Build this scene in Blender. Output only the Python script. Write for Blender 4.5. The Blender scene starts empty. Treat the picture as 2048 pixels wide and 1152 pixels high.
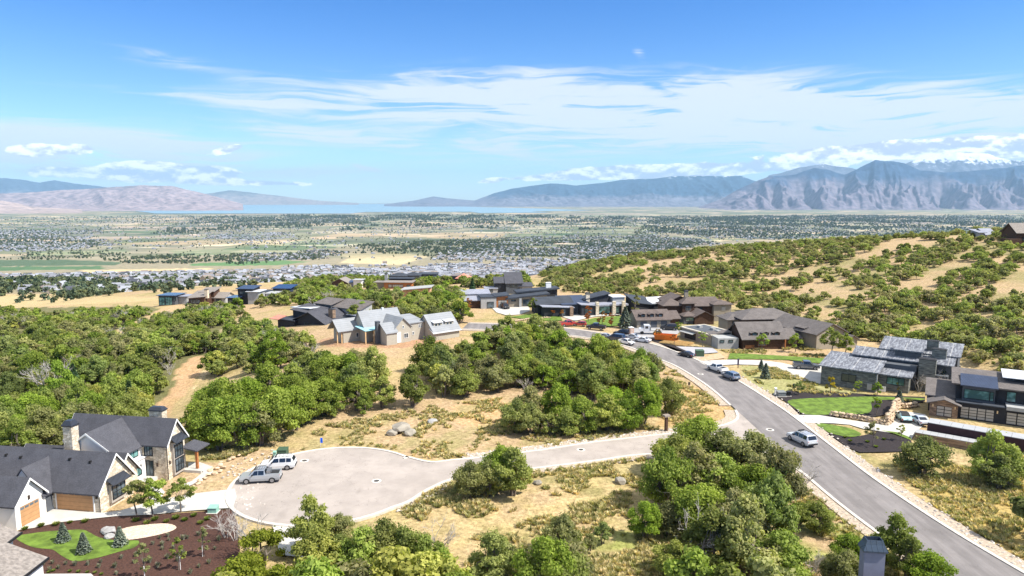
import bpy, bmesh, math, random
import numpy as np
from mathutils import Vector, Matrix, geometry
R = math.radians
C = bpy.context.scene.collection
sc = bpy.context.scene
random.seed(7)
rng = np.random.default_rng(11)

# ------------------------------------------------------------------ camera
TH = R(7.35); F = 1365.3; HC = 36.0
cam = bpy.data.cameras.new('camera'); co = bpy.data.objects.new('camera', cam); C.objects.link(co)
cam.sensor_width = 36.0; cam.lens = 24.0; cam.clip_start = 0.5; cam.clip_end = 200000
co.location = (0, 0, HC); co.rotation_euler = (R(90) - TH, 0, 0)
sc.camera = co
sc.view_settings.view_transform = 'Standard'; sc.view_settings.look = 'None'
sc.view_settings.exposure = 0.86; sc.view_settings.gamma = 1.0
sc.cycles.max_bounces = 5; sc.cycles.diffuse_bounces = 3; sc.cycles.glossy_bounces = 2
sc.cycles.transmission_bounces = 3; sc.cycles.transparent_max_bounces = 6; sc.cycles.volume_bounces = 0
sc.cycles.caustics_reflective = False; sc.cycles.caustics_refractive = False

# ------------------------------------------------------------------ sun
SUN_EL = R(50); SV = Vector((0.955, -0.297, 0)).normalized()
sunv = Vector((SV.x * math.cos(SUN_EL), SV.y * math.cos(SUN_EL), math.sin(SUN_EL)))
sl = bpy.data.lights.new('sun', 'SUN'); sl.energy = 4.4; sl.angle = R(0.5); sl.color = (1.0, 0.95, 0.87)
so = bpy.data.objects.new('sun', sl); C.objects.link(so)
so.rotation_euler = sunv.to_track_quat('Z', 'Y').to_euler(); so.location = (50, -50, 150)

# ------------------------------------------------------------------ node helper
class NT:
    def __init__(s, nt): s.nt = nt; s.N = nt.nodes; s.L = nt.links
    def n(s, t, **k):
        o = s.N.new(t)
        for a, b in k.items(): setattr(o, a, b)
        return o
    def link(s, a, b): s.L.new(a, b)
    def val(s, sock, v):
        if isinstance(v, (int, float)): sock.default_value = v
        elif isinstance(v, tuple): sock.default_value = v if len(v) != 3 or len(sock.default_value) == 3 else v + (1,)
        else: s.L.new(v, sock)
    def m(s, op, a, b=None, c=None, clamp=False):
        o = s.n('ShaderNodeMath', operation=op, use_clamp=clamp)
        s.val(o.inputs[0], a)
        if b is not None: s.val(o.inputs[1], b)
        if c is not None: s.val(o.inputs[2], c)
        return o.outputs[0]
    def vm(s, op, a, b):
        o = s.n('ShaderNodeVectorMath', operation=op); s.val(o.inputs[0], a); s.val(o.inputs[1], b); return o.outputs[0]
    def noise(s, vec, scale, detail=4, rough=.55, dist=0, col=False):
        o = s.n('ShaderNodeTexNoise'); s.link(vec, o.inputs['Vector'])
        o.inputs['Scale'].default_value = scale; o.inputs['Detail'].default_value = detail
        o.inputs['Roughness'].default_value = rough; o.inputs['Distortion'].default_value = dist
        return o.outputs['Color'] if col else o.outputs[0]
    def ramp(s, v, a, b, o0=0., o1=1.):
        o = s.n('ShaderNodeMapRange', interpolation_type='SMOOTHSTEP'); s.val(o.inputs[0], v)
        for i, x in enumerate((a, b, o0, o1)): o.inputs[i + 1].default_value = x
        return o.outputs[0]
    def mix(s, f, a, b, mode='MIX'):
        o = s.n('ShaderNodeMix', data_type='RGBA', blend_type=mode)
        s.val(o.inputs[0], f); s.val(o.inputs[6], a); s.val(o.inputs[7], b); return o.outputs[2]
    def comb(s, x, y, z):
        o = s.n('ShaderNodeCombineXYZ'); s.val(o.inputs[0], x); s.val(o.inputs[1], y); s.val(o.inputs[2], z); return o.outputs[0]
    def sep(s, v):
        o = s.n('ShaderNodeSeparateXYZ'); s.link(v, o.inputs[0]); return o.outputs
    def scalev(s, v, sx, sy, sz): return s.vm('MULTIPLY', v, (sx, sy, sz))

# ------------------------------------------------------------------ sky with clouds (world)
W = bpy.data.worlds.new('World'); sc.world = W; W.use_nodes = True
W.node_tree.nodes.clear(); q = NT(W.node_tree)
sky = q.n('ShaderNodeTexSky', sky_type='NISHITA', sun_disc=False)
sky.sun_elevation = SUN_EL; sky.sun_rotation = math.atan2(SV.x, SV.y)
sky.altitude = 1500; sky.air_density = 1.0; sky.dust_density = 0.6; sky.ozone_density = 2.0
hs = q.n('ShaderNodeHueSaturation'); q.link(sky.outputs[0], hs.inputs['Color'])
hs.inputs['Saturation'].default_value = 1.0; hs.inputs['Value'].default_value = 1.0; hs.inputs['Hue'].default_value = 0.497
tc = q.n('ShaderNodeTexCoord').outputs['Generated']
sx, sy, sz = q.sep(tc)
az = q.m('ARCTAN2', sx, sy); el = q.m('ARCSINE', sz)
def blob(a, e, sa, se, slope=0, amp=1):
    da = q.m('SUBTRACT', az, a)
    de = q.m('SUBTRACT', q.m('SUBTRACT', el, e), q.m('MULTIPLY', da, slope))
    r = q.m('ADD', q.m('POWER', q.m('ABSOLUTE', q.m('DIVIDE', da, sa)), 2.0), q.m('POWER', q.m('ABSOLUTE', q.m('DIVIDE', de, se)), 2.0))
    return q.m('MULTIPLY', q.m('EXPONENT', q.m('MULTIPLY', r, -1.0)), amp)
def bsum(lst):
    o = None
    for b in lst:
        v = blob(*b); o = v if o is None else q.m('ADD', o, v)
    return o
def pa(px, py):  # picture pixel -> azimuth, elevation (authoring aid for where clouds stand in the sky)
    u = (px - 1024) / F; v = (py - 576) / F
    d = Vector((u, math.cos(TH) - v * math.sin(TH), -math.sin(TH) - v * math.cos(TH))).normalized()
    return math.atan2(d.x, d.y), math.asin(d.z)
def B(px, py, wx, wy, slope=0, amp=1): a, e = pa(px, py); return (a, e, wx / F, wy / F, slope, amp)
wv = q.comb(q.m('MULTIPLY', az, 3.0), q.m('MULTIPLY', el, 16.0), 0.0)
warp = q.vm('SUBTRACT', q.noise(wv, 1.3, 3, .5, 0, True), (.5, .5, .5))
wv2 = q.vm('ADD', wv, q.scalev(warp, 1.3, .9, 0))
n1 = q.noise(wv2, 1.5, 7, .55); n2 = q.noise(q.scalev(wv2, .55, 3.4, 1), 2.6, 7, .62)
cm = bsum([B(1250, 200, 560, 52, -.05, 1.15), B(1750, 235, 520, 62, -.03, 1.15), B(900, 225, 330, 34, -.05, .85), B(1150, 290, 560, 22, -.02, .8),
           B(520, 212, 200, 14, -.06, .6), B(1900, 275, 380, 40, 0, .7), B(150, 272, 270, 27, -.07, 1.05), B(60, 310, 230, 30, 0, .75), B(650, 275, 330, 20, -.1, .5),
           B(330, 118, 140, 16, -.12, .42), B(1278, 106, 14, 10, -.3, .8), B(1840, 175, 80, 6, .1, .9), B(730, 335, 26, 4, -.25, 1.1),
           B(1000, 150, 160, 16, .05, .45), B(60, 165, 200, 8, 0, .35), B(1024, 350, 1500, 42, 0, .3), B(250, 345, 500, 26, 0, .42)])
cir = q.ramp(q.m('MULTIPLY', cm, q.m('ADD', q.m('MULTIPLY', q.ramp(n1, .33, .66), 1.15), q.m('MULTIPLY', q.ramp(n2, .36, .64), .75))), .22, 1.30)
cir = q.m('MULTIPLY', cir, .86)
# low cumulus
pv = q.comb(az, q.m('MULTIPLY', el, 1.9), 0.0)
def puff(off):
    p = q.vm('ADD', pv, (0.0, off, 0.0))
    return q.m('ADD', q.m('MULTIPLY', q.noise(p, 21.0, 8, .6), 1.0), q.m('MULTIPLY', q.noise(p, 60.0, 4, .6), .18))
pn = puff(0.0); pn2 = puff(.011)
pm = bsum([B(1150, 352, 160, 11, .05, 1.3), B(1410, 340, 180, 15, 0, 1.5), B(1250, 345, 120, 12, 0, 1.35), B(1680, 308, 130, 13, .03, 1.35), B(1880, 296, 190, 19, 0, 1.4), B(2020, 296, 120, 20, 0, 1),
           B(1640, 335, 60, 8, 0, .7), B(290, 335, 70, 15, 0, 1.4), B(420, 346, 75, 14, 0, 1.35), B(120, 342, 170, 12, 0, 1.05), B(55, 300, 42, 13, 0, 1.4), B(160, 298, 42, 12, 0, 1.3), B(455, 299, 42, 11, .25, 1.35),
           B(1420, 254, 34, 9, 0, .85), B(560, 368, 160, 7, 0, .8), B(980, 361, 32, 7, .1, .9), B(870, 366, 50, 4, 0, .8), B(760, 380, 260, 5, 0, .6), B(140, 272, 20, 5, 0, .7), B(330, 362, 220, 8, 0, .6)])
cum = q.ramp(q.m('ADD', pn, q.m('MULTIPLY', q.m('SUBTRACT', pm, 1.0), .62)), .46, .56)
lit = q.ramp(q.m('SUBTRACT', pn, pn2), -.07, .10)
cumcol = q.mix(lit, (3.6, 4.0, 4.9), (9.5, 9.4, 9.2))
zen = q.mix(q.ramp(el, 0., .30), (.74, .90, .99), (.185, .54, .98)); zen = q.mix(q.ramp(el, .45, .9), zen, (.5, .72, 1.))
blue = q.mix(1., hs.outputs[0], zen, 'MULTIPLY')
high = q.m('MULTIPLY', q.ramp(el, .36, .6), q.ramp(q.noise(q.scalev(tc, 1., 1., 2.), 2.2, 5, .6), .30, .52)); cir = q.m('MAXIMUM', cir, q.m('MULTIPLY', high, .95))  # bright cloud above the view, added to raise the ambient light
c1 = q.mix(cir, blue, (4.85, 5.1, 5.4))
c2 = q.mix(q.m('MULTIPLY', cum, .88), c1, cumcol)
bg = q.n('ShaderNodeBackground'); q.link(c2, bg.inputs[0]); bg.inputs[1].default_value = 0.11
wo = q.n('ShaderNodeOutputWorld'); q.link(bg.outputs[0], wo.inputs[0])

# ------------------------------------------------------------------ terrain height
def ray(px, py):
    u = (px - 1024) / F; v = (py - 576) / F
    return np.array([u, math.cos(TH) - v * math.sin(TH), -math.sin(TH) - v * math.cos(TH)])
def at(px, py, Y):
    d = ray(px, py); t = Y / d[1]; return (d[0] * t, Y, HC + d[2] * t)
ctrl = [(x, y, 0) for x, y in [(-60, 55), (-42, 70), (-60, 75), (-24, 84), (-24, 72), (-24, 98), (0, 70), (0, 92), (0, 110), (20, 80), (20, 100), (48, 55), (45, 90), (45, 120), (44, 150), (30, 170), (10, 190), (-10, 165),
    (-28, 172), (-8, 172), (-35, 180), (0, 130), (22, 135), (-15, 125), (70, 85), (70, 120), (68, 150), (80, 172), (60, 188), (40, 212), (10, 226), (-10, 215), (80, 60), (-80, 50), (0, 0), (60, 0), (-60, 0), (100, 20), (-100, 20), (0, -40),
    (90, 100), (90, 115), (98, 138), (-55, 90), (-42, 96), (50, 228), (-14, 195), (20, 150), (-45, 88), (90, 150), (84, 132), (120, 90)]]
pxs = [(330, 835, 137), (400, 715, 188), (370, 770, 160), (100, 765, 158), (0, 700, 225), (0, 860, 140), (-200, 800, 170), (200, 640, 300), (0, 620, 380), (300, 615, 340), (450, 640, 262), (550, 680, 190), (500, 765, 141), (560, 740, 150), (200, 850, 137),
    (340, 612, 330), (460, 605, 345), (600, 582, 395), (610, 652, 205), (700, 610, 262), (800, 585, 322), (900, 572, 385), (1000, 562, 430), (1060, 590, 290), (150, 600, 520), (450, 572, 640), (700, 555, 650), (900, 548, 610), (1050, 545, 620), (0, 578, 840),
    (1100, 548, 465), (1200, 525, 440), (1350, 505, 415), (1550, 490, 395), (1750, 478, 355), (1900, 470, 325), (2048, 474, 295), (2300, 470, 270), (1250, 590, 290), (1400, 590, 270), (1400, 540, 330), (1550, 600, 245), (1550, 540, 310), (1700, 600, 225),
    (1700, 540, 285), (1850, 650, 182), (1850, 540, 255), (2000, 600, 190), (2048, 700, 142), (2000, 540, 232), (2200, 650, 150), (2400, 560, 200), (1200, 560, 350)]
ctrl += [at(*p) for p in pxs]
ctrl += [(-10, 560, -33), (90, 560, -24), (150, 560, -16), (220, 500, -6), (300, 470, 0), (420, 520, -5), (-350, 500, -45), (-500, 800, -80), (0, 800, -66), (300, 800, -50), (600, 800, -50), (-140, 100, -13), (-120, 60, -5), (-350, 300, -25), (200, 90, 14), (-100, 112, -9)]
CT = np.array(ctrl, float); SC = 100.0
def _tps(d2): return np.where(d2 > 1e-12, d2 * np.log(np.maximum(d2, 1e-12)), 0)
def _solve():
    P_ = CT[:, :2] / SC; n = len(P_)
    K = _tps(((P_[:, None] - P_[None]) ** 2).sum(-1)) + np.eye(n) * .012
    A = np.zeros((n + 3, n + 3)); A[:n, :n] = K; A[:n, n] = 1; A[:n, n + 1:] = P_; A[n:, :n] = A[:n, n:].T
    return np.linalg.solve(A, np.concatenate([CT[:, 2], [0, 0, 0]]))
TW = _solve()
FY = [0, 520, 900, 2000, 3500, 5500, 200000]; FZ = [-20, -40, -80, -170, -235, -262, -262]
def vnoise(x, y, seed=0):
    xi = np.floor(x).astype(np.int64); yi = np.floor(y).astype(np.int64); fx = x - xi; fy = y - yi
    fx = fx * fx * (3 - 2 * fx); fy = fy * fy * (3 - 2 * fy)
    def h(a, b):
        v = (a * 374761393 + b * 668265263 + seed * 1442695041) & 0xffffffff
        v = ((v ^ (v >> 13)) * 1274126177) & 0xffffffff
        return ((v ^ (v >> 16)) & 0xffff) / 65535.0
    return (h(xi, yi) * (1 - fx) + h(xi + 1, yi) * fx) * (1 - fy) + (h(xi, yi + 1) * (1 - fx) + h(xi + 1, yi + 1) * fx) * fy
def fbm(x, y, o=4, seed=0):
    s = 0; a = .5
    for i in range(o): s = s + a * vnoise(x * 2 ** i, y * 2 ** i, seed + i); a *= .5
    return s
def ss(x, a, b): t = np.clip((x - a) / (b - a), 0, 1); return t * t * (3 - 2 * t)
def height(x, y):
    x = np.atleast_1d(np.asarray(x, float)); y = np.atleast_1d(np.asarray(y, float))
    lim = .9 * (np.maximum(y, -20) + 80); xc = np.clip(x, -lim, lim); yc = np.clip(y, -60, 820)
    out = np.zeros(len(xc)); P_ = CT[:, :2] / SC
    for i in range(0, len(xc), 40000):
        a = np.stack([xc[i:i + 40000], yc[i:i + 40000]], 1) / SC
        d2 = ((a[:, None] - P_[None]) ** 2).sum(-1)
        out[i:i + 40000] = _tps(d2) @ TW[:-3] + TW[-3] + a @ TW[-2:]
    out = np.sign(out) * np.maximum(np.abs(out) - .45, 0) ** 1.0
    out = np.where(np.abs(out) < 1.0, out * np.abs(out), out)
    far = np.interp(y, FY, FZ); w = ss(y, 520, 720)
    return out * (1 - w) + far * w
def h1(x, y): return float(height([x], [y])[0])
def P(px, py, dz=0):  # point of the ground seen at a picture pixel
    d = ray(px, py); t0 = None
    ts = np.concatenate([np.linspace(30, 900, 500), np.geomspace(905, 90000, 300)])
    g = height(d[0] * ts, d[1] * ts) + dz - (HC + d[2] * ts)
    k = np.argmax(g > 0)
    if g[k] <= 0: return (d[0] * 60000, d[1] * 60000)
    if k == 0: t = ts[0]
    else: t = ts[k - 1] + (ts[k] - ts[k - 1]) * (-g[k - 1]) / (g[k] - g[k - 1])
    return (d[0] * t, d[1] * t)
def proj(x, y, z):
    x, y, z = np.asarray(x, float), np.asarray(y, float), np.asarray(z, float) - HC
    fw = y * math.cos(TH) - z * math.sin(TH); up = y * math.sin(TH) + z * math.cos(TH); fw = np.where(fw > .1, fw, .1)
    return 1024 + F * x / fw, 576 - F * up / fw, fw
def inpoly(px, py, poly):
    px = np.asarray(px); py = np.asarray(py); r = np.zeros(px.shape, bool); n = len(poly)
    for i in range(n):
        x0, y0 = poly[i]; x1, y1 = poly[(i + 1) % n]
        if y0 == y1: continue
        c = ((y0 > py) != (y1 > py)) & (px < (x1 - x0) * (py - y0) / (y1 - y0) + x0); r ^= c
    return r

# ------------------------------------------------------------------ materials
MATS = {}
def mat(name, col, rough=.85, var=.12, scale=2., bump=0., bscale=20., metal=0., spec=.3, kind=None, extra=None, k=1., rnd=0.):
    if name in MATS: return MATS[name]
    m = bpy.data.materials.new(name); m.use_nodes = True; m.node_tree.nodes.clear(); s = NT(m.node_tree)
    b = s.n('ShaderNodeBsdfPrincipled'); o = s.n('ShaderNodeOutputMaterial'); s.link(b.outputs[0], o.inputs[0])
    t = s.n('ShaderNodeTexCoord').outputs['Object']
    b.inputs['Roughness'].default_value = rough; b.inputs['Metallic'].default_value = metal; b.inputs['Specular IOR Level'].default_value = spec
    c = s.mix(s.ramp(s.noise(t, scale, 5, .6), .3, .7), tuple(x * (1 - var) for x in col), tuple(min(1, x * (1 + var)) for x in col))
    hgt = None; x, y, z = s.sep(t)
    if kind == 'shingle':     # courses of shingles follow the height on a pitched roof
        v = s.comb(s.m('ADD', x, y), s.m('MULTIPLY', z, 1.5), 0.)
        bt = s.n('ShaderNodeTexBrick'); s.link(v, bt.inputs[0]); bt.inputs['Scale'].default_value = 3.2 * k; bt.inputs['Mortar Size'].default_value = .03
        bt.inputs['Color1'].default_value = (.82, .82, .82, 1); bt.inputs['Color2'].default_value = (1.15, 1.15, 1.15, 1); bt.inputs['Mortar'].default_value = (.55, .55, .55, 1)
        c = s.mix(1., c, bt.outputs[0], 'MULTIPLY')
    if kind == 'stone':
        v = s.comb(s.m('ADD', x, y), s.m('MULTIPLY', z, 1.9), s.m('MULTIPLY', s.m('SUBTRACT', x, y), .5))
        vo = s.n('ShaderNodeTexVoronoi'); s.link(v, vo.inputs['Vector']); vo.inputs['Scale'].default_value = 1.9 * k
        ve = s.n('ShaderNodeTexVoronoi', feature='DISTANCE_TO_EDGE'); s.link(v, ve.inputs['Vector']); ve.inputs['Scale'].default_value = 1.9 * k
        g = s.sep(vo.outputs['Color'])[0]
        c = s.mix(.85, c, s.mix(g, (.72, .66, .58), (1.25, 1.22, 1.18)), 'MULTIPLY')
        e = s.ramp(ve.outputs[0], 0., .07); c = s.mix(e, s.mix(1., c, (.62, .58, .52), 'MULTIPLY'), c); hgt = e
    if kind == 'ledge':       # thin stacked ledgestone
        v = s.comb(s.m('MULTIPLY', s.m('ADD', x, s.m('MULTIPLY', y, .9)), .35), 0., s.m('MULTIPLY', z, 2.6))
        g = s.noise(v, 2.4 * k, 4, .7); c = s.mix(.9, c, s.mix(s.ramp(g, .35, .65), (.45, .47, .5), (1.7, 1.65, 1.6)), 'MULTIPLY'); hgt = g
    if kind == 'seam':        # standing seams / board joints
        w = s.m('ABSOLUTE', s.m('SUBTRACT', s.m('FRACT', s.m('MULTIPLY', s.m('ADD', x, s.m('MULTIPLY', y, .37)), 2.2 * k)), .5))
        e = s.ramp(w, .0, .09); c = s.mix(e, s.mix(1., c, (.55, .55, .55), 'MULTIPLY'), c); hgt = s.m('SUBTRACT', 1., e)
    if kind == 'lap':         # horizontal lap boards
        w = s.m('FRACT', s.m('MULTIPLY', z, 4.5 * k)); e = s.ramp(w, .0, .2); c = s.mix(e, s.mix(1., c, (.7, .7, .7), 'MULTIPLY'), c)
    if kind == 'slatepatch':  # weathered flat roof with chalky streaks
        g = s.noise(s.scalev(t, 1.3, .28, 1.), 2.4, 6, .7); c = s.mix(s.ramp(g, .40, .70), c, (.33, .345, .37))
        w = s.m('ABSOLUTE', s.m('SUBTRACT', s.m('FRACT', s.m('MULTIPLY', x, .27)), .5)); c = s.mix(s.m('MULTIPLY', s.m('SUBTRACT', 1., s.ramp(w, .0, .03)), .55), c, (.55, .53, .5))
    if kind == 'pane':
        n = s.noise(t, .7, 2, .5); c = s.mix(s.ramp(n, .4, .62), col, tuple(min(1, a * 2.6 + .02) for a in col))
    if rnd:
        oi = s.n('ShaderNodeObjectInfo'); c = s.mix(1., c, s.mix(oi.outputs['Random'], (1 - rnd,) * 3, (1 + rnd,) * 3), 'MULTIPLY')
    if bump or hgt is not None:
        bp = s.n('ShaderNodeBump'); bp.inputs['Strength'].default_value = bump or .4; bp.inputs['Distance'].default_value = .06
        s.link(s.noise(t, bscale, 4, .6) if hgt is None else hgt, bp.inputs['Height']); s.link(bp.outputs[0], b.inputs['Normal'])
    s.link(c, b.inputs['Base Color']); MATS[name] = m; return m
def setp(m, **k):
    b = [n for n in m.node_tree.nodes if n.type == 'BSDF_PRINCIPLED'][0]
    for a, v in k.items(): b.inputs[a.replace('_', ' ')].default_value = v
    return m

# ------------------------------------------------------------------ mesh helper
class MB:
    def __init__(s): s.v = []; s.f = []; s.mi = []
    def add(s, v, f, mi=0):
        b = len(s.v); s.v += [tuple(p) for p in v]; s.f += [tuple(b + i for i in g) for g in f]; s.mi += [mi] * len(f); return s
    def box(s, x0, x1, y0, y1, z0, z1, mi=0):
        return s.add([(x0, y0, z0), (x1, y0, z0), (x1, y1, z0), (x0, y1, z0), (x0, y0, z1), (x1, y0, z1), (x1, y1, z1), (x0, y1, z1)],
                     [(0, 3, 2, 1), (4, 5, 6, 7), (0, 1, 5, 4), (1, 2, 6, 5), (2, 3, 7, 6), (3, 0, 4, 7)], mi)
    def prism(s, poly, z0, z1, mi=0):
        n = len(poly); a = sum(poly[i][0] * poly[(i + 1) % n][1] - poly[(i + 1) % n][0] * poly[i][1] for i in range(n))
        if a < 0: poly = poly[::-1]
        v = [(x, y, z0) for x, y in poly] + [(x, y, z1) for x, y in poly]
        return s.add(v, [tuple(range(n - 1, -1, -1)), tuple(range(n, 2 * n))] + [(i, (i + 1) % n, n + (i + 1) % n, n + i) for i in range(n)], mi)
    def plate(s, pts, t=.16, mi=0):  # planar polygon with thickness below
        n = len(pts); P0 = [Vector(p) for p in pts]
        nz = sum(P0[i].x * P0[(i + 1) % n].y - P0[(i + 1) % n].x * P0[i].y for i in range(n))
        if nz < 0: P0 = P0[::-1]
        v = [tuple(p) for p in P0] + [(p.x, p.y, p.z - t) for p in P0]
        return s.add(v, [tuple(range(n)), tuple(range(2 * n - 1, n - 1, -1))] + [(i, n + i, n + (i + 1) % n, (i + 1) % n) for i in range(n)], mi)
    def tube(s, pts, rad, k=6, mi=0, cap=True):
        pts = [Vector(p) for p in pts]; rad = rad if isinstance(rad, (list, tuple)) else [rad] * len(pts); rings = []
        for i, p in enumerate(pts):
            d = (pts[min(i + 1, len(pts) - 1)] - pts[max(i - 1, 0)]).normalized(); a = d.orthogonal().normalized(); b = d.cross(a)
            rings.append([p + (a * math.cos(2 * math.pi * j / k) + b * math.sin(2 * math.pi * j / k)) * rad[i] for j in range(k)])
        v = [tuple(x) for r_ in rings for x in r_]
        f = [(i * k + j, i * k + (j + 1) % k, (i + 1) * k + (j + 1) % k, (i + 1) * k + j) for i in range(len(pts) - 1) for j in range(k)]
        if cap: f += [tuple(range(k - 1, -1, -1)), tuple((len(pts) - 1) * k + j for j in range(k))]
        return s.add(v, f, mi)
    def gable(s, x0, x1, y0, y1, z0, ze, zr, ax='x', mi=0):  # solid walls with gable ends
        if ax == 'x':
            ym = (y0 + y1) / 2; sec = [(y0, z0), (y1, z0), (y1, ze), (ym, zr), (y0, ze)]
            v = [(x0, a, b) for a, b in sec] + [(x1, a, b) for a, b in sec]; fl = False
        else:
            xm = (x0 + x1) / 2; sec = [(x0, z0), (x1, z0), (x1, ze), (xm, zr), (x0, ze)]
            v = [(a, y0, b) for a, b in sec] + [(a, y1, b) for a, b in sec]; fl = True
        f = [(0, 4, 3, 2, 1), (5, 6, 7, 8, 9)] + [(i, (i + 1) % 5, 5 + (i + 1) % 5, 5 + i) for i in range(5)]
        if fl: f = [g[::-1] for g in f]
        return s.add(v, f, mi)
    def groof(s, x0, x1, y0, y1, ze, zr, ax='x', oh=.4, t=.16, lift=.2, mi=0, og=None):  # two pitched plates
        og = oh if og is None else og
        if ax == 'x':
            ym = (y0 + y1) / 2; sl = (zr - ze) / max(ym - y0, .01); e = ze - sl * oh + lift; r_ = zr + lift
            s.plate([(x0 - og, y0 - oh, e), (x1 + og, y0 - oh, e), (x1 + og, ym, r_), (x0 - og, ym, r_)], t, mi)
            s.plate([(x0 - og, ym, r_), (x1 + og, ym, r_), (x1 + og, y1 + oh, e), (x0 - og, y1 + oh, e)], t, mi)
        else:
            xm = (x0 + x1) / 2; sl = (zr - ze) / max(xm - x0, .01); e = ze - sl * oh + lift; r_ = zr + lift
            s.plate([(x0 - oh, y0 - og, e), (xm, y0 - og, r_), (xm, y1 + og, r_), (x0 - oh, y1 + og, e)], t, mi)
            s.plate([(xm, y0 - og, r_), (x1 + oh, y0 - og, e), (x1 + oh, y1 + og, e), (xm, y1 + og, r_)], t, mi)
        return s
    def hip(s, x0, x1, y0, y1, ze, zr, oh=.5, t=.15, lift=.1, mi=0):
        x0 -= oh; x1 += oh; y0 -= oh; y1 += oh; ze += lift; zr += lift
        if x1 - x0 >= y1 - y0: h_ = (y1 - y0) / 2; ym = (y0 + y1) / 2; a, b = (x0 + h_, ym, zr), (x1 - h_, ym, zr)
        else: h_ = (x1 - x0) / 2; xm = (x0 + x1) / 2; a, b = (xm, y0 + h_, zr), (xm, y1 - h_, zr)
        c = [(x0, y0, ze), (x1, y0, ze), (x1, y1, ze), (x0, y1, ze)]
        if x1 - x0 >= y1 - y0: fs = [(c[0], c[1], b, a), (c[1], c[2], b), (c[2], c[3], a, b), (c[3], c[0], a)]
        else: fs = [(c[0], c[1], a), (c[1], c[2], b, a), (c[2], c[3], b), (c[3], c[0], a, b)]
        for g in fs: s.plate(list(g), t, mi)
        return s
    def build(s, name, mats, parent=None, loc=None, smooth=False):
        me = bpy.data.meshes.new(name); me.from_pydata(s.v, [], s.f)
        if not isinstance(mats, (list, tuple)): mats = [mats]
        for m in mats: me.materials.append(m)
        if len(mats) > 1: me.polygons.foreach_set('material_index', s.mi)
        if smooth: me.polygons.foreach_set('use_smooth', [True] * len(me.polygons))
        me.update(); o = bpy.data.objects.new(name, me); C.objects.link(o)
        if parent: o.parent = parent
        if loc: o.location = loc
        return o
def tag(o, label=None, cat=None, group=None, kind=None):
    if label: o['label'] = label
    if cat: o['category'] = cat
    if group: o['group'] = group
    if kind: o['kind'] = kind
    return o
def thing(name, label, cat, loc, rz=0, group=None):
    o = bpy.data.objects.new(name, None); o.empty_display_size = .2; C.objects.link(o); o.location = loc; o.rotation_euler = (0, 0, rz)
    return tag(o, label, cat, group)
def copy_tree(o, parent=None):
    c = o.copy(); C.objects.link(c)
    if parent: c.parent = parent
    for ch in list(o.children): copy_tree(ch, c)
    return c
def npmesh(name, V, Fq, mats, attr=None, smooth=False):
    me = bpy.data.meshes.new(name); n = len(Fq); k = Fq.shape[1]
    me.vertices.add(len(V)); me.vertices.foreach_set('co', V.astype(np.float32).ravel())
    me.loops.add(n * k); me.loops.foreach_set('vertex_index', Fq.astype(np.int32).ravel())
    me.polygons.add(n); me.polygons.foreach_set('loop_start', np.arange(0, n * k, k, dtype=np.int32))
    try: me.polygons.foreach_set('loop_total', np.full(n, k, dtype=np.int32))
    except Exception: pass
    for m in mats: me.materials.append(m)
    if attr is not None:
        for nm, ty, dom, data in attr:
            a = me.attributes.new(nm, ty, dom); a.data.foreach_set('color' if 'COLOR' in ty else 'value', data.astype(np.float32).ravel())
    if smooth: me.polygons.foreach_set('use_smooth', np.ones(n, bool))
    me.update(calc_edges=True); me.validate(); return me
def crom(pts, n=8, closed=False):
    pts = [np.array(p, float) for p in pts]; o = []; N = len(pts)
    rg = range(N if closed else N - 1)
    for i in rg:
        if closed: a, b, c, d = pts[i - 1], pts[i], pts[(i + 1) % N], pts[(i + 2) % N]
        else: a, b, c, d = pts[max(i - 1, 0)], pts[i], pts[i + 1], pts[min(i + 2, N - 1)]
        for k in range(n):
            t = k / n; o.append(tuple(.5 * ((2 * b) + (c - a) * t + (2 * a - 5 * b + 4 * c - d) * t * t + (3 * b - a - 3 * c + d) * t ** 3)))
    if not closed: o.append(tuple(pts[-1]))
    return o
# ================================================================== GROUND
ASPH = [(46.8, 30), (43.8, 50), (41.2, 63.1), (39.6, 74), (38.9, 86), (38.8, 110.2), (38.4, 128.9), (36.2, 144.5), (33.6, 152.5), (29.0, 165.3), (22, 175), (12, 182), (0, 186.5), (-14, 189)]
ASPR = [(56, 28), (52.4, 49), (49.6, 62.1), (47.9, 72.5), (46.95, 85), (46.9, 98), (46.9, 111.5), (46.4, 120), (45.0, 134.5), (42.3, 149.0), (39.6, 158.1), (34.8, 168.9), (25.5, 181), (14, 190), (2, 195), (-13, 197.5)]
RL = crom(ASPH, 6); RR = crom(ASPR, 6)
side_n = [P(860, 926), P(905, 922), P(960, 917), P(1083, 902), P(1186, 886.5), P(1299, 873.6), (29, 103.6), (34.5, 106.2), (37.6, 109.5), (38.75, 114)]
side_s = [(38.9, 86), (38.0, 90), (35.0, 93.2), (28, 93.8), P(1283, 909), P(1186, 922), P(1063, 937), P(960, 950), P(900, 959), P(850, 981), P(815, 1003)]
cc = (-23.6, 84.0); cr = 11.9
arc = [(cc[0] + cr * math.cos(a), cc[1] + cr * math.sin(a)) for a in np.linspace(R(-38), R(-318), 44)]
north = crom([arc[-1], P(815, 916)] + side_n, 4); south = crom(side_s + [arc[0]], 4)
SIDE = north + south + arc[1:-1]
FANU = np.linspace(-1.25, 1.25, 470)
ys = [28.0]
while ys[-1] < 700: ys.append(ys[-1] * 1.0085 + .02)
while ys[-1] < 60000: ys.append(ys[-1] * 1.016)
ROWS = np.array([-60, -30, -5, 10, 20] + ys)
U, Y = np.meshgrid(FANU, ROWS); X = U * (np.maximum(Y, -20) + 45)
Z = height(X.ravel(), Y.ravel()).reshape(X.shape)
PX, PY, _d = proj(X, Y, Z)
vis_near = (Y > 28)
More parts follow.
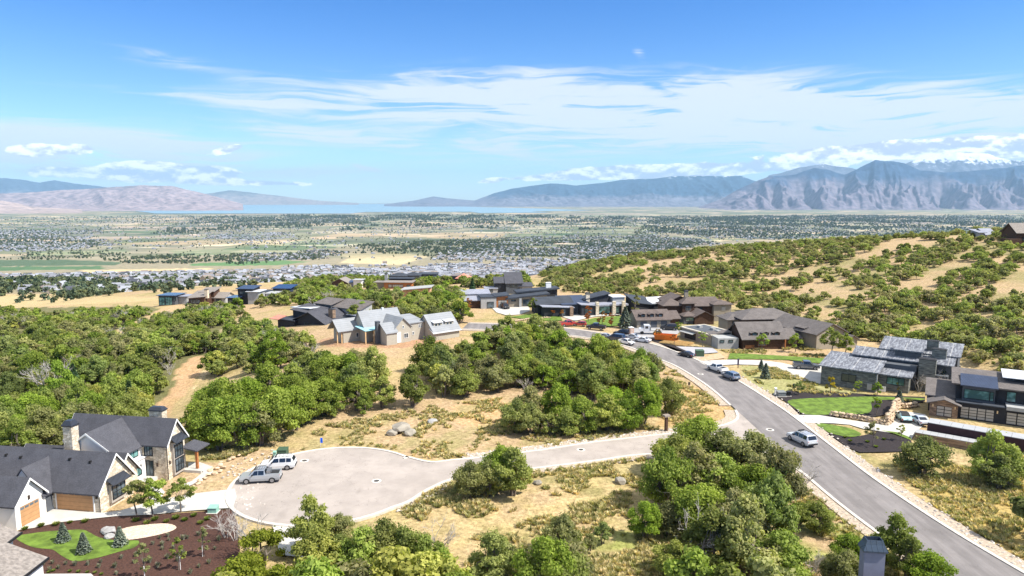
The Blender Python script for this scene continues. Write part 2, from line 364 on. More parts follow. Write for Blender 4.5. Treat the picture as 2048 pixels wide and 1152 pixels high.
# --- real ground cover, vertex by vertex
SAND = np.array([.47, .335, .205]); DRY = np.array([.46, .35, .185]); OLIVE = np.array([.185, .19, .06]); RED = np.array([.43, .26, .165]); GOLD = np.array([.52, .40, .22]); PASTURE = np.array([.29, .25, .175])
col = np.zeros(X.shape + (3,)) + SAND
n_ = fbm(X / 17, Y / 17, 4, 3); n3 = fbm(X / 5, Y / 5, 3, 9)
col = col + (DRY - col) * ss(n_, .35, .6)[..., None]
col = col + (OLIVE - col) * (ss(n3 * .6 + n_ * .4, .53, .66) * .55)[..., None]
hillw = (ss(X - .12 * Y, 0, 40) * ss(Y, 150, 220))[..., None]
col = col * (1 - hillw) + (np.array([.47, .34, .205]) + (np.array([.33, .28, .14]) - np.array([.47, .34, .205])) * ss(fbm(X / 9, Y / 22, 4, 5), .45, .65)[..., None]) * hillw
def paint(poly, c, f=1., y0=0, y1=1e9, jit=3., pat=None):
    m = inpoly(PX + (fbm(X / 2.5, Y / 4, 3, 21) - .47) * jit * 4, PY + (fbm(X / 2.5, Y / 4, 3, 22) - .47) * jit * 3, poly) & (Y > y0) & (Y < y1)
    w = np.where(m, f, 0.)[..., None] * (1 if pat is None else pat[..., None]); col[:] = col * (1 - w) + np.array(c) * w
valley = ss(Y, 520, 800)[..., None]
col = col * (1 - valley) + PASTURE * valley
# left forest floor
paint([(-400, 620), (300, 612), (470, 650), (440, 700), (400, 720), (350, 780), (300, 830), (250, 900), (-400, 1000)], (.13, .14, .06), .85, 90, 520)
paint([(-600, 590), (120, 588), (330, 596), (322, 606), (190, 612), (60, 618), (-600, 640)], GOLD, .95, 380, 1200, 1.)
paint([(300, 560), (620, 552), (640, 560), (470, 572), (330, 575)], GOLD, .9, 500, 1500, 1)
dirt_road = [(388, 712), (415, 712), (418, 722), (402, 735), (392, 760), (378, 775), (372, 790), (350, 803), (338, 836), (288, 836), (300, 815), (330, 795), (345, 775), (352, 750), (352, 738)]
paint(dirt_road, (.52, .34, .20), 1., 100, 300, .8)
paint([(418, 720), (405, 745), (395, 760), (380, 790), (395, 765), (418, 745)], (.62, .46, .28), 1., 100, 300, .5)
paint([(632, 682), (655, 674), (740, 672), (890, 672), (880, 688), (840, 693), (760, 696), (680, 694), (645, 690)], RED, 1., 120, 230, 1.)
paint([(445, 760), (560, 740), (612, 738), (600, 760), (540, 785), (440, 795), (400, 800)], (.50, .37, .22), .95, 100, 230)
paint([(205, 680), (215, 668), (330, 612), (360, 608), (350, 620), (300, 640), (230, 680)], (.50, .36, .21), .95, 200, 400, 1.)
paint([(400, 690), (470, 640), (500, 628), (480, 650), (430, 690)], (.46, .36, .22), .9, 180, 400, 1.)
paint([(900, 810), (1000, 792), (1020, 810), (1010, 860), (920, 850)], (.58, .37, .20), .8, 80, 160)
paint([(345, 965), (400, 925), (520, 898), (620, 905), (560, 925), (480, 960), (466, 985), (360, 1000), (340, 990)], (.48, .35, .22), 1., 60, 120, 1.)
paint([(375, 885), (500, 900), (430, 925), (380, 920)], (.30, .27, .12), .8, 60, 130, 1.)
paint([(640, 850), (860, 815), (1010, 800), (1020, 870), (1310, 855), (1310, 872), (900, 915), (830, 912), (740, 895), (610, 900)], (.36, .30, .15), 1., 80, 130, 2., ss(fbm(X / 3, Y / 3, 3, 31), .42, .55) * .8)
paint([(930, 950), (1290, 920), (1300, 1030), (1160, 1100), (1050, 1152), (880, 1130), (930, 1010), (800, 1010)], (.53, .40, .21), 1., 50, 100, 2., ss(fbm(X / 2.2, Y / 2.2, 3, 33), .36, .6) * .9)
paint([(1190, 1060), (1350, 1060), (1640, 1000), (1760, 1080), (1800, 1152), (1750, 1400), (1100, 1400), (1100, 1152)], (.31, .33, .10), 1., 30, 90, 2., ss(fbm(X / 3, Y / 3, 3, 35), .35, .6) * .85)
paint([(1830, 950), (2100, 960), (2300, 1300), (2100, 1152), (1980, 1080)], (.44, .32, .12), .9, 30, 100, 2.)
paint([(1060, 930), (1300, 905), (1300, 960), (1100, 960)], (.40, .33, .16), .7, 60, 110, 2.)
paint([(1290, 770), (1420, 775), (1470, 820), (1480, 850), (1310, 850), (1340, 800)], (.50, .33, .16), .8, 90, 150, 2.)
paint([(1480, 730), (1540, 730), (1640, 768), (1760, 792), (1560, 790), (1500, 770)], (.34, .33, .15), .9, 90, 170, 1.)
# valley mosaic
def band(poly, c, f=.9, j=.8): paint(poly, c, f, 700, 60000, j)
band([(-300, 522), (130, 519), (240, 524), (235, 530), (-300, 536)], (.07, .12, .07)); band([(-300, 536), (200, 532), (210, 538), (-300, 546)], (.07, .15, .07))
band([(60, 505), (250, 498), (260, 505), (60, 512)], (.16, .26, .10)); band([(340, 500), (640, 485), (700, 492), (600, 505), (350, 512)], (.16, .24, .11))
band([(380, 527), (560, 520), (620, 523), (560, 530), (380, 532)], (.10, .21, .08)); band([(160, 540), (420, 536), (430, 541), (170, 546)], (.58, .44, .26))
band([(200, 462), (340, 460), (350, 468), (200, 470)], (.10, .18, .10)); band([(1020, 468), (1150, 466), (1150, 472), (1020, 473)], (.10, .20, .10))
band([(640, 506), (800, 505), (860, 512), (800, 530), (680, 526), (700, 515)], (.58, .46, .28)); band([(360, 486), (640, 470), (900, 455), (1000, 470), (800, 485), (600, 480)], (.42, .33, .24), .7)
band([(240, 490), (340, 487), (300, 496)], (.60, .50, .34)); band([(960, 560), (1010, 545), (1060, 547), (1000, 570)], (.60, .44, .25)); band([(1400, 453), (1600, 449), (1600, 455), (1420, 458)], (.62, .50, .38))
band([(1500, 470), (1680, 467), (1690, 473), (1500, 476)], (.12, .20, .11)); band([(620, 556), (900, 552), (1010, 560), (900, 566), (640, 562)], (.50, .40, .24), .7)
# --- small relief away from paved ground
A2 = np.concatenate([col, np.ones(X.shape + (1,))], -1)
relief = np.minimum(0, -(fbm(X / 3.1, Y / 3.1, 3, 41)) * .30) * ss(Y, 25, 60) - fbm(X / 30, Y / 30, 3, 42) * 1.2 * hillw[..., 0]
Zr = Z + relief * (1 - ss(Y, 2500, 4000))
V = np.stack([X, Y, Zr], -1).reshape(-1, 3); nr, nc = X.shape
i = np.arange(nr - 1)[:, None] * nc + np.arange(nc - 1)[None]; Fq = np.stack([i, i + 1, i + nc + 1, i + nc], -1).reshape(-1, 4)
gm = bpy.data.materials.new('ground_cover'); gm.use_nodes = True; gm.node_tree.nodes.clear(); s = NT(gm.node_tree)
b = s.n('ShaderNodeBsdfPrincipled'); o = s.n('ShaderNodeOutputMaterial'); s.link(b.outputs[0], o.inputs[0]); b.inputs['Roughness'].default_value = .95; b.inputs['Specular IOR Level'].default_value = .1
at_ = s.n('ShaderNodeAttribute', attribute_name='tint').outputs['Color']; t = s.n('ShaderNodeTexCoord').outputs['Object']; tx, ty, tz = s.sep(t)
nearf = s.m('SUBTRACT', 1., s.ramp(ty, 500., 1000.))
fine = s.noise(t, 1.6, 7, .72); blot = s.noise(t, .22, 4, .6)
c = s.mix(1., at_, s.mix(s.ramp(fine, .3, .7), (.62, .60, .55), (1.28, 1.27, 1.24)), 'MULTIPLY')
c = s.mix(s.m('MULTIPLY', s.ramp(blot, .45, .65), .35), c, s.mix(1., c, (.72, .82, .55), 'MULTIPLY'))
tuft = s.noise(s.scalev(t, 1., .7, 1.), 3.4, 3, .6)
c = s.mix(s.m('MULTIPLY', s.ramp(tuft, .56, .68), .55), c, (.17, .15, .055))
# fields of the valley
warpv = s.vm('ADD', t, s.scalev(s.vm('SUBTRACT', s.noise(t, .0012, 2, .5, 0, True), (.5, .5, .5)), 500., 500., 0.))
def fields(sc_, cols):
    v = s.n('ShaderNodeTexVoronoi', distance='CHEBYCHEV'); s.link(s.scalev(warpv, .62, 1., 0.), v.inputs['Vector']); v.inputs['Scale'].default_value = sc_; v.inputs['Randomness'].default_value = .75
    r_ = s.sep(v.outputs['Color'])[0]; cr_ = s.n('ShaderNodeValToRGB'); cr_.color_ramp.interpolation = 'CONSTANT'; s.link(r_, cr_.inputs[0])
    e = cr_.color_ramp.elements
    while len(e) < len(cols): e.new(.5)
    for k_, (p_, cc_) in enumerate(cols): e[k_].position = p_; e[k_].color = cc_ + (1,)
    return cr_.outputs[0]
f1 = fields(.0034, [(0, (.27, .23, .17)), (.2, (.12, .15, .09)), (.36, (.36, .30, .23)), (.52, (.20, .19, .14)), (.68, (.06, .095, .065)), (.78, (.46, .39, .30)), (.9, (.16, .17, .13))])
f2 = fields(.0095, [(0, (.95, .95, .95)), (.4, (1.15, 1.12, 1.05)), (.7, (.78, .85, .75)), (.9, (1.3, 1.25, 1.2))])
f3 = fields(.0011, [(0, (.9, .95, .9)), (.35, (1.25, 1.15, 1.0)), (.6, (.6, .75, .65)), (.8, (1.1, 1.05, 1.1))]); f2 = s.mix(1., f2, f3, 'MULTIPLY')
vfar = s.mix(.82, s.mix(1., at_, s.mix(s.ramp(s.noise(t, .02, 5, .65), .3, .7), (.8, .82, .8), (1.2, 1.18, 1.15)), 'MULTIPLY'), s.mix(1., f1, f2, 'MULTIPLY'))
c = s.mix(nearf, s.mix(s.ramp(ty, 2200., 4200.), s.mix(1., at_, s.mix(s.ramp(s.noise(t, .05, 5, .65), .3, .7), (.72, .78, .7), (1.25, 1.2, 1.15)), 'MULTIPLY'), vfar), c)
s.link(c, b.inputs['Base Color'])
bp = s.n('ShaderNodeBump'); bp.inputs['Distance'].default_value = .25; s.val(bp.inputs['Strength'], s.m('MULTIPLY', nearf, .8)); s.link(s.noise(t, 2.2, 6, .7), bp.inputs['Height']); s.link(bp.outputs[0], b.inputs['Normal'])
me = npmesh('ground', V, Fq, [gm], [('tint', 'FLOAT_COLOR', 'POINT', A2)], True)
go = bpy.data.objects.new('ground', me); C.objects.link(go); tag(go, kind='structure')

def sheet(name, poly, m, off=.03, step=1.2, kind='structure', skirt=0):
    poly = [tuple(p) for p in poly]; xs = [p[0] for p in poly]; yy = [p[1] for p in poly]
    bp_ = []
    for k_ in range(len(poly)):
        a, b_ = np.array(poly[k_]), np.array(poly[(k_ + 1) % len(poly)]); L = np.linalg.norm(b_ - a)
        if L < 1e-4: continue
        for j in range(max(1, int(L / step))): bp_.append(tuple(a + (b_ - a) * j / max(1, int(L / step))))
    gx, gy = np.meshgrid(np.arange(min(xs), max(xs), step), np.arange(min(yy), max(yy), step)); gx = gx.ravel() + .01; gy = gy.ravel() + .013
    k = inpoly(gx, gy, poly); gx, gy = gx[k], gy[k]
    vs = [Vector(p) for p in bp_] + [Vector((x, y)) for x, y in zip(gx, gy)]; n = len(bp_)
    r_ = geometry.delaunay_2d_cdt(vs, [], [list(range(n))], 1, 1e-4)
    vv = np.array([[p.x, p.y] for p in r_[0]]); zz = height(vv[:, 0], vv[:, 1]) + off
    mb = MB(); mb.v = [(a[0], a[1], z) for a, z in zip(vv, zz)]
    mb.f = []
    for f_ in r_[2]:
        f_ = list(f_); a, b_, c_ = [vv[i_] for i_ in f_[:3]]
        if (b_[0] - a[0]) * (c_[1] - a[1]) - (b_[1] - a[1]) * (c_[0] - a[0]) < 0: f_ = f_[::-1]
        mb.f.append(tuple(f_))
    o_ = mb.build(name, m); tag(o_, kind=kind); return o_
def ribbon(name, line, a, b_, z0, z1, m, mb=None):  # strip between two lateral offsets (left positive)
    L = [np.array(p, float) for p in line]; own = mb is None; mb = mb or MB(); v = []; hz = height([p[0] for p in L], [p[1] for p in L])
    for k_, p in enumerate(L):
        d = L[min(k_ + 1, len(L) - 1)] - L[max(k_ - 1, 0)]; d = d / (np.linalg.norm(d) + 1e-9); n = np.array([-d[1], d[0]])
        pa_, pb_ = p + n * a, p + n * b_; h = hz[k_]
        v += [(pa_[0], pa_[1], h + z0), (pa_[0], pa_[1], h + z1), (pb_[0], pb_[1], h + z1), (pb_[0], pb_[1], h + z0)]
    f = []
    for k_ in range(len(L) - 1):
        for j in range(3): q0 = k_ * 4 + j; f.append((q0, q0 + 1, q0 + 5, q0 + 4))
    f += [(0, 3, 2, 1), (len(L) * 4 - 4, len(L) * 4 - 3, len(L) * 4 - 2, len(L) * 4 - 1)]
    mb.add(v, f)
    if own: o_ = mb.build(name, m); tag(o_, kind='structure'); return o_
def roadmat(name, c0, strk):
    m = mat(name, c0, .9, .08, .35, .25, 30., spec=.2); s = NT(m.node_tree); b = [n for n in s.N if n.type == 'BSDF_PRINCIPLED'][0]
    t = s.n('ShaderNodeTexCoord').outputs['Object']; old = b.inputs['Base Color'].links[0].from_socket
    g = s.noise(s.scalev(t, 1., strk, 1.), .9 if strk < .5 else .16, 6, .6); lo = .84 if strk < .5 else .90; c = s.mix(1., old, s.mix(s.ramp(g, .3, .72), (lo,) * 3, (2 - lo,) * 3), 'MULTIPLY')
    g2 = s.noise(t, 14., 3, .7); c = s.mix(1., c, s.mix(g2, (.92, .92, .92), (1.08, 1.08, 1.08)), 'MULTIPLY'); ck = s.ramp(s.m('ABSOLUTE', s.m('SUBTRACT', s.noise(t, .22, 5, .55), .5)), .0, .0035); c = s.mix(s.m('MULTIPLY', s.m('SUBTRACT', 1., ck), .4), c, (.06, .055, .05)); g3 = s.noise(s.scalev(t, 1., .25, 1.), .55, 4, .6); c = s.mix(s.m('MULTIPLY', s.ramp(g3, .58, .72), .25), c, s.mix(1., c, (.6, .6, .6), 'MULTIPLY'))
    s.link(c, b.inputs['Base Color']); return m
m_road = roadmat('asphalt_dark', (.205, .187, .18), .12); m_side = roadmat('asphalt_pale', (.37, .322, .285), .8)
m_conc = mat('concrete', (.50, .475, .43), .85, .10, .6, .15, 12.); m_kerb = mat('kerb_concrete', (.58, .53, .46), .9, .1, 1.5)
m_verge = mat('verge_gravel', (.42, .34, .26), .95, .3, 3.5, .8, 8.); m_mulch = mat('mulch_brown', (.072, .034, .024), .95, .35, 5., .9, 9.); m_mulchd = mat('mulch_dark', (.030, .023, .023), .95, .35, 5., .9, 9.)
m_lawn = mat('lawn_grass', (.115, .18, .024), .9, .38, .8, .7, 14.); m_grav = mat('pea_gravel', (.62, .47, .36), .95, .3, 6., .8, 10.); m_dirtp = mat('packed_dirt', (.50, .34, .21), .95, .15, 1.2, .6, 6.)
sheet('road', RL + RR[::-1], m_road, .035); sheet('side_road', SIDE, m_side, .042)
# junction seam, kerbs, gutters, verges
for nm, ln, sg in (('kerb', RR, -1),): ribbon(nm, ln, 0, -.42, -.2, .13, m_kerb)
js = [k for k, p in enumerate(RL) if p[1] < 86.2][-1]; jn = [k for k, p in enumerate(RL) if p[1] > 113.8][0]
ribbon('kerb', RL[:js + 1], 0, .42, -.2, .13, m_kerb); ribbon('kerb', RL[jn:], 0, .42, -.2, .13, m_kerb)
ribbon('kerb', north, 0, .42, -.2, .13, m_kerb); ribbon('kerb', south + arc[1:], 0, .42, -.2, .13, m_kerb)
ribbon('gravel_verge', RR, -.42, -2.3, -.3, .03, m_verge); ribbon('gravel_verge', RL[:js + 1], .42, 1.9, -.3, .03, m_verge); ribbon('gravel_verge', RL[jn:], .42, 2.0, -.3, .03, m_verge)
ribbon('gravel_verge', north[14:], .42, 2.2, -.3, .032, m_verge); ribbon('gravel_verge', south[:-12], .42, 1.6, -.3, .032, m_verge)
def PP(l): return [P(*p) for p in l]
drive = PP([(36, 1061), (88.7, 1030), (103, 1018), (203, 1026), (240, 1022), (285, 1008), (340, 996), (400, 986), (470, 978), (473, 994), (466, 1016), (380, 1022), (300, 1030), (230, 1033), (120, 1045), (70, 1056)])
sheet('driveway', drive, m_conc, .05)
sheet('path', PP([(377, 926), (400, 925), (425, 934), (427, 945), (405, 957), (385, 970), (360, 979), (345, 978), (385, 962), (407, 944), (398, 938), (376, 939)]), m_conc, .06, .8)
sheet('path', PP([(298, 975), (318, 972), (330, 985), (322, 998), (300, 1002)]), m_conc, .055, .8)
sheet('mulch_bed', PP([(30, 1064), (120, 1046), (230, 1034), (300, 1031), (462, 1019), (475, 1045), (480, 1100), (470, 1260), (-80, 1260), (-80, 1100), (20, 1070)]), m_mulch, .03)
lawn1 = PP(crom([(30, 1074), (60, 1068), (100, 1063), (135, 1061), (165, 1060), (180, 1066), (200, 1076), (240, 1082), (277, 1082), (270, 1095), (235, 1105), (200, 1115), (160, 1123), (140, 1121), (120, 1110), (105, 1100), (70, 1096), (45, 1086)], 3, True))
sheet('lawn', lawn1, m_lawn, .05, .7); sheet('gravel_bed', PP(crom([(232, 1072), (245, 1058), (290, 1050), (335, 1048), (353, 1055), (340, 1064), (300, 1074), (260, 1080), (238, 1079)], 3, True)), m_grav, .055, .7)
sheet('path', PP([(60, 1149), (182, 1148), (190, 1156), (60, 1160)]), m_conc, .06)
sheet('driveway', PP([(1398, 723.6), (1421, 721), (1460, 719.7), (1525, 721), (1564, 726), (1585, 731.5), (1650, 733), (1660, 745), (1640, 768), (1616.7, 763), (1585, 756), (1564.6, 745.7), (1549, 737), (1523, 730.5), (1473, 729), (1424, 731.6), (1407, 729)]), m_conc, .05)
sheet('lawn', PP([(1460, 706.7), (1500, 708), (1653, 717), (1650, 728), (1577, 720), (1525, 718.7), (1456, 718)]), m_lawn, .05)
sheet('lawn', PP(crom([(1575, 803), (1590, 816), (1611, 829), (1656, 829.6), (1700, 829), (1735, 827), (1744, 818), (1750, 801), (1838, 801), (1840, 796.5), (1744, 793.5), (1680, 795), (1600, 798)], 3, True)), m_lawn, .05)
sheet('mulch_bed', PP([(1543, 787), (1590, 780), (1700, 786), (1765, 791), (1850, 794), (1850, 803), (1835, 806), (1790, 808), (1768, 830), (1735, 836), (1600, 831), (1570, 802)]), m_mulchd, .03)
sheet('driveway', PP([(1583, 830), (1640, 831), (1730, 845), (1775, 850), (1790, 820), (1850, 829), (1858, 838), (1853, 846), (1830, 866), (1822, 880), (1790, 867), (1727, 858), (1700, 850), (1666, 847), (1604, 846)]), m_conc, .05)
sheet('lawn', PP(crom([(1632, 848), (1665, 850), (1700, 857), (1723, 869), (1700, 874), (1660, 866)], 3, True)), m_lawn, .05)
sheet('lawn', PP([(1762, 861), (1790, 868), (1822, 881), (1822, 876), (1795, 865)]), m_lawn, .062)
sheet('mulch_bed', PP([(1652, 866), (1700, 876), (1726, 871), (1762, 862), (1822, 881), (1828, 903), (1720, 905), (1690, 893)]), m_mulchd, .03)
sheet('parking_pad', PP([(1250, 668), (1262, 655), (1285, 655), (1345, 655), (1365, 660), (1350, 672), (1290, 676), (1262, 680)]), mat('pad_concrete', (.34, .33, .33), .9, .1, .5), .05)
sheet('mulch_bed', PP([(1296, 677), (1330, 674), (1352, 692), (1410, 694), (1432, 703), (1385, 707), (1350, 702)]), m_mulchd, .03)
sheet('parking_pad', PP([(1352, 693), (1425, 696), (1437, 705), (1390, 709), (1375, 703)]), mat('pad_grey', (.38, .37, .38), .9, .1, .5), .055)
sheet('driveway', PP([(984, 616), (1058, 613), (1060, 622), (1040, 629), (1014, 631), (993, 625)]), m_conc, .06, 2)
sheet('driveway', PP([(1125, 634), (1150, 627), (1240, 625), (1240, 630), (1190, 633), (1150, 642)]), m_conc, .06, 2)
sheet('lawn', PP([(1020, 634), (1060, 628), (1120, 632), (1125, 641), (1080, 642)]), m_lawn, .06, 2); sheet('lawn', PP([(1150, 645), (1190, 636), (1240, 632), (1250, 650), (1200, 655)]), m_lawn, .06, 2)
sheet('road', PP([(892, 576), (912, 578), (928, 590), (938, 602), (915, 600), (898, 590)]), m_side, .08, 3); sheet('road', PP([(700, 601), (722, 600), (745, 606), (757, 616), (748, 618), (735, 610), (705, 606)]), m_side, .08, 3)
sheet('building_pit', PP([(1440, 706), (1400, 716), (1402, 721), (1425, 720), (1450, 716)]), m_dirtp, .04)
sheet('driveway', PP([(545, 1052), (640, 1046), (655, 1075), (640, 1120), (560, 1110)]), m_conc, .05)
# manhole covers
mh = mat('manhole_iron', (.07, .065, .06), .7, .2, 6.); mr = mat('manhole_ring', (.62, .58, .52), .9, .1, 3.)
for px, py, lb in [(609, 922, 'round manhole cover near the parked white SUV'), (753, 962.5, 'small manhole cover in the middle of the cul-de-sac'), (1162, 900, 'manhole cover in the side road beyond the round bush'), (1540, 860, 'manhole cover at the road junction'), (1401, 748.5, 'manhole cover on the dark road beside the parked white pickup')]:
    x, y = P(px, py); t_ = thing('manhole_cover', lb, 'manhole cover', (x, y, .05), 0, 'manhole covers in the roads')
    a = MB(); a.prism([(.62 * math.cos(k * .3927), .62 * math.sin(k * .3927)) for k in range(16)], -.03, .012); a.build('ring', mr, t_)
    a = MB(); a.prism([(.36 * math.cos(k * .3927), .36 * math.sin(k * .3927)) for k in range(16)], 0, .02); a.build('lid', mh, t_)

# ================================================================== LAKE AND MOUNTAINS
def pz(px, py, z): d = ray(px, py); t_ = (z - HC) / d[2]; return (d[0] * t_, d[1] * t_)
wm = bpy.data.materials.new('lake_water'); wm.use_nodes = True; b = wm.node_tree.nodes['Principled BSDF']; b.inputs['Base Color'].default_value = (.22, .34, .38, 1); b.inputs['Roughness'].default_value = .32; b.inputs['IOR'].default_value = 1.33
mb = MB(); lk = [pz(*p, -256) for p in [(255, 414), (420, 409.5), (600, 408), (780, 408), (850, 411), (960, 414), (1080, 417), (1180, 421), (1060, 422.5), (1100, 425), (960, 426), (940, 423.5), (730, 424), (700, 427), (430, 427), (310, 427), (265, 421)]]
mb.prism(lk, -257, -255); tag(mb.build('lake', wm), kind='structure')
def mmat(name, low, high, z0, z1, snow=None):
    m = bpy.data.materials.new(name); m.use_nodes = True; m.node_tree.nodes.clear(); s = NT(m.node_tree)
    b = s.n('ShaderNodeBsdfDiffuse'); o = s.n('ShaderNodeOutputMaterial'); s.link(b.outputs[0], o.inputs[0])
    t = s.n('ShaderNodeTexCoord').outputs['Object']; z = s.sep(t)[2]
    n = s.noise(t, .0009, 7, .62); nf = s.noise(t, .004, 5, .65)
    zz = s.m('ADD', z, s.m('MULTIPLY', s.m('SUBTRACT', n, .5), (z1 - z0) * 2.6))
    c = s.mix(s.ramp(zz, z0, z1), low, high); c = s.mix(1., c, s.mix(s.ramp(nf, .3, .7), (.6, .62, .66), (1.4, 1.36, 1.32)), 'MULTIPLY')  # darker upper slopes: forest, with cloud shade painted into the tone
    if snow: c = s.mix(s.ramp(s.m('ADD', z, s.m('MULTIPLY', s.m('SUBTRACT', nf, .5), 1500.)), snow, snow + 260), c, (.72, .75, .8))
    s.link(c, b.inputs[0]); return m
def mountains(name, prof, D, wf, wb, m, seed, spur=.35, nu=420, ns=90, freq=9.):
    """a range as a real height field: ridge line at distance D, spurs running down to the valley floor"""
    px = np.linspace(prof[0][0], prof[-1][0], nu); py = np.interp(px, [p[0] for p in prof], [p[1] for p in prof])
    base = -268.; uu = (px - 1024) / F; zr = 36 + (400 - py) / F * D - base; zr = np.maximum(zr, 5)
    tt = np.linspace(-1, 1, ns); V = np.zeros((ns, nu, 3))
    edge = ss(px, px[0], px[0] + 30) * (1 - ss(px, px[-1] - 30, px[-1]))
    for k_, t_ in enumerate(tt):
        d = D + (t_ * wb if t_ > 0 else t_ * wf); fr = 1 - abs(t_)
        wob = fbm(uu * freq + seed, np.full(nu, t_ * 2.), 4, seed)
        rd = 1 - np.abs(2 * fbm(uu * freq * 2.1 + t_ * .8 + wob * .8, np.full(nu, t_ * .9), 5, seed + 7) - .95) * 1.5
        rd2 = 1 - np.abs(2 * fbm(uu * freq * 6 + t_ * 1.6, np.full(nu, t_ * 2.5), 3, seed + 13) - .9)
        body = fr ** 1.25 * (1 - .25 * math.sin(math.pi * fr))
        h = zr * (body + spur * (rd - .80) * np.clip(fr * 2.5, 0, 1) * np.clip((1 - fr) * 4 + .10, 0, 1) * .8 + .10 * spur / .35 * (rd2 - .5) * (fr * (1 - fr) * 4))
        crest = zr * (1 + .07 * (fbm(uu * 45, np.full(nu, .5), 5, seed) - .47))
        h = np.clip(np.minimum(h, crest * .985) if abs(t_) > .02 else crest, 0, None) * np.where(abs(t_) == 1, 0, 1)
        V[k_] = np.stack([uu * D * (d / D), np.full(nu, d), base + h - (0 if fr > 0 else 5)], -1)
    i = np.arange(ns - 1)[:, None] * nu + np.arange(nu - 1)[None]; Fq = np.stack([i, i + 1, i + nu + 1, i + nu], -1).reshape(-1, 4)
    me = npmesh(name, V.reshape(-1, 3), Fq, [m], None, True); o_ = bpy.data.objects.new(name, me); C.objects.link(o_); tag(o_, kind='structure')
pink = (.175, .155, .185); forest = (.085, .105, .085); rock = (.26, .25, .25)  # bluish mountain tones below have haze mixed into the surface colour
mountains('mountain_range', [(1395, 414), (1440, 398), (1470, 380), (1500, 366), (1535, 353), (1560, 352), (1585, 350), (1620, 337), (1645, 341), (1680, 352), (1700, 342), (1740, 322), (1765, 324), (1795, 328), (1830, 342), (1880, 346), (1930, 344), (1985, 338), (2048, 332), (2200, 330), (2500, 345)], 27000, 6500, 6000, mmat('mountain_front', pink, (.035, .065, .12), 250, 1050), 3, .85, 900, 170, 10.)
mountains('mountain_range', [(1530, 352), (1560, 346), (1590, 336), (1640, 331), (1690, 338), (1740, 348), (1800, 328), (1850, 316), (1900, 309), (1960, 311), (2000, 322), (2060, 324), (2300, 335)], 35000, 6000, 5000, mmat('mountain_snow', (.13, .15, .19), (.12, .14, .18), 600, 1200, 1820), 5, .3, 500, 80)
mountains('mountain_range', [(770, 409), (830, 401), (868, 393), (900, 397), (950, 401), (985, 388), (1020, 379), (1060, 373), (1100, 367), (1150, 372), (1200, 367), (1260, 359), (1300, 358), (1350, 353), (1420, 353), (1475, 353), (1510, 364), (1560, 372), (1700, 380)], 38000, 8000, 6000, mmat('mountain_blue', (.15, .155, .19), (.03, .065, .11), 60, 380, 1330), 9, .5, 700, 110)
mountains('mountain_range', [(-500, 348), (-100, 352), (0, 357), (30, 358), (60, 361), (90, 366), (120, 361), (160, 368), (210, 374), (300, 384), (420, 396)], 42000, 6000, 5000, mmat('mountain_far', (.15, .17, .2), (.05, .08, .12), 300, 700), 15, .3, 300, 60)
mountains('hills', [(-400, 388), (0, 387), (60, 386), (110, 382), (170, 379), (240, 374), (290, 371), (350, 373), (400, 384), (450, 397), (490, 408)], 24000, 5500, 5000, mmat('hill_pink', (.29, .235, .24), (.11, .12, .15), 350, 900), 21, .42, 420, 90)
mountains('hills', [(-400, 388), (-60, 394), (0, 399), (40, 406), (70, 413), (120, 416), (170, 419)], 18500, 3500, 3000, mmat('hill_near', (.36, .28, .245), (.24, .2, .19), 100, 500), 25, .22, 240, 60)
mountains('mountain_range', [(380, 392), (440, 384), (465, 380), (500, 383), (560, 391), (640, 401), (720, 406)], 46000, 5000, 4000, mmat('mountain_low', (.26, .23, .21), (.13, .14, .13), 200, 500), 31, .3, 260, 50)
# --- the air
hz = bpy.data.materials.new('haze_air'); hz.use_nodes = True; hz.node_tree.nodes.clear(); s = NT(hz.node_tree)
pv_ = s.n('ShaderNodeVolumePrincipled'); o = s.n('ShaderNodeOutputMaterial'); s.link(pv_.outputs[0], o.inputs['Volume'])
pv_.inputs['Color'].default_value = (.47, .74, 1., 1); pv_.inputs['Density'].default_value = 2.0e-5; pv_.inputs['Anisotropy'].default_value = 0.
mb = MB(); mb.box(-80000, 80000, -300, 62000, -300, 2600); ho = mb.build('haze', hz); tag(ho, kind='stuff')
# ================================================================== VEGETATION
def leafmat(name, cols, rnd=.5, tr=.42):
    cols = [(r_ * 1.12, g_c * .97, b_c * 1.25) for r_, g_c, b_c in cols]
    if len(cols) == 1: cols = cols * 2
    m = bpy.data.materials.new(name); m.use_nodes = True; m.node_tree.nodes.clear(); s = NT(m.node_tree)
    o = s.n('ShaderNodeOutputMaterial'); oi = s.n('ShaderNodeObjectInfo').outputs['Random']; f = s.sep(s.n('ShaderNodeAttribute', attribute_name='tone').outputs['Color'])[0]
    cr = s.n('ShaderNodeValToRGB'); s.link(s.m('FRACT', s.m('MULTIPLY', oi, 7.31)), cr.inputs[0]); e = cr.color_ramp.elements
    while len(e) < len(cols): e.new(.5)
    for k, c in enumerate(cols): e[k].position = k / max(1, len(cols) - 1); e[k].color = c + (1,)
    c = s.mix(1., cr.outputs[0], s.mix(f, (1.0, 1.05, .95), (2.75, 2.5, 2.2)), 'MULTIPLY')
    c = s.mix(1., c, s.mix(oi, (1 - rnd * .5,) * 3, (1 + rnd * .5,) * 3), 'MULTIPLY')
    d = s.n('ShaderNodeBsdfDiffuse'); t = s.n('ShaderNodeBsdfTranslucent'); s.link(c, d.inputs[0]); s.link(s.mix(1., c, (1.1, 1.25, .6), 'MULTIPLY'), t.inputs[0])
    x = s.n('ShaderNodeMixShader'); x.inputs[0].default_value = tr; s.link(d.outputs[0], x.inputs[1]); s.link(t.outputs[0], x.inputs[2]); s.link(x.outputs[0], o.inputs[0]); return m
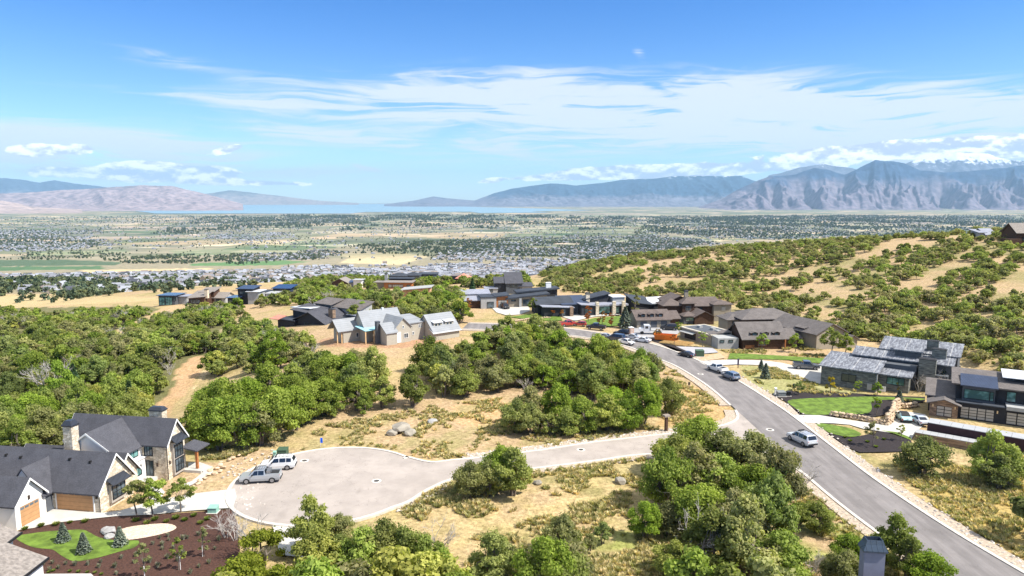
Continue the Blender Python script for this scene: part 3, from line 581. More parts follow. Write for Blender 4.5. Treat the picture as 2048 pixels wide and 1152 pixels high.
LM = {'oak': leafmat('leaf_oak', [(.115, .165, .035), (.15, .19, .055), (.12, .20, .03), (.165, .185, .075), (.10, .15, .045), (.185, .22, .05)]),
      'bright': leafmat('leaf_bright', [(.115, .19, .025), (.13, .185, .035), (.10, .165, .025)], .3),
      'lime': leafmat('leaf_lime', [(.125, .165, .02), (.11, .155, .02)], .2), 'sage': leafmat('leaf_sage', [(.125, .155, .06), (.145, .165, .07), (.11, .14, .05)], .3),
      'fall': leafmat('leaf_autumn', [(.17, .085, .02), (.14, .11, .03), (.16, .065, .02)], .3), 'yellow': leafmat('leaf_yellow', [(.20, .18, .02)], .2),
      'spruce': leafmat('needle_blue', [(.085, .12, .08), (.07, .105, .07)], .25, .1), 'fir': leafmat('needle_green', [(.045, .085, .03), (.03, .07, .03)], .3, .1),
      'straw': leafmat('grass_straw', [(.33, .335, .175), (.29, .30, .15), (.20, .24, .09), (.36, .35, .19)], .3, .3), 'lav': leafmat('leaf_silver', [(.17, .20, .14), (.15, .18, .12)], .2),
      'gtuft': leafmat('grass_green', [(.10, .16, .03), (.13, .175, .04)], .2), 'hill': leafmat('leaf_hill', [(.12, .165, .045), (.155, .18, .065), (.13, .19, .045), (.175, .185, .09), (.11, .15, .05)], .45)}
bark = mat('bark', (.17, .14, .115), .95, .3, 4.); twig = mat('twig_pale', (.42, .385, .35), .95, .25, 3.)
def leaves(cent, out, size, g, asp=.75, up=.25, tonew=None):
    n = len(cent); d = out + g.normal(0, .55, (n, 3)); d[:, 2] += up; d /= np.linalg.norm(d, axis=1)[:, None] + 1e-9
    a = np.cross(d, g.normal(0, 1, (n, 3))); a /= np.linalg.norm(a, axis=1)[:, None] + 1e-9; b = np.cross(d, a); s_ = (size * g.uniform(.55, 1.45, n))[:, None]
    a = a * s_ * .5; b = b * s_ * .5 * asp; bend = d * s_ * .18
    V = np.stack([cent - a - bend, cent - b * 1., cent + a - bend, cent + b * 1.], 1).reshape(-1, 3); Fq = np.arange(4 * n).reshape(n, 4)
    tn = g.uniform(0, 1, n) if tonew is None else tonew; return V, Fq, tn
def leafmesh(name, V, Fq, tn, m):
    t4 = np.repeat(np.stack([tn, tn, tn, np.ones(len(tn))], 1), 4, 0); return npmesh(name, V, Fq, [m], [('tone', 'FLOAT_COLOR', 'POINT', t4)])
def tree_meshes(seed, Rr, H, nb, nl, leaf, m, base=.18, stems=3, sparse=.0, name='crown'):
    """broad crown: leaf clumps through the volume of many boughs, plus stems and limbs reaching into them"""
    g = np.random.default_rng(seed); cs = []; rs = []
    k = 0
    while len(cs) < nb and k < 900:
        k += 1; t = g.uniform(0, 1) ** .8; z = base * H + t * (1 - base) * H * .86; env = Rr * (math.sin(math.pi * min(1, .22 + t * .78)) ** .6) * (.92 if t < .8 else .7)
        a = g.uniform(0, 2 * math.pi); r = env * math.sqrt(g.uniform(.05, 1)); rb = Rr * g.uniform(.13, .31)
        p = np.array([r * math.cos(a), r * math.sin(a), z + rb * .2])
        if all(np.linalg.norm(p - c) > .42 * (rb + r2) for c, r2 in zip(cs, rs)): cs.append(p); rs.append(rb)
    cs = np.array(cs); rs = np.array(rs); w = rs ** 2 / (rs ** 2).sum(); bi = g.choice(len(cs), nl, p=w)
    d = g.normal(0, 1, (nl, 3)); d /= np.linalg.norm(d, axis=1)[:, None]; d[:, 2] = np.where(d[:, 2] < -.3, d[:, 2] * .6, d[:, 2])
    rad = g.uniform(.25, 1.3, nl) ** .6 * np.where(g.uniform(0, 1, nl) < .16, g.uniform(1.15, 1.55, nl), 1.); c = cs[bi] + d * (rs[bi] * rad)[:, None] * np.array([1, 1, .82]); tb = g.uniform(0, 1, len(cs))
    V, Fq, tn = leaves(c, d, leaf, g, tonew=np.clip(.55 * tb[bi] + .45 * g.uniform(0, 1, nl), 0, 1))
    cm_ = leafmesh(name, V, Fq, tn, m); mb = MB()
    for i in range(stems):
        a = 2 * math.pi * i / stems + g.uniform(-.5, .5); x0, y0 = .25 * math.cos(a) * (stems > 1), .25 * math.sin(a) * (stems > 1); x1, y1 = x0 + Rr * .2 * math.cos(a), y0 + Rr * .2 * math.sin(a); hh = H * g.uniform(.32, .45)
        mb.tube([(x0, y0, -.5), ((x0 + x1) / 2, (y0 + y1) / 2, hh * .5), (x1, y1, hh)], [.045 * Rr + .03, .035 * Rr + .03, .025 * Rr + .02], 5)
        for j in g.choice(len(cs), min(len(cs), max(2, nb // stems // 2)), replace=False):
            e = cs[j]; mid = (np.array([x1, y1, hh]) + e) / 2 + g.normal(0, .12 * Rr, 3); mb.tube([(x1, y1, hh * .97), tuple(mid), tuple(e)], [.022 * Rr + .015, .014 * Rr + .01, .008 * Rr], 4, 0, False)
    me = bpy.data.meshes.new('trunk'); me.from_pydata(mb.v, [], mb.f); me.materials.append(bark); me.update(); return cm_, me
def bare_mesh(seed, H, n0=4, spread=.5, thick=.09, depth=4, bm=None):
    g = np.random.default_rng(seed); mb = MB()
    def br(p, d, L, r, k):
        q_ = p + d * L * .55 + g.normal(0, .05 * L, 3); e = p + d * L + g.normal(0, .07 * L, 3); mb.tube([tuple(p), tuple(q_), tuple(e)], [r, r * .8, r * .6], 4 if k < depth else 3, 0, False)
        if k > 0:
            for _ in range(3 if k > 1 else 4):
                nd = d + g.normal(0, spread, 3); nd[2] = abs(nd[2]) * .7 + .25; nd /= np.linalg.norm(nd); br(q_ + (e - q_) * g.uniform(0, 1), nd, L * g.uniform(.5, .78), r * .55, k - 1)
    for i in range(n0):
        a = 2 * math.pi * i / n0 + g.uniform(-.4, .4); d = np.array([math.cos(a) * .42, math.sin(a) * .42, 1.]); d /= np.linalg.norm(d); br(np.array([.15 * math.cos(a), .15 * math.sin(a), -.3]), d, H * .42, thick, depth - 1)
    me = bpy.data.meshes.new('branches'); me.from_pydata(mb.v, [], mb.f); me.materials.append(bm or twig); me.update(); return me
def conifer_mesh(seed, H, Rr, m, n=1500, lay=11):
    g = np.random.default_rng(seed); t = g.uniform(0, 1, n) ** .75; li = np.floor(t * lay) / lay; z = H * (.06 + .94 * li) + g.normal(0, .02 * H, n); rmax = Rr * (1 - li) * 1.05 + .05
    a = g.uniform(0, 2 * math.pi, n); nbr = 9; a = np.round(a * nbr / 6.283 + li * 5) / nbr * 6.283 + g.normal(0, .16, n) - li * 5 * 6.283 / nbr; r = rmax * np.sqrt(g.uniform(.04, 1, n))
    c = np.stack([r * np.cos(a), r * np.sin(a), z - r * .28 + .1], 1); d = np.stack([np.cos(a) * .4, np.sin(a) * .4, np.ones(n)], 1)
    V, Fq, tn = leaves(c, d, Rr * .30, g, .6, .6); cm_ = leafmesh('crown', V, Fq, tn, m)
    mb = MB(); mb.tube([(0, 0, -.3), (0, 0, H * .96)], [.06 * Rr + .03, .01], 6); me = bpy.data.meshes.new('trunk'); me.from_pydata(mb.v, [], mb.f); me.materials.append(bark); me.update(); return cm_, me
def tuft_mesh(seed, Rr, H, n, m, w=.05, spread=.8):
    g = np.random.default_rng(seed); a = g.uniform(0, 6.283, n); r0 = Rr * .25 * np.sqrt(g.uniform(0, 1, n)); r1 = r0 + Rr * spread * g.uniform(.2, 1, n); h = H * g.uniform(.55, 1, n)
    p = np.stack([r0 * np.cos(a), r0 * np.sin(a), np.full(n, -.03)], 1); e = np.stack([r1 * np.cos(a), r1 * np.sin(a), h], 1); sd = np.stack([-np.sin(a), np.cos(a), np.zeros(n)], 1) * w; md = (p + e) / 2; md[:, 2] += .12 * H
    V = np.stack([p - sd * .6, p + sd * .6, md + sd, e], 1).reshape(-1, 3); V2 = np.stack([p - sd * .6, md + sd, e, md - sd], 1).reshape(-1, 3)
    V = np.concatenate([V, V2]); return leafmesh('tuft', V, np.arange(len(V)).reshape(-1, 4), np.tile(g.uniform(0, 1, n), 2), m)

# --- variants
big = [tree_meshes(100 + i, 2.7 + .25 * (i % 3), 5.2 + .5 * (i % 4), 42, 9500, .25, LM[['oak', 'oak', 'bright', 'oak', 'sage', 'oak'][i]], .12, 4) for i in range(6)]
mid = [tree_meshes(200 + i, 2.5 + .3 * (i % 3), 4.6 + .45 * (i % 4), 24, 2900, .40, LM[['oak', 'oak', 'bright', 'oak', 'sage', 'oak', 'oak'][i]], .12, 3) for i in range(7)]
far = [tree_meshes(300 + i, 2.6, 4.2, 13, 760, .72, LM[['oak', 'oak', 'bright', 'oak', 'sage', 'oak'][i]], .05, 1) for i in range(6)]
scrub = [tree_meshes(350 + i, 2.6 + .35 * (i % 3), 2.3 + .4 * (i % 3), 14, 900, .52, LM['hill'], .0, 1) for i in range(6)]
bare = [bare_mesh(400 + i, 5.2, 5, .5, .075, 4) for i in range(4)]
TYPE_H = {'big': 1, 'mid': 1, 'scrub': 1}
TREES = []   # x, y, z, scale, rot, kind(0 big/mid, 1 far, 2 scrub, 3 bare), zone
def region(poly, spacing, zone, smin=.8, smax=1.2, excl=(), kind=0, bare_p=.05, noise_cut=None, seed=1, jitter=.45, y0=30, y1=700, world=False):
    wp = poly if world else [P(*p) for p in poly]; ex = [[P(*p) for p in e] for e in excl]; g = np.random.default_rng(seed)
    xs = [p[0] for p in wp]; yy = [p[1] for p in wp]; gx, gy = np.meshgrid(np.arange(min(xs), max(xs), spacing), np.arange(max(y0, min(yy)), min(y1, max(yy)), spacing * .87))
    gx[::2] += spacing / 2; gx = (gx + g.uniform(-jitter, jitter, gx.shape) * spacing).ravel(); gy = (gy + g.uniform(-jitter, jitter, gy.shape) * spacing).ravel()
    k = inpoly(gx, gy, wp)
    for e in ex: k &= ~inpoly(gx, gy, e)
    for e in NO: k &= ~inpoly(gx, gy, e)
    if noise_cut: k &= fbm(gx / noise_cut[0], gy / noise_cut[1], 4, int(noise_cut[3]) if len(noise_cut) > 3 else 77) > noise_cut[2]
    gx, gy = gx[k], gy[k]
    if not len(gx): return
    gz = height(gx, gy)
    for x, y, z in zip(gx, gy, gz):
        TREES.append([x, y, z, g.uniform(smin, smax), g.uniform(0, 6.28), 3 if g.uniform() < bare_p else kind, zone, None])
NO = []  # ground kept clear: roads, drives, houses, tracks
NO.append([(p[0] - 1.6, p[1]) for p in RL] + [(p[0] + 2.6, p[1]) for p in RR[::-1]])
NO.append([(cc[0] + 1.12 * cr * math.cos(a), cc[1] + 1.12 * cr * math.sin(a)) for a in np.linspace(0, 6.28, 30)])
NO.append([(p[0], p[1] + 1.2) for p in north] + [(p[0], p[1] - 1.2) for p in south]); NO.append(drive)
NO.append(PP([(345, 738), (395, 708), (428, 710), (434, 724), (416, 750), (402, 780), (385, 812), (352, 858), (285, 860), (284, 820), (328, 792), (348, 765)]))
for poly in ([(640, 690), (650, 672), (680, 655), (930, 650), (905, 690), (840, 702), (740, 704)], [(540, 682), (545, 612), (690, 610), (705, 680)], [(310, 622), (316, 596), (360, 596), (415, 596), (455, 592), (515, 590), (515, 618), (455, 622), (415, 618), (360, 622)], [(515, 604), (520, 585), (595, 580), (600, 600)], [(655, 584), (660, 568), (730, 566), (732, 583)], [(745, 592), (750, 568), (830, 565), (832, 588)], [(798, 612), (800, 590), (866, 585), (868, 606)], [(775, 568), (780, 556), (890, 556), (890, 568)], [(905, 575), (910, 560), (995, 552), (1000, 562)], [(925, 640), (940, 575), (1270, 590), (1270, 640), (1060, 645)],
             [(1250, 660), (1262, 624), (1480, 620), (1600, 640), (1700, 670), (1720, 705), (1440, 715), (1350, 705)], [(1385, 735), (1460, 700), (1660, 712), (1650, 700), (1780, 702), (1930, 722), (1925, 775), (1990, 790), (2100, 800), (2100, 900), (1830, 905), (1640, 850), (1560, 800)],
             [(365, 925), (430, 915), (520, 898), (480, 990), (340, 1002)], [(310, 615), (320, 592), (460, 590), (470, 612), (400, 622)]): NO.append(PP(poly))
ca_, sa_ = math.cos(R(-9.1)), math.sin(R(-9.1))
NO.append([(-54.2 + x * ca_ - y * sa_, 76.3 + x * sa_ + y * ca_) for x, y in ((-16, -8), (13, -8), (13, 16.5), (-8, 16.5), (-16, 10))])
def T(px, py, s_, kind=0, zone='x', v=None, rot=None): x, y = P(px, py); TREES.append([x, y, h1(x, y), s_, random.uniform(0, 6.28) if rot is None else rot, kind, zone, v])
ZF = 'in the foreground grove beside the side road'; ZB = 'at the bottom edge by the turning circle'; ZN = 'in the grove across the side road'; ZK = 'in the thicket left of the turning circle'
ZM = 'in the woods below the grey unfinished house'; ZL = 'in the forest behind the white stone house'; ZH = 'on the dry hillside'; ZR = 'on the slope behind the slate house'; ZT = 'among the houses on the far ridge'; ZE = 'on the grass verge right of the road'
# foreground, individually placed
for a in [(1345, 950, 1.15), (1400, 925, 1.2), (1450, 940, 1.25), (1500, 955, 1.1), (1330, 1010, 1.0), (1385, 1000, 1.1), (1440, 1005, 1.1), (1510, 1020, 1.1), (1340, 1070, .8), (1290, 1075, .55), (1400, 1075, 1.0), (1465, 1085, 1.15), (1540, 1080, 1.1), (1420, 1150, 1.1), (1490, 1160, 1.2), (1560, 1165, 1.05), (1380, 1215, 1.0), (1450, 1250, 1.1), (1530, 1250, 1.1), (1350, 1150, .7)]: T(*a, 0, ZF)
T(1550, 1010, 1.15, 0, ZF, ('big', 4)); T(1590, 1000, 1.0, 3, ZF, ('bare', 1)); T(1405, 1130, 1.25, 3, ZF, ('bare', 2)); T(1340, 1010, 1.1, 3, ZF, ('bare', 0)); T(1545, 960, 1.1, 3, ZF, ('bare', 3)); T(1625, 1150, .5, 3, ZF, ('bare', 1))
T(1600, 1045, .55, 0, ZF); T(1632, 1062, .6, 0, ZF)
for a in [(942, 992, .72), (978, 988, .85), (1025, 988, .92), (1003, 975, .88)]: T(*a, 0, 'in the round clump below the side road')
for a in [(1125, 1110, .75), (1150, 1108, .45), (1205, 1085, .4), (1180, 1098, .35), (985, 1175, .95), (1010, 1160, .7), (1110, 1195, .95), (1135, 1190, .8), (1090, 1205, .9)]: T(*a, 0, 'on the bare slope in the foreground')
for a in [(455, 1260, 1.0), (640, 1165, 1.0), (680, 1155, .8), (730, 1165, .85), (770, 1155, .8), (810, 1165, .85), (850, 1165, .8), (885, 1180, .55), (720, 1240, 1.1), (790, 1235, 1.2), (860, 1230, 1.1), (640, 1245, 1.1), (920, 1240, .8)]: T(*a, 0, ZB)
T(680, 1075, .55, 0, ZB, ('big', 0)); T(625, 1110, .8, 0, ZB); T(500, 1110, 1.0, 3, ZB, ('bare', 0)); T(470, 1080, .7, 3, ZB, ('bare', 1)); T(880, 1110, .8, 3, ZB, ('bare', 2))
for a in [(1692, 1135, .6), (1715, 1120, .5), (1790, 1130, .75), (1815, 1160, .6), (1852, 1190, .7), (1690, 1180, .7)]: T(*a, 0, 'beside the tall chimney at the bottom')
T(1845, 948, .95, 0, ZE); T(1978, 965, .92, 0, ZE); T(2015, 968, .98, 0, ZE); T(1998, 975, .8, 0, ZE); T(2075, 1085, 1.1, 0, ZE)
for a in [(1035, 862, .85), (1065, 868, .8), (1100, 868, .75), (1135, 868, .85), (1165, 864, .85), (1060, 845, .95), (1115, 845, .9), (1212, 860, .95), (1248, 858, .95), (1285, 850, 1.0), (1225, 838, .85), (1160, 838, .8)]: T(*a, 0, ZN)
T(1335, 826, .9, 0, ZN, ('big', 5)); T(1300, 752, .9, 0, ZN); T(1280, 730, .8, 0, ZN); T(1315, 748, .6, 0, ZN)
for a in [(415, 897, 1.05), (440, 898, 1.15), (480, 895, 1.1), (520, 888, 1.15), (555, 878, 1.1), (590, 858, 1.1), (615, 842, 1.0), (450, 860, 1.2), (500, 850, 1.2), (550, 845, 1.2), (590, 830, 1.1), (430, 830, 1.1), (490, 822, 1.1), (540, 815, 1.1), (395, 875, .95)]: T(a[0], a[1], a[2], 0, ZK, ('big', 2 if random.random() < .7 else random.randrange(6)))
sand_gaps = [[(440, 765), (520, 745), (610, 738), (600, 758), (545, 782), (470, 792)], [(900, 812), (960, 797), (1025, 797), (1020, 850), (1000, 870), (890, 880)], [(955, 715), (1000, 705), (1010, 735), (965, 745)], [(1120, 700), (1255, 706), (1270, 735), (1215, 740)], [(800, 742), (850, 735), (850, 760), (800, 765)], [(1290, 765), (1360, 760), (1420, 790), (1470, 840), (1330, 850), (1300, 800)], [(1000, 650), (1100, 650), (1100, 662), (1010, 668)]]
region([(620, 835), (600, 790), (430, 735), (440, 720), (560, 712), (640, 738), (720, 748), (900, 740), (925, 712), (985, 692), (1170, 702), (1205, 712), (1270, 735), (1300, 790), (1190, 800), (1040, 800), (860, 812), (740, 830)], 3.8, ZM, .6, 1.25, sand_gaps, 0, .07, (7.5, 7.5, .39), 5)
region([(950, 700), (990, 676), (1165, 690), (1180, 702), (1100, 720), (960, 720)], 4.4, ZM, .8, 1.15, sand_gaps, 0, .05, None, 6)
region([(-260, 980), (-260, 636), (60, 634), (220, 628), (330, 630), (230, 668), (215, 690), (300, 690), (420, 690), (405, 708), (350, 720), (345, 760), (320, 790), (285, 815), (282, 862), (230, 900), (100, 960)], 3.7, ZL, .55, 1.3, [[(205, 682), (215, 664), (330, 612), (360, 608), (350, 618), (300, 640), (235, 680)], [(120, 800), (160, 785), (165, 805), (130, 815)]], 0, .05, (16, 16, .35), 7, .5, 88, 480)
region([(220, 690), (300, 650), (360, 625), (470, 622), (530, 668), (600, 692), (640, 725), (560, 700), (420, 735), (400, 708), (300, 695)], 4.3, ZM, .7, 1.1, [[(400, 690), (470, 640), (500, 628), (480, 650), (430, 690)]], 0, .08, (16, 16, .41), 8)
region([(415, 725), (470, 735), (440, 760), (400, 770)], 4, ZM, .7, 1.1, (), 0, .1, None, 9)
region([(540, 615), (640, 600), (760, 598), (900, 582), (930, 600), (935, 650), (900, 655), (830, 655), (700, 650), (690, 640)], 4.8, ZT, .8, 1.2, (), 0, .03, (20, 20, .33), 10)
region([(360, 622), (540, 590), (620, 565), (900, 560), (990, 560), (960, 580), (900, 570), (560, 612), (450, 625)], 6.0, ZT, .9, 1.4, (), 1, .0, (25, 25, .33), 11)
region([(920, 572), (1050, 560), (1060, 575), (960, 590)], 5, ZT, 1, 1.4, (), 1, 0, None, 12)
# hillside: clumps that run down the fall line with bare earth between them
hillpoly = [(24, 262), (60, 208), (82, 196), (90, 178), (96, 160), (100, 140), (103, 118), (112, 95), (190, 90), (420, 300), (430, 420), (260, 440), (60, 520), (25, 480), (16, 400), (12, 300)]
g_ = np.random.default_rng(55)
for _ in range(11000):
    x, y = g_.uniform(0, 430), g_.uniform(88, 520)
    if not inpoly(np.array([x]), np.array([y]), hillpoly)[0]: continue
    if any(inpoly(np.array([x]), np.array([y]), e)[0] for e in NO): continue
    a = x * .80 + y * .60; b2 = -x * .60 + y * .80
    den = fbm(np.array([a / 34]), np.array([b2 / 15]), 4, 61)[0] + .55 * fbm(np.array([x / 8]), np.array([y / 8]), 2, 64)[0]
    _py = float(proj(x, y, h1(x, y))[1]); low = .34 * float(ss(_py, 575, 640)) + .07 * float(ss(_py, 480, 520)) + (.20 if y > 395 - .1 * x else 0)
    if den + low < .695: continue
    TREES.append([x, y, h1(x, y), g_.uniform(.4, 1.05) * (1 if y > 190 else 1.1), g_.uniform(0, 6.28), 2, ZH if y > 190 else ZR, None])
SPARE = PP([(1385, 735), (1300, 690), (1420, 690), (1460, 700), (1410, 720)])
# --- rank by size in the picture, keep the largest as things
TA = []
for t_ in TREES:
    x, y, z, s_ = t_[:4]; px, py, fw = proj(x, y, z + 2.2 * s_); t_.append(float(px)); t_.append(float(py)); t_.append(float(s_ / fw))
    if -90 < px < 2140 and py < 1240: TA.append(t_)
TA.sort(key=lambda t_: -t_[10])
green = [t_ for t_ in TA if t_[5] != 3]; dry = [t_ for t_ in TA if t_[5] == 3]
ok = [t_ for t_ in green if -20 < t_[8] < 2068 and t_[9] < 1165]
ind = ok[:292]; ids = set(map(id, ind)); rest = [t_ for t_ in green if id(t_) not in ids]; bind = [t_ for t_ in dry if -10 < t_[8] < 2058 and t_[9] < 1160][:60]; bids = set(map(id, bind)); brest = [t_ for t_ in dry if id(t_) not in bids]
WORDS = ['first', 'second', 'third', 'fourth', 'fifth', 'sixth', 'seventh', 'eighth', 'ninth', 'tenth']
def ordn(k):
    if k < 10: return WORDS[k]
    k += 1; return '%d%s' % (k, 'th' if 10 <= k % 100 <= 20 else {1: 'st', 2: 'nd', 3: 'rd'}.get(k % 10, 'th'))
PRO = {}
def proto(kd, vi):
    k = (kd, vi)
    if k in PRO: return copy_tree(PRO[k])
    src = {'big': big, 'mid': mid, 'scrub': scrub}.get(kd)
    if kd == 'bare':
        o_ = thing('bare_tree', '', 'bare tree', (0, 0, 0)); c_ = bpy.data.objects.new('branches', bare[vi]); C.objects.link(c_); c_.parent = o_
    else:
        o_ = thing('oak_tree' if kd != 'scrub' else 'oak_shrub', '', 'tree' if kd != 'scrub' else 'shrub', (0, 0, 0))
        for nm, me in (('crown', src[vi][0]), ('trunk', src[vi][1])): c_ = bpy.data.objects.new(nm, me); C.objects.link(c_); c_.parent = o_
    PRO[k] = o_; return o_
zones = {}
TONE = {2: 'bright green', 4: 'grey-green'}
for t_ in ind + bind:
    kd = 'bare' if t_[5] == 3 else 'scrub' if t_[5] == 2 else ('big' if t_[10] > .0072 else 'mid')
    v = t_[7] if t_[7] and t_[7][0] == kd else (kd, random.randrange({'big': 6, 'mid': 7, 'scrub': 6, 'bare': 4}[kd]))
    if t_[6] == ZK and kd != 'bare' and random.random() < .7: v = (kd, 2)
    o_ = proto(*v); o_.location = t_[:3]; o_.rotation_euler = (0, 0, t_[4]); k = t_[3]; o_.scale = (k * random.uniform(.92, 1.1), k * random.uniform(.92, 1.1), k * random.uniform(.85, 1.3))
    zones.setdefault((t_[6], kd == 'bare', kd == 'scrub'), []).append((t_[8], o_, v, k))
for (zn, ba, scb), L_ in zones.items():
    L_.sort(key=lambda a: a[0])
    for i, (px, o_, v, k) in enumerate(L_):
        if ba: o_['label'] = f'bare grey tree {zn}, {ordn(i)} from left'; o_['group'] = 'bare trees ' + zn
        else:
            sz = 'small ' if k < .7 else 'large ' if k > 1.12 else ''; tn_ = TONE.get(v[1], 'green') if not scb else 'dark green'
            o_['label'] = f"{sz}{tn_} {'shrub' if scb else 'oak'} {zn}, {ordn(i)} from left"; o_['group'] = ('oaks ' if not scb else 'shrubs ') + zn
# --- the rest as masses
def scatter(name, pts, sources, label=None, kind='stuff', tilt=None):
    """pts rows: x, y, z, scale, rot, index ; sources: list of (mesh, ...) tuples joined per index"""
    if not len(pts): return
    pts = np.array(pts, float); me = bpy.data.meshes.new(name); me.vertices.add(len(pts)); me.vertices.foreach_set('co', pts[:, :3].astype(np.float32).ravel())
    for nm, ty, k in (('scl', 'FLOAT', 3), ('rot', 'FLOAT', 4), ('idx', 'INT', 5)):
        a = me.attributes.new(nm, ty, 'POINT'); a.data.foreach_set('value', pts[:, k].astype(np.int32 if ty == 'INT' else np.float32))
    o_ = bpy.data.objects.new(name, me); C.objects.link(o_); tag(o_, label, None, None, kind)
    col_ = bpy.data.collections.new(name + '_source')
    for k, ms in enumerate(sources):
        ms = ms if isinstance(ms, (tuple, list)) else (ms,)
        if len(ms) == 1: so_ = bpy.data.objects.new('%s_%03d' % (name, k), ms[0])
        else:
            bm = bmesh.new(); mats = []
            so_me = bpy.data.meshes.new(name); 
            for m_ in ms:
                n0 = len(bm.faces); bm.from_mesh(m_); bm.faces.ensure_lookup_table()
                for f_ in bm.faces[n0:]: f_.material_index += len(mats)
                mats += list(m_.materials)
            bm.to_mesh(so_me); bm.free()
            for m_ in mats: so_me.materials.append(m_)
            so_ = bpy.data.objects.new('%s_%03d' % (name, k), so_me)
        col_.objects.link(so_)
    ng = bpy.data.node_groups.new(name, 'GeometryNodeTree'); ng.interface.new_socket('Geometry', in_out='INPUT', socket_type='NodeSocketGeometry'); ng.interface.new_socket('Geometry', in_out='OUTPUT', socket_type='NodeSocketGeometry')
    N = ng.nodes; gi = N.new('NodeGroupInput'); gq = N.new('NodeGroupOutput'); ip = N.new('GeometryNodeInstanceOnPoints'); ci = N.new('GeometryNodeCollectionInfo'); ci.inputs['Collection'].default_value = col_; ci.inputs['Separate Children'].default_value = True; ci.inputs['Reset Children'].default_value = True
    def na(nm, ty): a = N.new('GeometryNodeInputNamedAttribute'); a.data_type = ty; a.inputs['Name'].default_value = nm; return [x for x in a.outputs if x.enabled and x.name == 'Attribute'][0]
    cx = N.new('ShaderNodeCombineXYZ'); ng.links.new(na('rot', 'FLOAT'), cx.inputs[2]); ng.links.new(cx.outputs[0], ip.inputs['Rotation']); ng.links.new(na('scl', 'FLOAT'), ip.inputs['Scale']); ng.links.new(na('idx', 'INT'), ip.inputs['Instance Index'])
    ip.inputs['Pick Instance'].default_value = True; ng.links.new(gi.outputs[0], ip.inputs['Points']); ng.links.new(ci.outputs[0], ip.inputs['Instance']); ng.links.new(ip.outputs[0], gq.inputs[0])
    md = o_.modifiers.new('scatter', 'NODES'); md.node_group = ng; return o_
def rows(lst, n): return [[t_[0], t_[1], t_[2], t_[3], t_[4], random.randrange(n)] for t_ in lst]
scatter('oak_woodland', rows([t_ for t_ in rest if t_[5] == 0 and t_[1] < 260], 7), mid)
scatter('oak_woodland', rows([t_ for t_ in rest if t_[5] == 1 or (t_[5] == 0 and t_[1] >= 260)], 6), far)
scatter('hillside_scrub', rows([t_ for t_ in rest if t_[5] == 2], 6), scrub)
scatter('bare_brush', rows(brest, 4), bare)
print('TREES', len(TREES), len(ind), len(rest), len(bind), len(brest))
# --- grasses and stones: nobody could count them
tufts = [tuft_mesh(500 + i, .45, .5, 26, LM['straw'], .035) for i in range(3)] + [tuft_mesh(510 + i, .5, .42, 26, LM['sage'], .045) for i in range(2)]
def inany(x, y, polys):
    k = np.zeros(len(x), bool)
    for e in polys: k |= inpoly(x, y, e)
    return k
g_ = np.random.default_rng(66); pts = []
for poly, n, mixp in [([(600, 905), (640, 850), (860, 812), (1010, 795), (1320, 850), (1310, 872), (900, 920)], 2600, .3), ([(930, 950), (1290, 915), (1300, 1060), (1100, 1300), (870, 1300), (900, 1100), (790, 1015)], 3600, .45), ([(1300, 930), (1560, 950), (1620, 980), (1850, 1152), (1850, 1400), (1100, 1400), (1200, 1080)], 3800, .3),
                      ([(1780, 920), (2100, 910), (2300, 1300), (2040, 1140), (1900, 1060)], 2600, .15), ([(1290, 760), (1350, 740), (1480, 830), (1480, 855), (1330, 850)], 1100, .15), ([(1470, 728), (1550, 735), (1640, 770), (1760, 790), (1600, 785), (1520, 768)], 1500, .6), ([(1440, 700), (1640, 690), (1650, 715), (1460, 706)], 500, .6), ([(380, 885), (520, 898), (480, 915), (400, 920)], 400, .6), ([(430, 790), (620, 738), (620, 760), (560, 790)], 300, .3), ([(1170, 700), (1260, 706), (1290, 740), (1210, 745)], 300, .1)]:
    wp = PP(poly); xs = [p[0] for p in wp]; yy = [p[1] for p in wp]; x = g_.uniform(min(xs), max(xs), n * 3); y = g_.uniform(min(yy), max(yy), n * 3)
    k = inpoly(x, y, wp) & ~inany(x, y, NO[:4]) & (fbm(x / 4, y / 4, 3, 91) > .43); x, y = x[k][:n], y[k][:n]; z = height(x, y) - .12
    for a, b_, c_ in zip(x, y, z): pts.append([a, b_, c_, g_.uniform(.45, 1.25), g_.uniform(0, 6.28), int(g_.integers(3, 5) if g_.uniform() < mixp * .45 else g_.integers(0, 3))])
scatter('dry_grass', pts, tufts)
def rock_mesh(seed, m, sq=.7):
    g = np.random.default_rng(seed); bm = bmesh.new(); bmesh.ops.create_icosphere(bm, subdivisions=2, radius=.5); ax = g.normal(0, 1, (7, 3)); ax /= np.linalg.norm(ax, axis=1)[:, None]; of = g.uniform(.26, .42, 7)
    for v in bm.verts:
        p = np.array(v.co)
        for a_, o2 in zip(ax, of):
            dd = p @ a_
            if dd > o2: p = p - a_ * (dd - o2)
        v.co = Vector((p[0] * 1.15, p[1], p[2] * sq))
    me = bpy.data.meshes.new('stone'); bm.to_mesh(me); bm.free(); me.materials.append(m); return me
m_rock = mat('stone_pale', (.52, .46, .40), .9, .25, 2., .5, 6., rnd=.35); m_bould = mat('boulder_tan', (.56, .42, .28), .9, .22, 2., .5, 5., rnd=.2); m_rgrey = mat('boulder_grey', (.33, .32, .31), .9, .2, 2., .5, 5.)
rocks = [rock_mesh(600 + i, m_rock) for i in range(5)]
pts = []
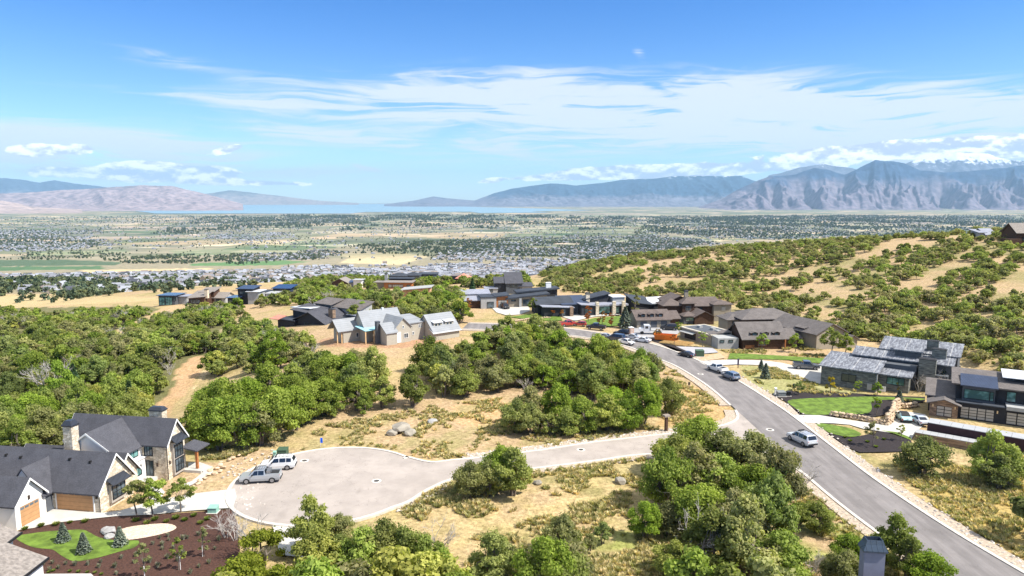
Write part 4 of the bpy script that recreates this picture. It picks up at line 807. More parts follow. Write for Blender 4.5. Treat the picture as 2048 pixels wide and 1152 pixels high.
def along(line, lo, hi, dens, smin, smax, zz=0.):
    L = [np.array(p, float) for p in line]
    for k in range(len(L) - 1):
        d = L[k + 1] - L[k]; ln = np.linalg.norm(d)
        if ln < 1e-3: continue
        n = np.array([-d[1], d[0]]) / ln
        for _ in range(int(ln * dens + g_.uniform())):
            p = L[k] + d * g_.uniform() + n * g_.uniform(min(lo, hi), max(lo, hi)); pts.append([p[0], p[1], h1(*p) + zz, g_.uniform(smin, smax), g_.uniform(0, 6.28), int(g_.integers(0, 5))])
along(RR[:60], -.6, -2.8, 4.5, .12, .5); along(RL[:js], .6, 2.0, 3.5, .1, .35); along(RL[jn:jn + 34], .6, 2.1, 3., .1, .35); along(north[14:34], .5, 2.4, 9, .2, .5); along(south[16:], .5, 1.8, 6, .12, .4)
along(arc[14:30], -.6, -3.0, 7, .12, .4); along(PP([(560, 905), (500, 925), (466, 960)]), -2, 1., 5, .12, .4)
scatter('roadside_stones', pts, rocks)
# ================================================================== HOUSES
m_roofg = mat('shingle_charcoal', (.085, .085, .098), .9, .12, .7, 0, kind='shingle'); m_roofb = mat('shingle_brown', (.150, .118, .105), .9, .15, .7, 0, kind='shingle'); m_rooft = mat('shingle_taupe', (.24, .21, .185), .9, .28, 3.2, .5, 9.)
m_rooftp = mat('shingle_weathered', (.165, .145, .135), .9, .15, .7, 0, kind='shingle'); m_slate = mat('roof_slate', (.115, .12, .14), .8, .2, .8, 0, kind='slatepatch'); m_metal = mat('metal_dark', (.030, .034, .044), .4, .1, 1., 0, metal=.0, spec=.5, kind='seam')
m_metb = mat('metal_blue', (.035, .048, .085), .35, .15, 1., 0, spec=.6, kind='seam'); m_metg = mat('roof_membrane', (.28, .29, .34), .7, .1, .6, 0, kind='seam', k=.5); m_flatd = mat('roof_flat_dark', (.045, .052, .065), .7, .2, .4)
m_white = mat('stucco_white', (.78, .75, .70), .9, .04, 1.); m_trim = mat('trim_white', (.80, .79, .76), .7, .03, 1.); m_stone = mat('limestone', (.66, .59, .48), .9, .08, 1., .5, kind='stone'); m_ledge = mat('ledgestone_grey', (.155, .16, .145), .9, .1, 1., .3, kind='ledge')
m_ledgeb = mat('ledgestone_brown', (.23, .16, .11), .9, .15, 1., .3, kind='ledge'); m_tan = mat('siding_tan', (.42, .39, .32), .9, .05, 1., 0, kind='lap'); m_stucco = mat('stucco_tan', (.30, .26, .20), .9, .08, 1.); m_dark = mat('wall_dark', (.032, .033, .038), .8, .15, 1.); m_dgrey = mat('wall_grey', (.09, .098, .11), .8, .1, 1.)
m_lgrey = mat('wall_pale_grey', (.36, .36, .35), .85, .08, 1.); m_brown = mat('wood_brown', (.085, .045, .028), .8, .3, 3., 0, kind='seam', k=1.6); m_cedar = mat('wood_cedar', (.42, .16, .055), .7, .25, 3., 0, kind='seam', k=2); m_door = mat('garage_wood', (.47, .26, .12), .6, .08, 2., 0, kind='lap', k=.42)
m_pane = setp(mat('window_glass', (.035, .05, .06), .06, .2, .5, 0, spec=.6, kind='pane')); m_pang = setp(mat('window_glass_green', (.06, .13, .12), .08, .2, .5, spec=.6, kind='pane')); m_panew = mat('frosted_glass', (.40, .38, .34), .3, .1, .8, spec=.5)
m_black = mat('frame_black', (.018, .018, .02), .5, .1, 1.); m_copper = mat('lamp_bronze', (.06, .04, .03), .5); m_amber = mat('sconce_amber', (.75, .55, .3), .4); m_mem = mat('underlay_white', (.55, .56, .58), .6, .05, 1.); m_grm = mat('underlay_grey', (.27, .28, .292), .7, .08, .5, 0, kind='lap', k=.5)
m_pink = mat('roof_clay', (.50, .22, .16), .85, .15, 1.); m_solar = mat('solar_panel', (.02, .032, .075), .15, .2, 1., 0, spec=.8, kind='seam'); m_wood = mat('lumber', (.62, .42, .22), .8, .15, 2.); m_wrap = mat('house_wrap', (.30, .55, .62), .6, .1, 1.)
def flipf(side):  # local wall frame: returns function (a, z, out) -> xyz
    if side == 'f': return lambda p, a, z, o: (a, p - o, z)
    if side == 'b': return lambda p, a, z, o: (a, p + o, z)
    if side == 'r': return lambda p, a, z, o: (p + o, a, z)
    return lambda p, a, z, o: (p - o, a, z)
def wbox(mb, f, p, a0, a1, z0, z1, o0, o1, mi=0):
    q0 = f(p, a0, z0, o0); q1 = f(p, a1, z1, o1); mb.box(min(q0[0], q1[0]), max(q0[0], q1[0]), min(q0[1], q1[1]), max(q0[1], q1[1]), min(q0[2], q1[2]), max(q0[2], q1[2]), mi)
class H:
    def __init__(s, name, label, A=None, B=None, cat='house', org=None, ang=None, group=None, z=None):
        if A is not None:
            a = np.array(P(*A)); b_ = np.array(P(*B)); org = a; ang = math.atan2(b_[1] - a[1], b_[0] - a[0]); s.W = float(np.linalg.norm(b_ - a))
        s.o = tuple(org); s.z = h1(*org) if z is None else z; s.ang = ang; s.e = thing(name, label, cat, (org[0], org[1], s.z), ang, group); s.w = MB(); s.r = MB(); s.wm = []; s.rm = []; s.t = MB()
    def mi(s, m, L_): 
        if m not in L_: L_.append(m)
        return L_.index(m)
    def g(s, x0, x1, y0, y1, ze, zr, ax='x', wm=None, rm=None, z0=-1.0, oh=.4, og=None, t=.16, trim=False):
        s.w.gable(x0, x1, y0, y1, z0, ze, zr, ax, s.mi(wm, s.wm)); s.r.groof(x0, x1, y0, y1, ze, zr, ax, oh, t, .2, s.mi(rm, s.rm), og)
        if trim:
            s.tt = MB(); og_ = oh if og is None else og; sl = (zr - ze) / ((y1 - y0) / 2 if ax == 'x' else (x1 - x0) / 2)
            for e_ in ((x0 - og_ - .05, x0 - og_ + .02), (x1 + og_ - .02, x1 + og_ + .05)) if ax == 'x' else ((y0 - og_ - .05, y0 - og_ + .02), (y1 + og_ - .02, y1 + og_ + .05)):
                for sgn in (-1, 1):
                    if ax == 'x': m_ = (y0 + y1) / 2; h_ = (y1 - y0) / 2 + oh; pts = [(m_, zr + .17), (m_ + sgn * h_, zr + .17 - sl * h_)]
                    else: m_ = (x0 + x1) / 2; h_ = (x1 - x0) / 2 + oh; pts = [(m_, zr + .17), (m_ + sgn * h_, zr + .17 - sl * h_)]
                    v = []
                    for k_ in e_:
                        for (c_, z_) in pts:
                            for dz in (0, -.26): v.append((k_, c_, z_ + dz) if ax == 'x' else (c_, k_, z_ + dz))
                    s.tb(v, [(0, 1, 3, 2), (4, 6, 7, 5), (0, 4, 5, 1), (2, 3, 7, 6), (0, 2, 6, 4), (1, 5, 7, 3)])
    def tb(s, v, f): mb = MB(); mb.add(v, f); mb.build('bargeboard', m_trim, s.e)
    def h(s, x0, x1, y0, y1, ze, zr, wm=None, rm=None, z0=-1.0, oh=.6): s.w.box(x0, x1, y0, y1, z0, ze, s.mi(wm, s.wm)); s.r.hip(x0, x1, y0, y1, ze, zr, oh, .16, .18, s.mi(rm, s.rm))
    def f(s, x0, x1, y0, y1, zt, wm=None, rm=None, z0=-1.0, oh=.5, tf=0., tx=0., t=.22):  # flat or shed roof: tf = rise front to back, tx = rise left to right
        c = lambda x, y: zt + tf * (y - y0) / (y1 - y0) + tx * (x - x0) / (x1 - x0); i_ = s.mi(wm, s.wm)
        s.w.add([(x0, y0, z0), (x1, y0, z0), (x1, y1, z0), (x0, y1, z0), (x0, y0, c(x0, y0)), (x1, y0, c(x1, y0)), (x1, y1, c(x1, y1)), (x0, y1, c(x0, y1))], [(0, 3, 2, 1), (4, 5, 6, 7), (0, 1, 5, 4), (1, 2, 6, 5), (2, 3, 7, 6), (3, 0, 4, 7)], i_)
        if rm: s.r.plate([(x, y, c(x, y) + .24) for x, y in ((x0 - oh, y0 - oh), (x1 + oh, y0 - oh), (x1 + oh, y1 + oh), (x0 - oh, y1 + oh))], t, s.mi(rm, s.rm))
    def plate(s, pts, rm, t=.16): s.r.plate(pts, t, s.mi(rm, s.rm))
    def wall(s, x0, x1, y0, y1, z0, z1, m): s.w.box(x0, x1, y0, y1, z0, z1, s.mi(m, s.wm))
    def done(s):
        s.wo = s.w.build('wall', s.wm, s.e); s.ro = s.r.build('roof', s.rm, s.e) if s.r.v else None
        return s
    def win(s, side, p, a, z, w, h, nx=1, nz=1, fm=None, pm=None, nm='window', fr=.08):
        f = flipf(side); mb = MB(); a0, a1 = a - w / 2, a + w / 2
        for (b0, b1, c0, c1) in ((a0, a1, z, z + fr), (a0, a1, z + h - fr, z + h), (a0, a0 + fr, z + fr, z + h - fr), (a1 - fr, a1, z + fr, z + h - fr)): wbox(mb, f, p, b0, b1, c0, c1, -.02, .09)
        for i in range(1, nx): c = a0 + w * i / nx; wbox(mb, f, p, c - fr * .35, c + fr * .35, z + fr, z + h - fr, -.02, .075)
        for i in range(1, nz): c = z + h * i / nz; wbox(mb, f, p, a0 + fr, a1 - fr, c - fr * .35, c + fr * .35, -.02, .07)
        o_ = mb.build(nm, fm or m_black, s.e); q_ = MB(); wbox(q_, f, p, a0 + fr * .5, a1 - fr * .5, z + fr * .5, z + h - fr * .5, -.02, .035); q_.build('pane', pm or m_pane, o_); return o_
    def gdoor(s, side, p, a, w, h, m=None, panes=0, z=0.05, fm=None):
        f = flipf(side); mb = MB(); wbox(mb, f, p, a - w / 2, a + w / 2, z, z + h, -.02, .03); o_ = mb.build('garage_door', m or m_door, s.e)
        fr = MB(); wbox(fr, f, p, a - w / 2 - .14, a - w / 2, z, z + h + .16, -.02, .08); wbox(fr, f, p, a + w / 2, a + w / 2 + .14, z, z + h + .16, -.02, .08); wbox(fr, f, p, a - w / 2, a + w / 2, z + h, z + h + .16, -.02, .08); fr.build('frame', fm or m_trim, o_)
        if panes:
            pn = MB(); k = w / panes
            for i in range(panes): wbox(pn, f, p, a - w / 2 + k * (i + .12), a - w / 2 + k * (i + .88), z + h * .82, z + h * .93, .0, .045)
            pn.build('pane', m_pane, o_)
        return o_
    def gglass(s, side, p, a, w, h, nx, nz=4, z=.05):
        f = flipf(side); mb = MB(); wbox(mb, f, p, a - w / 2, a + w / 2, z, z + h, -.02, .03); o_ = mb.build('garage_door', m_black, s.e); pn = MB()
        for i in range(nx):
            for j in range(nz): wbox(pn, f, p, a - w / 2 + w / nx * (i + .06), a - w / 2 + w / nx * (i + .94), z + h / nz * (j + .1), z + h / nz * (j + .9), .0, .05)
        pn.build('pane', m_panew, o_)
    def box(s, nm, x0, x1, y0, y1, z0, z1, m, parent=None): mb = MB(); mb.box(x0, x1, y0, y1, z0, z1); return mb.build(nm, m, parent or s.e)
    def chim(s, x0, x1, y0, y1, z0, z1, m=None, cap=None, cz=.5):
        c = s.box('chimney', x0, x1, y0, y1, z0, z1, m or m_stone, s.ro); mb = MB(); o_ = .1; i_ = .18
        b0 = [(x0 - o_, y0 - o_, z1), (x1 + o_, y0 - o_, z1), (x1 + o_, y1 + o_, z1), (x0 - o_, y1 + o_, z1)]; b1 = [(x, y, z1 + cz * .25) for x, y, z in b0]; b2 = [(x0 + i_, y0 + i_, z1 + cz), (x1 - i_, y0 + i_, z1 + cz), (x1 - i_, y1 - i_, z1 + cz), (x0 + i_, y1 - i_, z1 + cz)]
        v = b0 + b1 + b2; fcs = [(0, 3, 2, 1), (8, 9, 10, 11)] + [(k * 4 + i, k * 4 + (i + 1) % 4, k * 4 + 4 + (i + 1) % 4, k * 4 + 4 + i) for k in (0, 1) for i in range(4)]
        mb.add(v, fcs); mb.build('cap', cap or m_metal, c); return c
    def sconce(s, side, p, a, z, m=None): f = flipf(side); mb = MB(); wbox(mb, f, p, a - .09, a + .09, z, z + .45, 0, .16); mb.build('sconce', m or m_copper, s.e)
    def dormer(s, x, y0, y1, zb, w, h, wm, rm, pitch=.25):  # small dormer on a front slope
        mb = MB(); mb.box(x - w / 2, x + w / 2, y0, y1, zb, zb + h, 0); mb.groof(x - w / 2, x + w / 2, y0, y1, zb + h, zb + h + pitch, 'y', .22, .09, .1, 1, .25); o_ = mb.build('dormer', [wm, rm], s.ro)
        q_ = MB(); q_.box(x - w * .32, x + w * .32, y0 - .04, y0 + .02, zb + .12 * h, zb + h * .92); q_.build('window', m_pane, o_)
# --- white stone house
a = H('stone_house', 'white limestone house with charcoal shingle roofs and orange wood garage doors', org=(-54.2, 76.3), ang=R(-9.1), z=0)
a.g(-14, 6.45, 0, 5.5, 2.6, 6.0, 'x', m_stone, m_roofg, og=.35, trim=True); a.g(-3.9, .35, -1.62, 2.6, 2.6, 5.3, 'y', m_white, m_roofg, og=.1); a.g(-8, .55, -5.2, -1.5, 3.0, 5.1, 'x', m_white, m_roofg, trim=True)
a.g(-6.2, 8.1, 9.9, 13.6, 4.9, 7.4, 'x', m_stone, m_roofg, trim=True); a.g(-3.3, 4.5, 5.6, 11.4, 4.5, 7.2, 'y', m_white, m_roofg, og=.3, trim=True); a.g(4.0, 6.0, 3.2, 7.0, 2.75, 5.1, 'x', m_stone, m_roofg, og=.4, trim=True)
a.f(2.5, 5.0, 5.5, 10, 2.75, m_white, m_trim, oh=.15, t=.12); a.g(-8.5, -1.5, 4.0, 8.5, 2.5, 5.0, 'x', m_white, m_roofg, og=.4, trim=True)
a.w = a.w; a.plate([(8.0, 12.7, 3.3), (10.3, 12.9, 2.85), (10.3, 15.8, 2.85), (8.0, 15.8, 3.3)], m_roofg); a.done()
a.box('post', 9.8, 10.1, 13.2, 13.5, -.2, 2.72, m_cedar); a.box('step', 8.2, 10.9, 12.6, 13.4, -.2, .22, m_conc); a.box('step', 5.2, 6.6, 8.3, 9.0, -.1, .16, m_conc); a.box('step', 5.2, 6.6, 9.0, 9.86, -.1, .32, m_conc)
a.chim(-1.7, -.5, 4.4, 5.5, 2, 8.4, m_stone, m_metal, .7); a.chim(4.0, 5.9, 12.4, 13.4, 4, 8.2, m_stone, m_metal, .5)
a.gdoor('f', 0, 3.3, 4.8, 2.3, panes=6); a.gdoor('r', .55, -3.4, 2.5, 2.3, panes=4); a.win('f', 9.9, 5.55, .3, 1.1, 2.1, 2, 1, nm='front_door'); a.win('f', 9.9, 5.5, 3.0, 1.2, 1.6, 3, 1)
a.win('r', 4.5, 7.6, 3.25, 3.2, 1.05, 4, 1, m_black, m_pang); a.win('r', 5.0, 8.2, .9, 1.6, 1.3, 3, 1, m_black, m_pang); o_ = a.box('door', .35, .42, -1.0, -.15, 0.05, 2.1, m_dgrey)
for (p, y0, y1, z0, z1, zm) in ((6.45, 1.5, 3.9, .45, 2.7, None), (8.1, 10.75, 12.75, .2, 4.6, 2.35)):   # projecting bays with metal awnings
    mb = MB(); mb.box(p - .05, p + .38, y0, y1, z0, z1); bay = mb.build('bay', mat('bay_taupe', (.40, .36, .31), .8, .05, 1.), a.e)
    ws = [(z0 + .35, z1 - z0 - .6)] if zm is None else [(z0 + .35, 1.75), (zm + .15, 1.7)]
    for zz, hh in ws: a.win('r', p + .38, (y0 + y1) / 2, zz, y1 - y0 - .3, hh, 3, 2)
    mb = MB(); mb.plate([(p, y0 - .3, z1 + .75), (p + 1.0, y0 - .3, z1 + .1), (p + 1.0, y1 + .3, z1 + .1), (p, y1 + .3, z1 + .75)], .08); mb.build('awning', m_metal, a.e)
for sd, p, q_, z in (('f', 0, .45, 1.7), ('f', 0, 6.2, 1.7), ('r', .55, -3.4, 2.75), ('r', 8.1, 10.3, 1.9), ('r', 8.1, 13.1, 1.9), ('f', 9.9, 6.7, 1.7)): a.sconce(sd, p, q_, z)
for x, y in ((-9, 1.9), (-5.4, 1.9), (1.2, 2.0), (4.0, 1.9), (-7.5, 2.0)):
    mb = MB(); z_ = 2.6 + (y / 2.75) * 3.4 + .2; mb.box(x - .12, x + .12, y - .12, y + .16, z_ - .1, z_ + .22); mb.build('vent', m_black, a.ro)
mb = MB(); [mb.tube([(6.55, -.05, .0), (6.55, -.05, 2.5)], .045, 5), mb.tube([(.05, -.08, 0), (.05, -.08, 2.5)], .045, 5), mb.tube([(8.2, 9.8, 0), (8.2, 9.8, 4.8)], .05, 5)]; mb.build('downpipe', m_black, a.e)
# --- neighbour roof, bottom-left corner
a = H('taupe_roof_house', 'house corner with taupe shingle roof at the bottom left', org=(-55.5, 52.0), ang=R(0), z=0)
a.wall(-6, 11.7, -6, 7.9, -1, 2.68, m_white); e_ = [(11.9, 8.2, 2.9), (5.4, 8.8, 5.9), (5.4, -6, 5.9), (11.9, -6, 2.9)]; a.plate([(11.9, 8.4, 2.7), (11.9, -6, 2.7), (4.5, -6, 5.6), (4.5, 8.4, 5.6)], m_rooft); a.plate([(4.5, 8.4, 5.6), (4.5, -6, 5.6), (-4, -6, 2.5), (-4, 8.4, 2.5)], m_rooft)
a.plate([(6.9, 11.9, 3.4), (7.1, 8.9, 3.4), (1.5, 8.9, 5.6), (1.5, 11.9, 5.6)], m_rooft); a.wall(-2, 6.4, 6, 11.4, -1, 3.1, m_white); a.done(); mb = MB(); mb.box(11.9, 12.03, -6, 8.4, 2.5, 2.72); mb.add([(6.9, 11.95, 3.2), (7.1, 8.85, 3.2), (7.1, 8.85, 3.42), (6.9, 11.95, 3.42), (7.05, 11.95, 3.2), (7.25, 8.85, 3.2), (7.25, 8.85, 3.42), (7.05, 11.95, 3.42)], [(0, 1, 2, 3), (7, 6, 5, 4), (3, 2, 6, 7), (0, 4, 5, 1), (0, 3, 7, 4), (1, 5, 6, 2)]); mb.build('gutter', m_black, a.e)
# --- house below the frame with the tall chimney
a = H('chimney_house', 'house below the frame with a tall grey chimney', org=(31.3, 56.2), ang=R(-7), z=0)
a.g(-6, 8, -9.5, -1.0, 2.6, 4.4, 'x', m_dgrey, m_rooftp); a.done(); m_chg = mat('chimney_stucco', (.22, .22, .27), .9, .08, 1.5)
c_ = a.box('chimney', -.85, .85, -1.0, .05, -.5, 6.0, m_chg, a.ro); mb = MB()
b0 = [(-1, -1.15, 6.0), (1, -1.15, 6.0), (1, .2, 6.0), (-1, .2, 6.0)]; b1 = [(x, y, 6.14) for x, y, z in b0]; b2 = [(-.78, -.95, 6.62), (.78, -.95, 6.62), (.78, 0, 6.62), (-.78, 0, 6.62)]; b3 = [(-.66, -.85, 7.0), (.66, -.85, 7.0), (.66, -.1, 7.0), (-.66, -.1, 7.0)]; b4 = [(x * .93, y * .93 - .03, 7.0) for x, y, z in b3]; b5 = [(x, y, 6.6) for x, y, z in b4]
vv = b0 + b1 + b2 + b3 + b4 + b5; mb.add(vv, [(0, 3, 2, 1), (20, 21, 22, 23)] + [(k * 4 + i, k * 4 + (i + 1) % 4, k * 4 + 4 + (i + 1) % 4, k * 4 + 4 + i) for k in range(5) for i in range(4)]); mb.build('cap', mat('cap_blue_black', (.045, .065, .095), .45, .1, 1., 0, spec=.6, kind='seam'), c_)
# --- grey unfinished house
a = H('unfinished_house', 'grey clad house under construction with white dormers on red dirt', org=(-29.6, 169.8), ang=R(40), z=0)
a.g(0, 4.7, 0, 13, 3.8, 6.1, 'y', m_tan, m_grm, oh=.35); a.g(-5, 6, 6.5, 12.5, 3.8, 7.3, 'x', m_tan, m_grm, oh=.35); a.g(-9.5, -3, 9.5, 15, 3.0, 5.4, 'x', m_tan, m_grm, oh=.35, og=1.6); a.g(-2.9, 0.1, -.9, 5, 3.0, 5.0, 'x', m_tan, m_grm, oh=.3)
a.f(4.7, 9.3, .8, 8, 4.3, m_tan, m_grm, oh=.25, tf=1.0); a.g(9.4, 17.5, -3.4, 5.0, 2.2, 6.0, 'x', m_tan, m_grm, oh=.35); a.plate([(8.9, -4.0, 1.9), (17.9, -4.0, 1.9), (17.9, -2.0, 2.95), (8.9, -2.0, 2.95)], m_mem)
a.plate([(-6.5, 3.5, 3.4), (-1.8, 3.5, 3.4), (-1.8, 9, 3.9), (-6.5, 9, 3.9)], m_wrap, .12); a.done()
for x in (-11, -9.8): a.box('post', x - .12, x + .12, 9.7, 9.95, -.5, 2.9, m_wood)
a.box('post', -6.4, -6.15, 3.6, 3.85, -.5, 3.2, m_wood); a.box('post', -4, -3.75, 3.6, 3.85, -.5, 3.2, m_wood); c_ = a.chim(-3.9, -2.9, 2.2, 3.2, -.5, 5.6, m_dgrey, m_dgrey, .1); a.box('vent', 1.6, 2.2, 9.2, 9.8, 6.6, 7.8, m_mem, a.ro)
for x in (11.6, 15.2):
    mb = MB(); mb.box(x - 1.3, x + 1.3, -2.2, 1.2, 2.4, 4.3, 0); mb.plate([(x - 1.5, -2.5, 4.35), (x + 1.5, -2.5, 4.35), (x + 1.5, 1.4, 5.1), (x - 1.5, 1.4, 5.1)], .12, 1); d_ = mb.build('dormer', [m_tan, m_mem], a.ro)
    q_ = MB(); q_.box(x - .9, x - .3, -2.26, -2.1, 3.0, 3.9); q_.box(x + .1, x + .7, -2.26, -2.1, 3.0, 3.9); q_.build('window', m_pane, d_)
a.win('f', 0, 3.2, .9, 1.3, 1.3, 2, 1, m_trim); a.win('f', 0, 2.4, 3.5, .5, .8, 1, 1, m_trim); a.win('f', .8, 5.8, 1.3, .6, .9, 1, 1, m_trim); a.win('f', .8, 8.0, 3.0, 1.1, .9, 2, 2, m_trim); a.box('door', .4, 1.7, -.08, .02, 0, 2.7, m_trim); a.win('f', 9.5, -5.6, .8, .8, 1.2, 1, 1, m_trim)
# --- slate-roofed modern house
a = H('slate_roof_house', 'low modern house of grey ledgestone with streaked slate shed roofs', A=(1641, 766.7), B=(1742.8, 782), z=0)
a.f(0, 9.7, 0, 9.8, 3.55, m_ledge, m_slate, oh=.5, tf=.9); a.f(9.7, 14.8, 2.6, 8.5, 2.9, m_ledge, m_slate, oh=.5, tf=.75); a.f(4.2, 21, 8.4, 12, 4.9, m_dgrey, m_slate, oh=.4, tf=.8); a.f(9.7, 15.5, 6, 8.4, 4.4, m_dgrey, None); a.f(8.5, 21.6, 12.2, 18.5, 6.0, m_dgrey, m_slate, oh=.5, tf=1.2); a.f(11.3, 15.8, 9.6, 12.8, 6.6, m_dgrey, m_slate, oh=.3, tf=.7)
a.f(18.6, 20.6, 6.5, 9, 3.2, m_dgrey, None); a.done(); a.chim(15.8, 18.6, 6.3, 7.7, -.5, 6.0, m_ledge, m_dark, .25); a.chim(17.4, 19.8, 10.6, 11.6, 5, 7.4, m_ledge, m_dark, .2); a.chim(16.2, 18.2, 13.5, 14.4, 6, 8.4, m_ledge, m_dark, .2)
a.win('f', 0, 5.0, 1.15, 2.6, 1.5, 2, 1, m_black, mat('blind_olive', (.11, .11, .075), .5, .1)); a.win('f', 2.6, 12.6, 1.2, 3.0, 1.4, 3, 1, m_black, m_pang); a.box('utility_cabinet', 8.3, 9.1, -.25, .0, .2, 1.4, m_lgrey); a.box('post', 9.75, 9.95, -.3, 0.0, 0, 3.3, m_lgrey); a.box('railing', 10.2, 11.3, .8, .9, 0, 1, m_trim)
for y in (7.0, 8.6, 10.5, 12.5): a.box('post', 21.9, 22.15, y, y + .25, -.5, 4.4, m_tan)
# --- dark modern house, right edge
a = H('dark_modern_house', 'dark two-storey modern house with brown roofs, stone garage gable and glass doors', A=(1858, 829), B=(1915, 837), z=0)
a.g(0, 4.0, 0, 6, 2.2, 2.9, 'y', m_ledgeb, m_rooftp, oh=.5, og=.7, t=.12); a.f(4.0, 16, .9, 7, 2.5, m_dark, m_flatd, oh=.35, t=.16); a.f(3.6, 18, 3.0, 9, 5.3, m_dark, m_rooftp, oh=.7, tf=1.0, z0=2); a.f(4.5, 9.0, 2.2, 5.8, 5.2, m_dgrey, m_metb, oh=.35, tf=.9, z0=2.5); a.f(-.2, 3.0, 3, 9, 2.7, m_dark, m_rooftp, oh=.6, tf=1.2)
a.f(10.5, 13.2, .3, 3, 3.0, m_lgrey, None, z0=2.4); a.plate([(10, 5, 6.75), (18.5, 5, 6.75), (18.5, 9.5, 7.3), (10, 9.5, 7.3)], m_mem, .1); a.done()
a.gglass('f', 0, 2.1, 2.2, 1.7, 2, 3); a.gglass('f', .9, 6.7, 4.6, 1.9, 4, 4); a.gglass('f', .9, 12, 2.8, 1.9, 2, 4); a.win('f', 2.2, 6.5, 3.1, 3.6, 1.6, 1, 1, m_black, m_pang); a.win('f', 2.2, 8.55, 3.1, .6, 1.6, 1, 3, m_black, m_pang); a.win('f', 3.0, 11.2, 3.2, 1.3, 1.7, 1, 1, m_black, m_pang); a.win('f', 3.0, 13.8, 3.2, 1.3, 1.7, 1, 1, m_black, m_pang)
for x, p in ((.45, 0), (3.6, 0), (9.4, .9)): a.sconce('f', p, x, 1.5, m_amber)
# long low walls with pale capping in front of it
for nm, lb, pts, zt, wm_ in (('retaining_wall', 'upper long dark wall with pale grey panelled top', [(1855, 845.5), (1864, 831), (2075, 868), (2075, 884)], 2.2, mat('wall_maroon', (.045, .022, .026), .8, .15)), ('retaining_wall', 'lower long stone wall with pale grey panelled top', [(1830, 865.5), (1836, 854), (1990, 893), (1968, 890)], 1.0, m_ledgeb)):
    w4 = [pz(px, py, zt) for px, py in pts]; t_ = thing(nm, lb, 'wall', (w4[0][0], w4[0][1], 0), 0, 'long low walls by the dark house'); ox, oy = w4[0]
    if zt == 1.0: d_ = np.array(w4[3]) - np.array(w4[0]); n_2 = np.array([-d_[1], d_[0]]) / np.linalg.norm(d_); w4 = [w4[0], tuple(np.array(w4[0]) + n_2 * 1.9), tuple(np.array(w4[3]) + n_2 * 1.9), w4[3]]
    else: d_ = np.array(w4[3]) - np.array(w4[0]); n_2 = np.array([-d_[1], d_[0]]) / np.linalg.norm(d_); w4 = [w4[0], tuple(np.array(w4[0]) + n_2 * 2.6), tuple(np.array(w4[3]) + n_2 * 2.6), w4[3]]
    loc4 = [(x - ox, y - oy) for x, y in w4]; mb = MB(); mb.prism(loc4, -.6, zt); mb.build('wall', wm_, t_); a0, a1, a2, a3 = [np.array(p) for p in loc4]; n = 9; cp = MB()
    for i in range(n):
        t0, t1 = (i + .012) / n, (i + .988) / n; cp.prism([tuple(a0 + (a3 - a0) * t0), tuple(a0 + (a3 - a0) * t1), tuple(a1 + (a2 - a1) * t1), tuple(a1 + (a2 - a1) * t0)], zt + .002, zt + .09)
    cp.build('capping', mat('cap_pale_grey', (.36, .365, .37), .7, .06, 1.), t_)
# --- brown compound
a = H('dormer_garage', 'tan three-door garage with brown roof and three dormers', A=(1274, 656.5), B=(1340.6, 654.6), z=0)
a.g(0, 9.8, 0, 8, 2.4, 4.5, 'x', m_stucco, m_roofb, oh=.5); a.g(8, 13, 1.5, 8, 2.3, 3.9, 'x', m_brown, m_roofb, oh=.5); a.done()
for x in (1.9, 4.9, 7.9): a.gdoor('f', 0, x, 1.9, 1.9, m_dgrey, 0, fm=m_stucco)
for x in (1.9, 4.5, 7.1): a.dormer(x, .7, 3, 3.0, 1.5, .75, m_brown, m_roofb)
a = H('brown_mansion', 'sprawling two-storey brown mansion with hipped roofs and a chimney', A=(1333, 643), B=(1450, 641), z=0)
a.h(0, 6, 3, 9, 4.2, 6.0, m_brown, m_roofb); a.h(5.5, 9.2, 2, 6.5, 4.9, 6.4, m_brown, m_roofb, oh=.5); a.f(9, 18, 4, 9, 4.0, m_brown, m_roofb, oh=.7, tf=1.5); a.h(15.5, 21, 2.5, 7, 4.4, 5.4, m_stucco, m_roofb); a.g(7.4, 13.2, -3.5, 3, 1.9, 3.4, 'y', m_brown, m_roofb, oh=.5); a.h(4.4, 8.4, -2.4, 1.2, 1.8, 2.9, m_dgrey, m_roofb, oh=.4); a.g(2, 10, 6, 14, 4.9, 6.7, 'y', m_brown, m_roofb, oh=.5); a.done()
a.chim(7.8, 8.9, 6.8, 7.6, 5.5, 8.0, m_stucco, m_dark, .5); a.win('f', 2, 7.3, 2.9, 1.6, 1.4, 3, 2, m_stucco); a.win('f', 4, 12, 2.6, .8, .9); a.win('f', 2.5, 18.5, 2.6, 1.4, 1.2, 1, 1, m_stucco, m_panew); a.win('f', -2.4, 6.4, .5, 2.6, 1.0, 4, 1, m_stucco, m_pang)
a = H('flat_annex', 'low pale-walled flat-roofed annex with a shaded porch', A=(1360, 672), B=(1422, 690), z=0)
a.f(0, a.W, 0, 8, 2.5, m_stucco, None); a.plate([(-.2, -.2, 2.62), (a.W + .2, -.2, 2.62), (a.W + .2, 8.2, 2.62), (-.2, 8.2, 2.62)], mat('parapet_cream', (.52, .47, .38), .8), .3); a.plate([(1.2, -1.3, 1.7), (6.5, -1.3, 1.7), (6.5, .1, 1.95), (1.2, .1, 1.95)], m_lgrey, .1); a.done(); mb = MB(); mb.box(.6, a.W - .6, .6, 7.4, 2.63, 2.66); mb.build('roof_deck', m_dgrey, a.ro); a.box('door', 2, 6.4, -.06, .02, 0, 1.7, m_black)
for x, y in ((3, 3), (7, 4), (10, 3)): a.box('roof_unit', x, x + 1.2, y, y + 1, 2.66, 3.2, m_lgrey, a.ro)
a = H('dormer_barn', 'dark wood barn-like house with weathered shingle roof and three dormers', A=(1489, 697.5), B=(1570, 696), z=0)
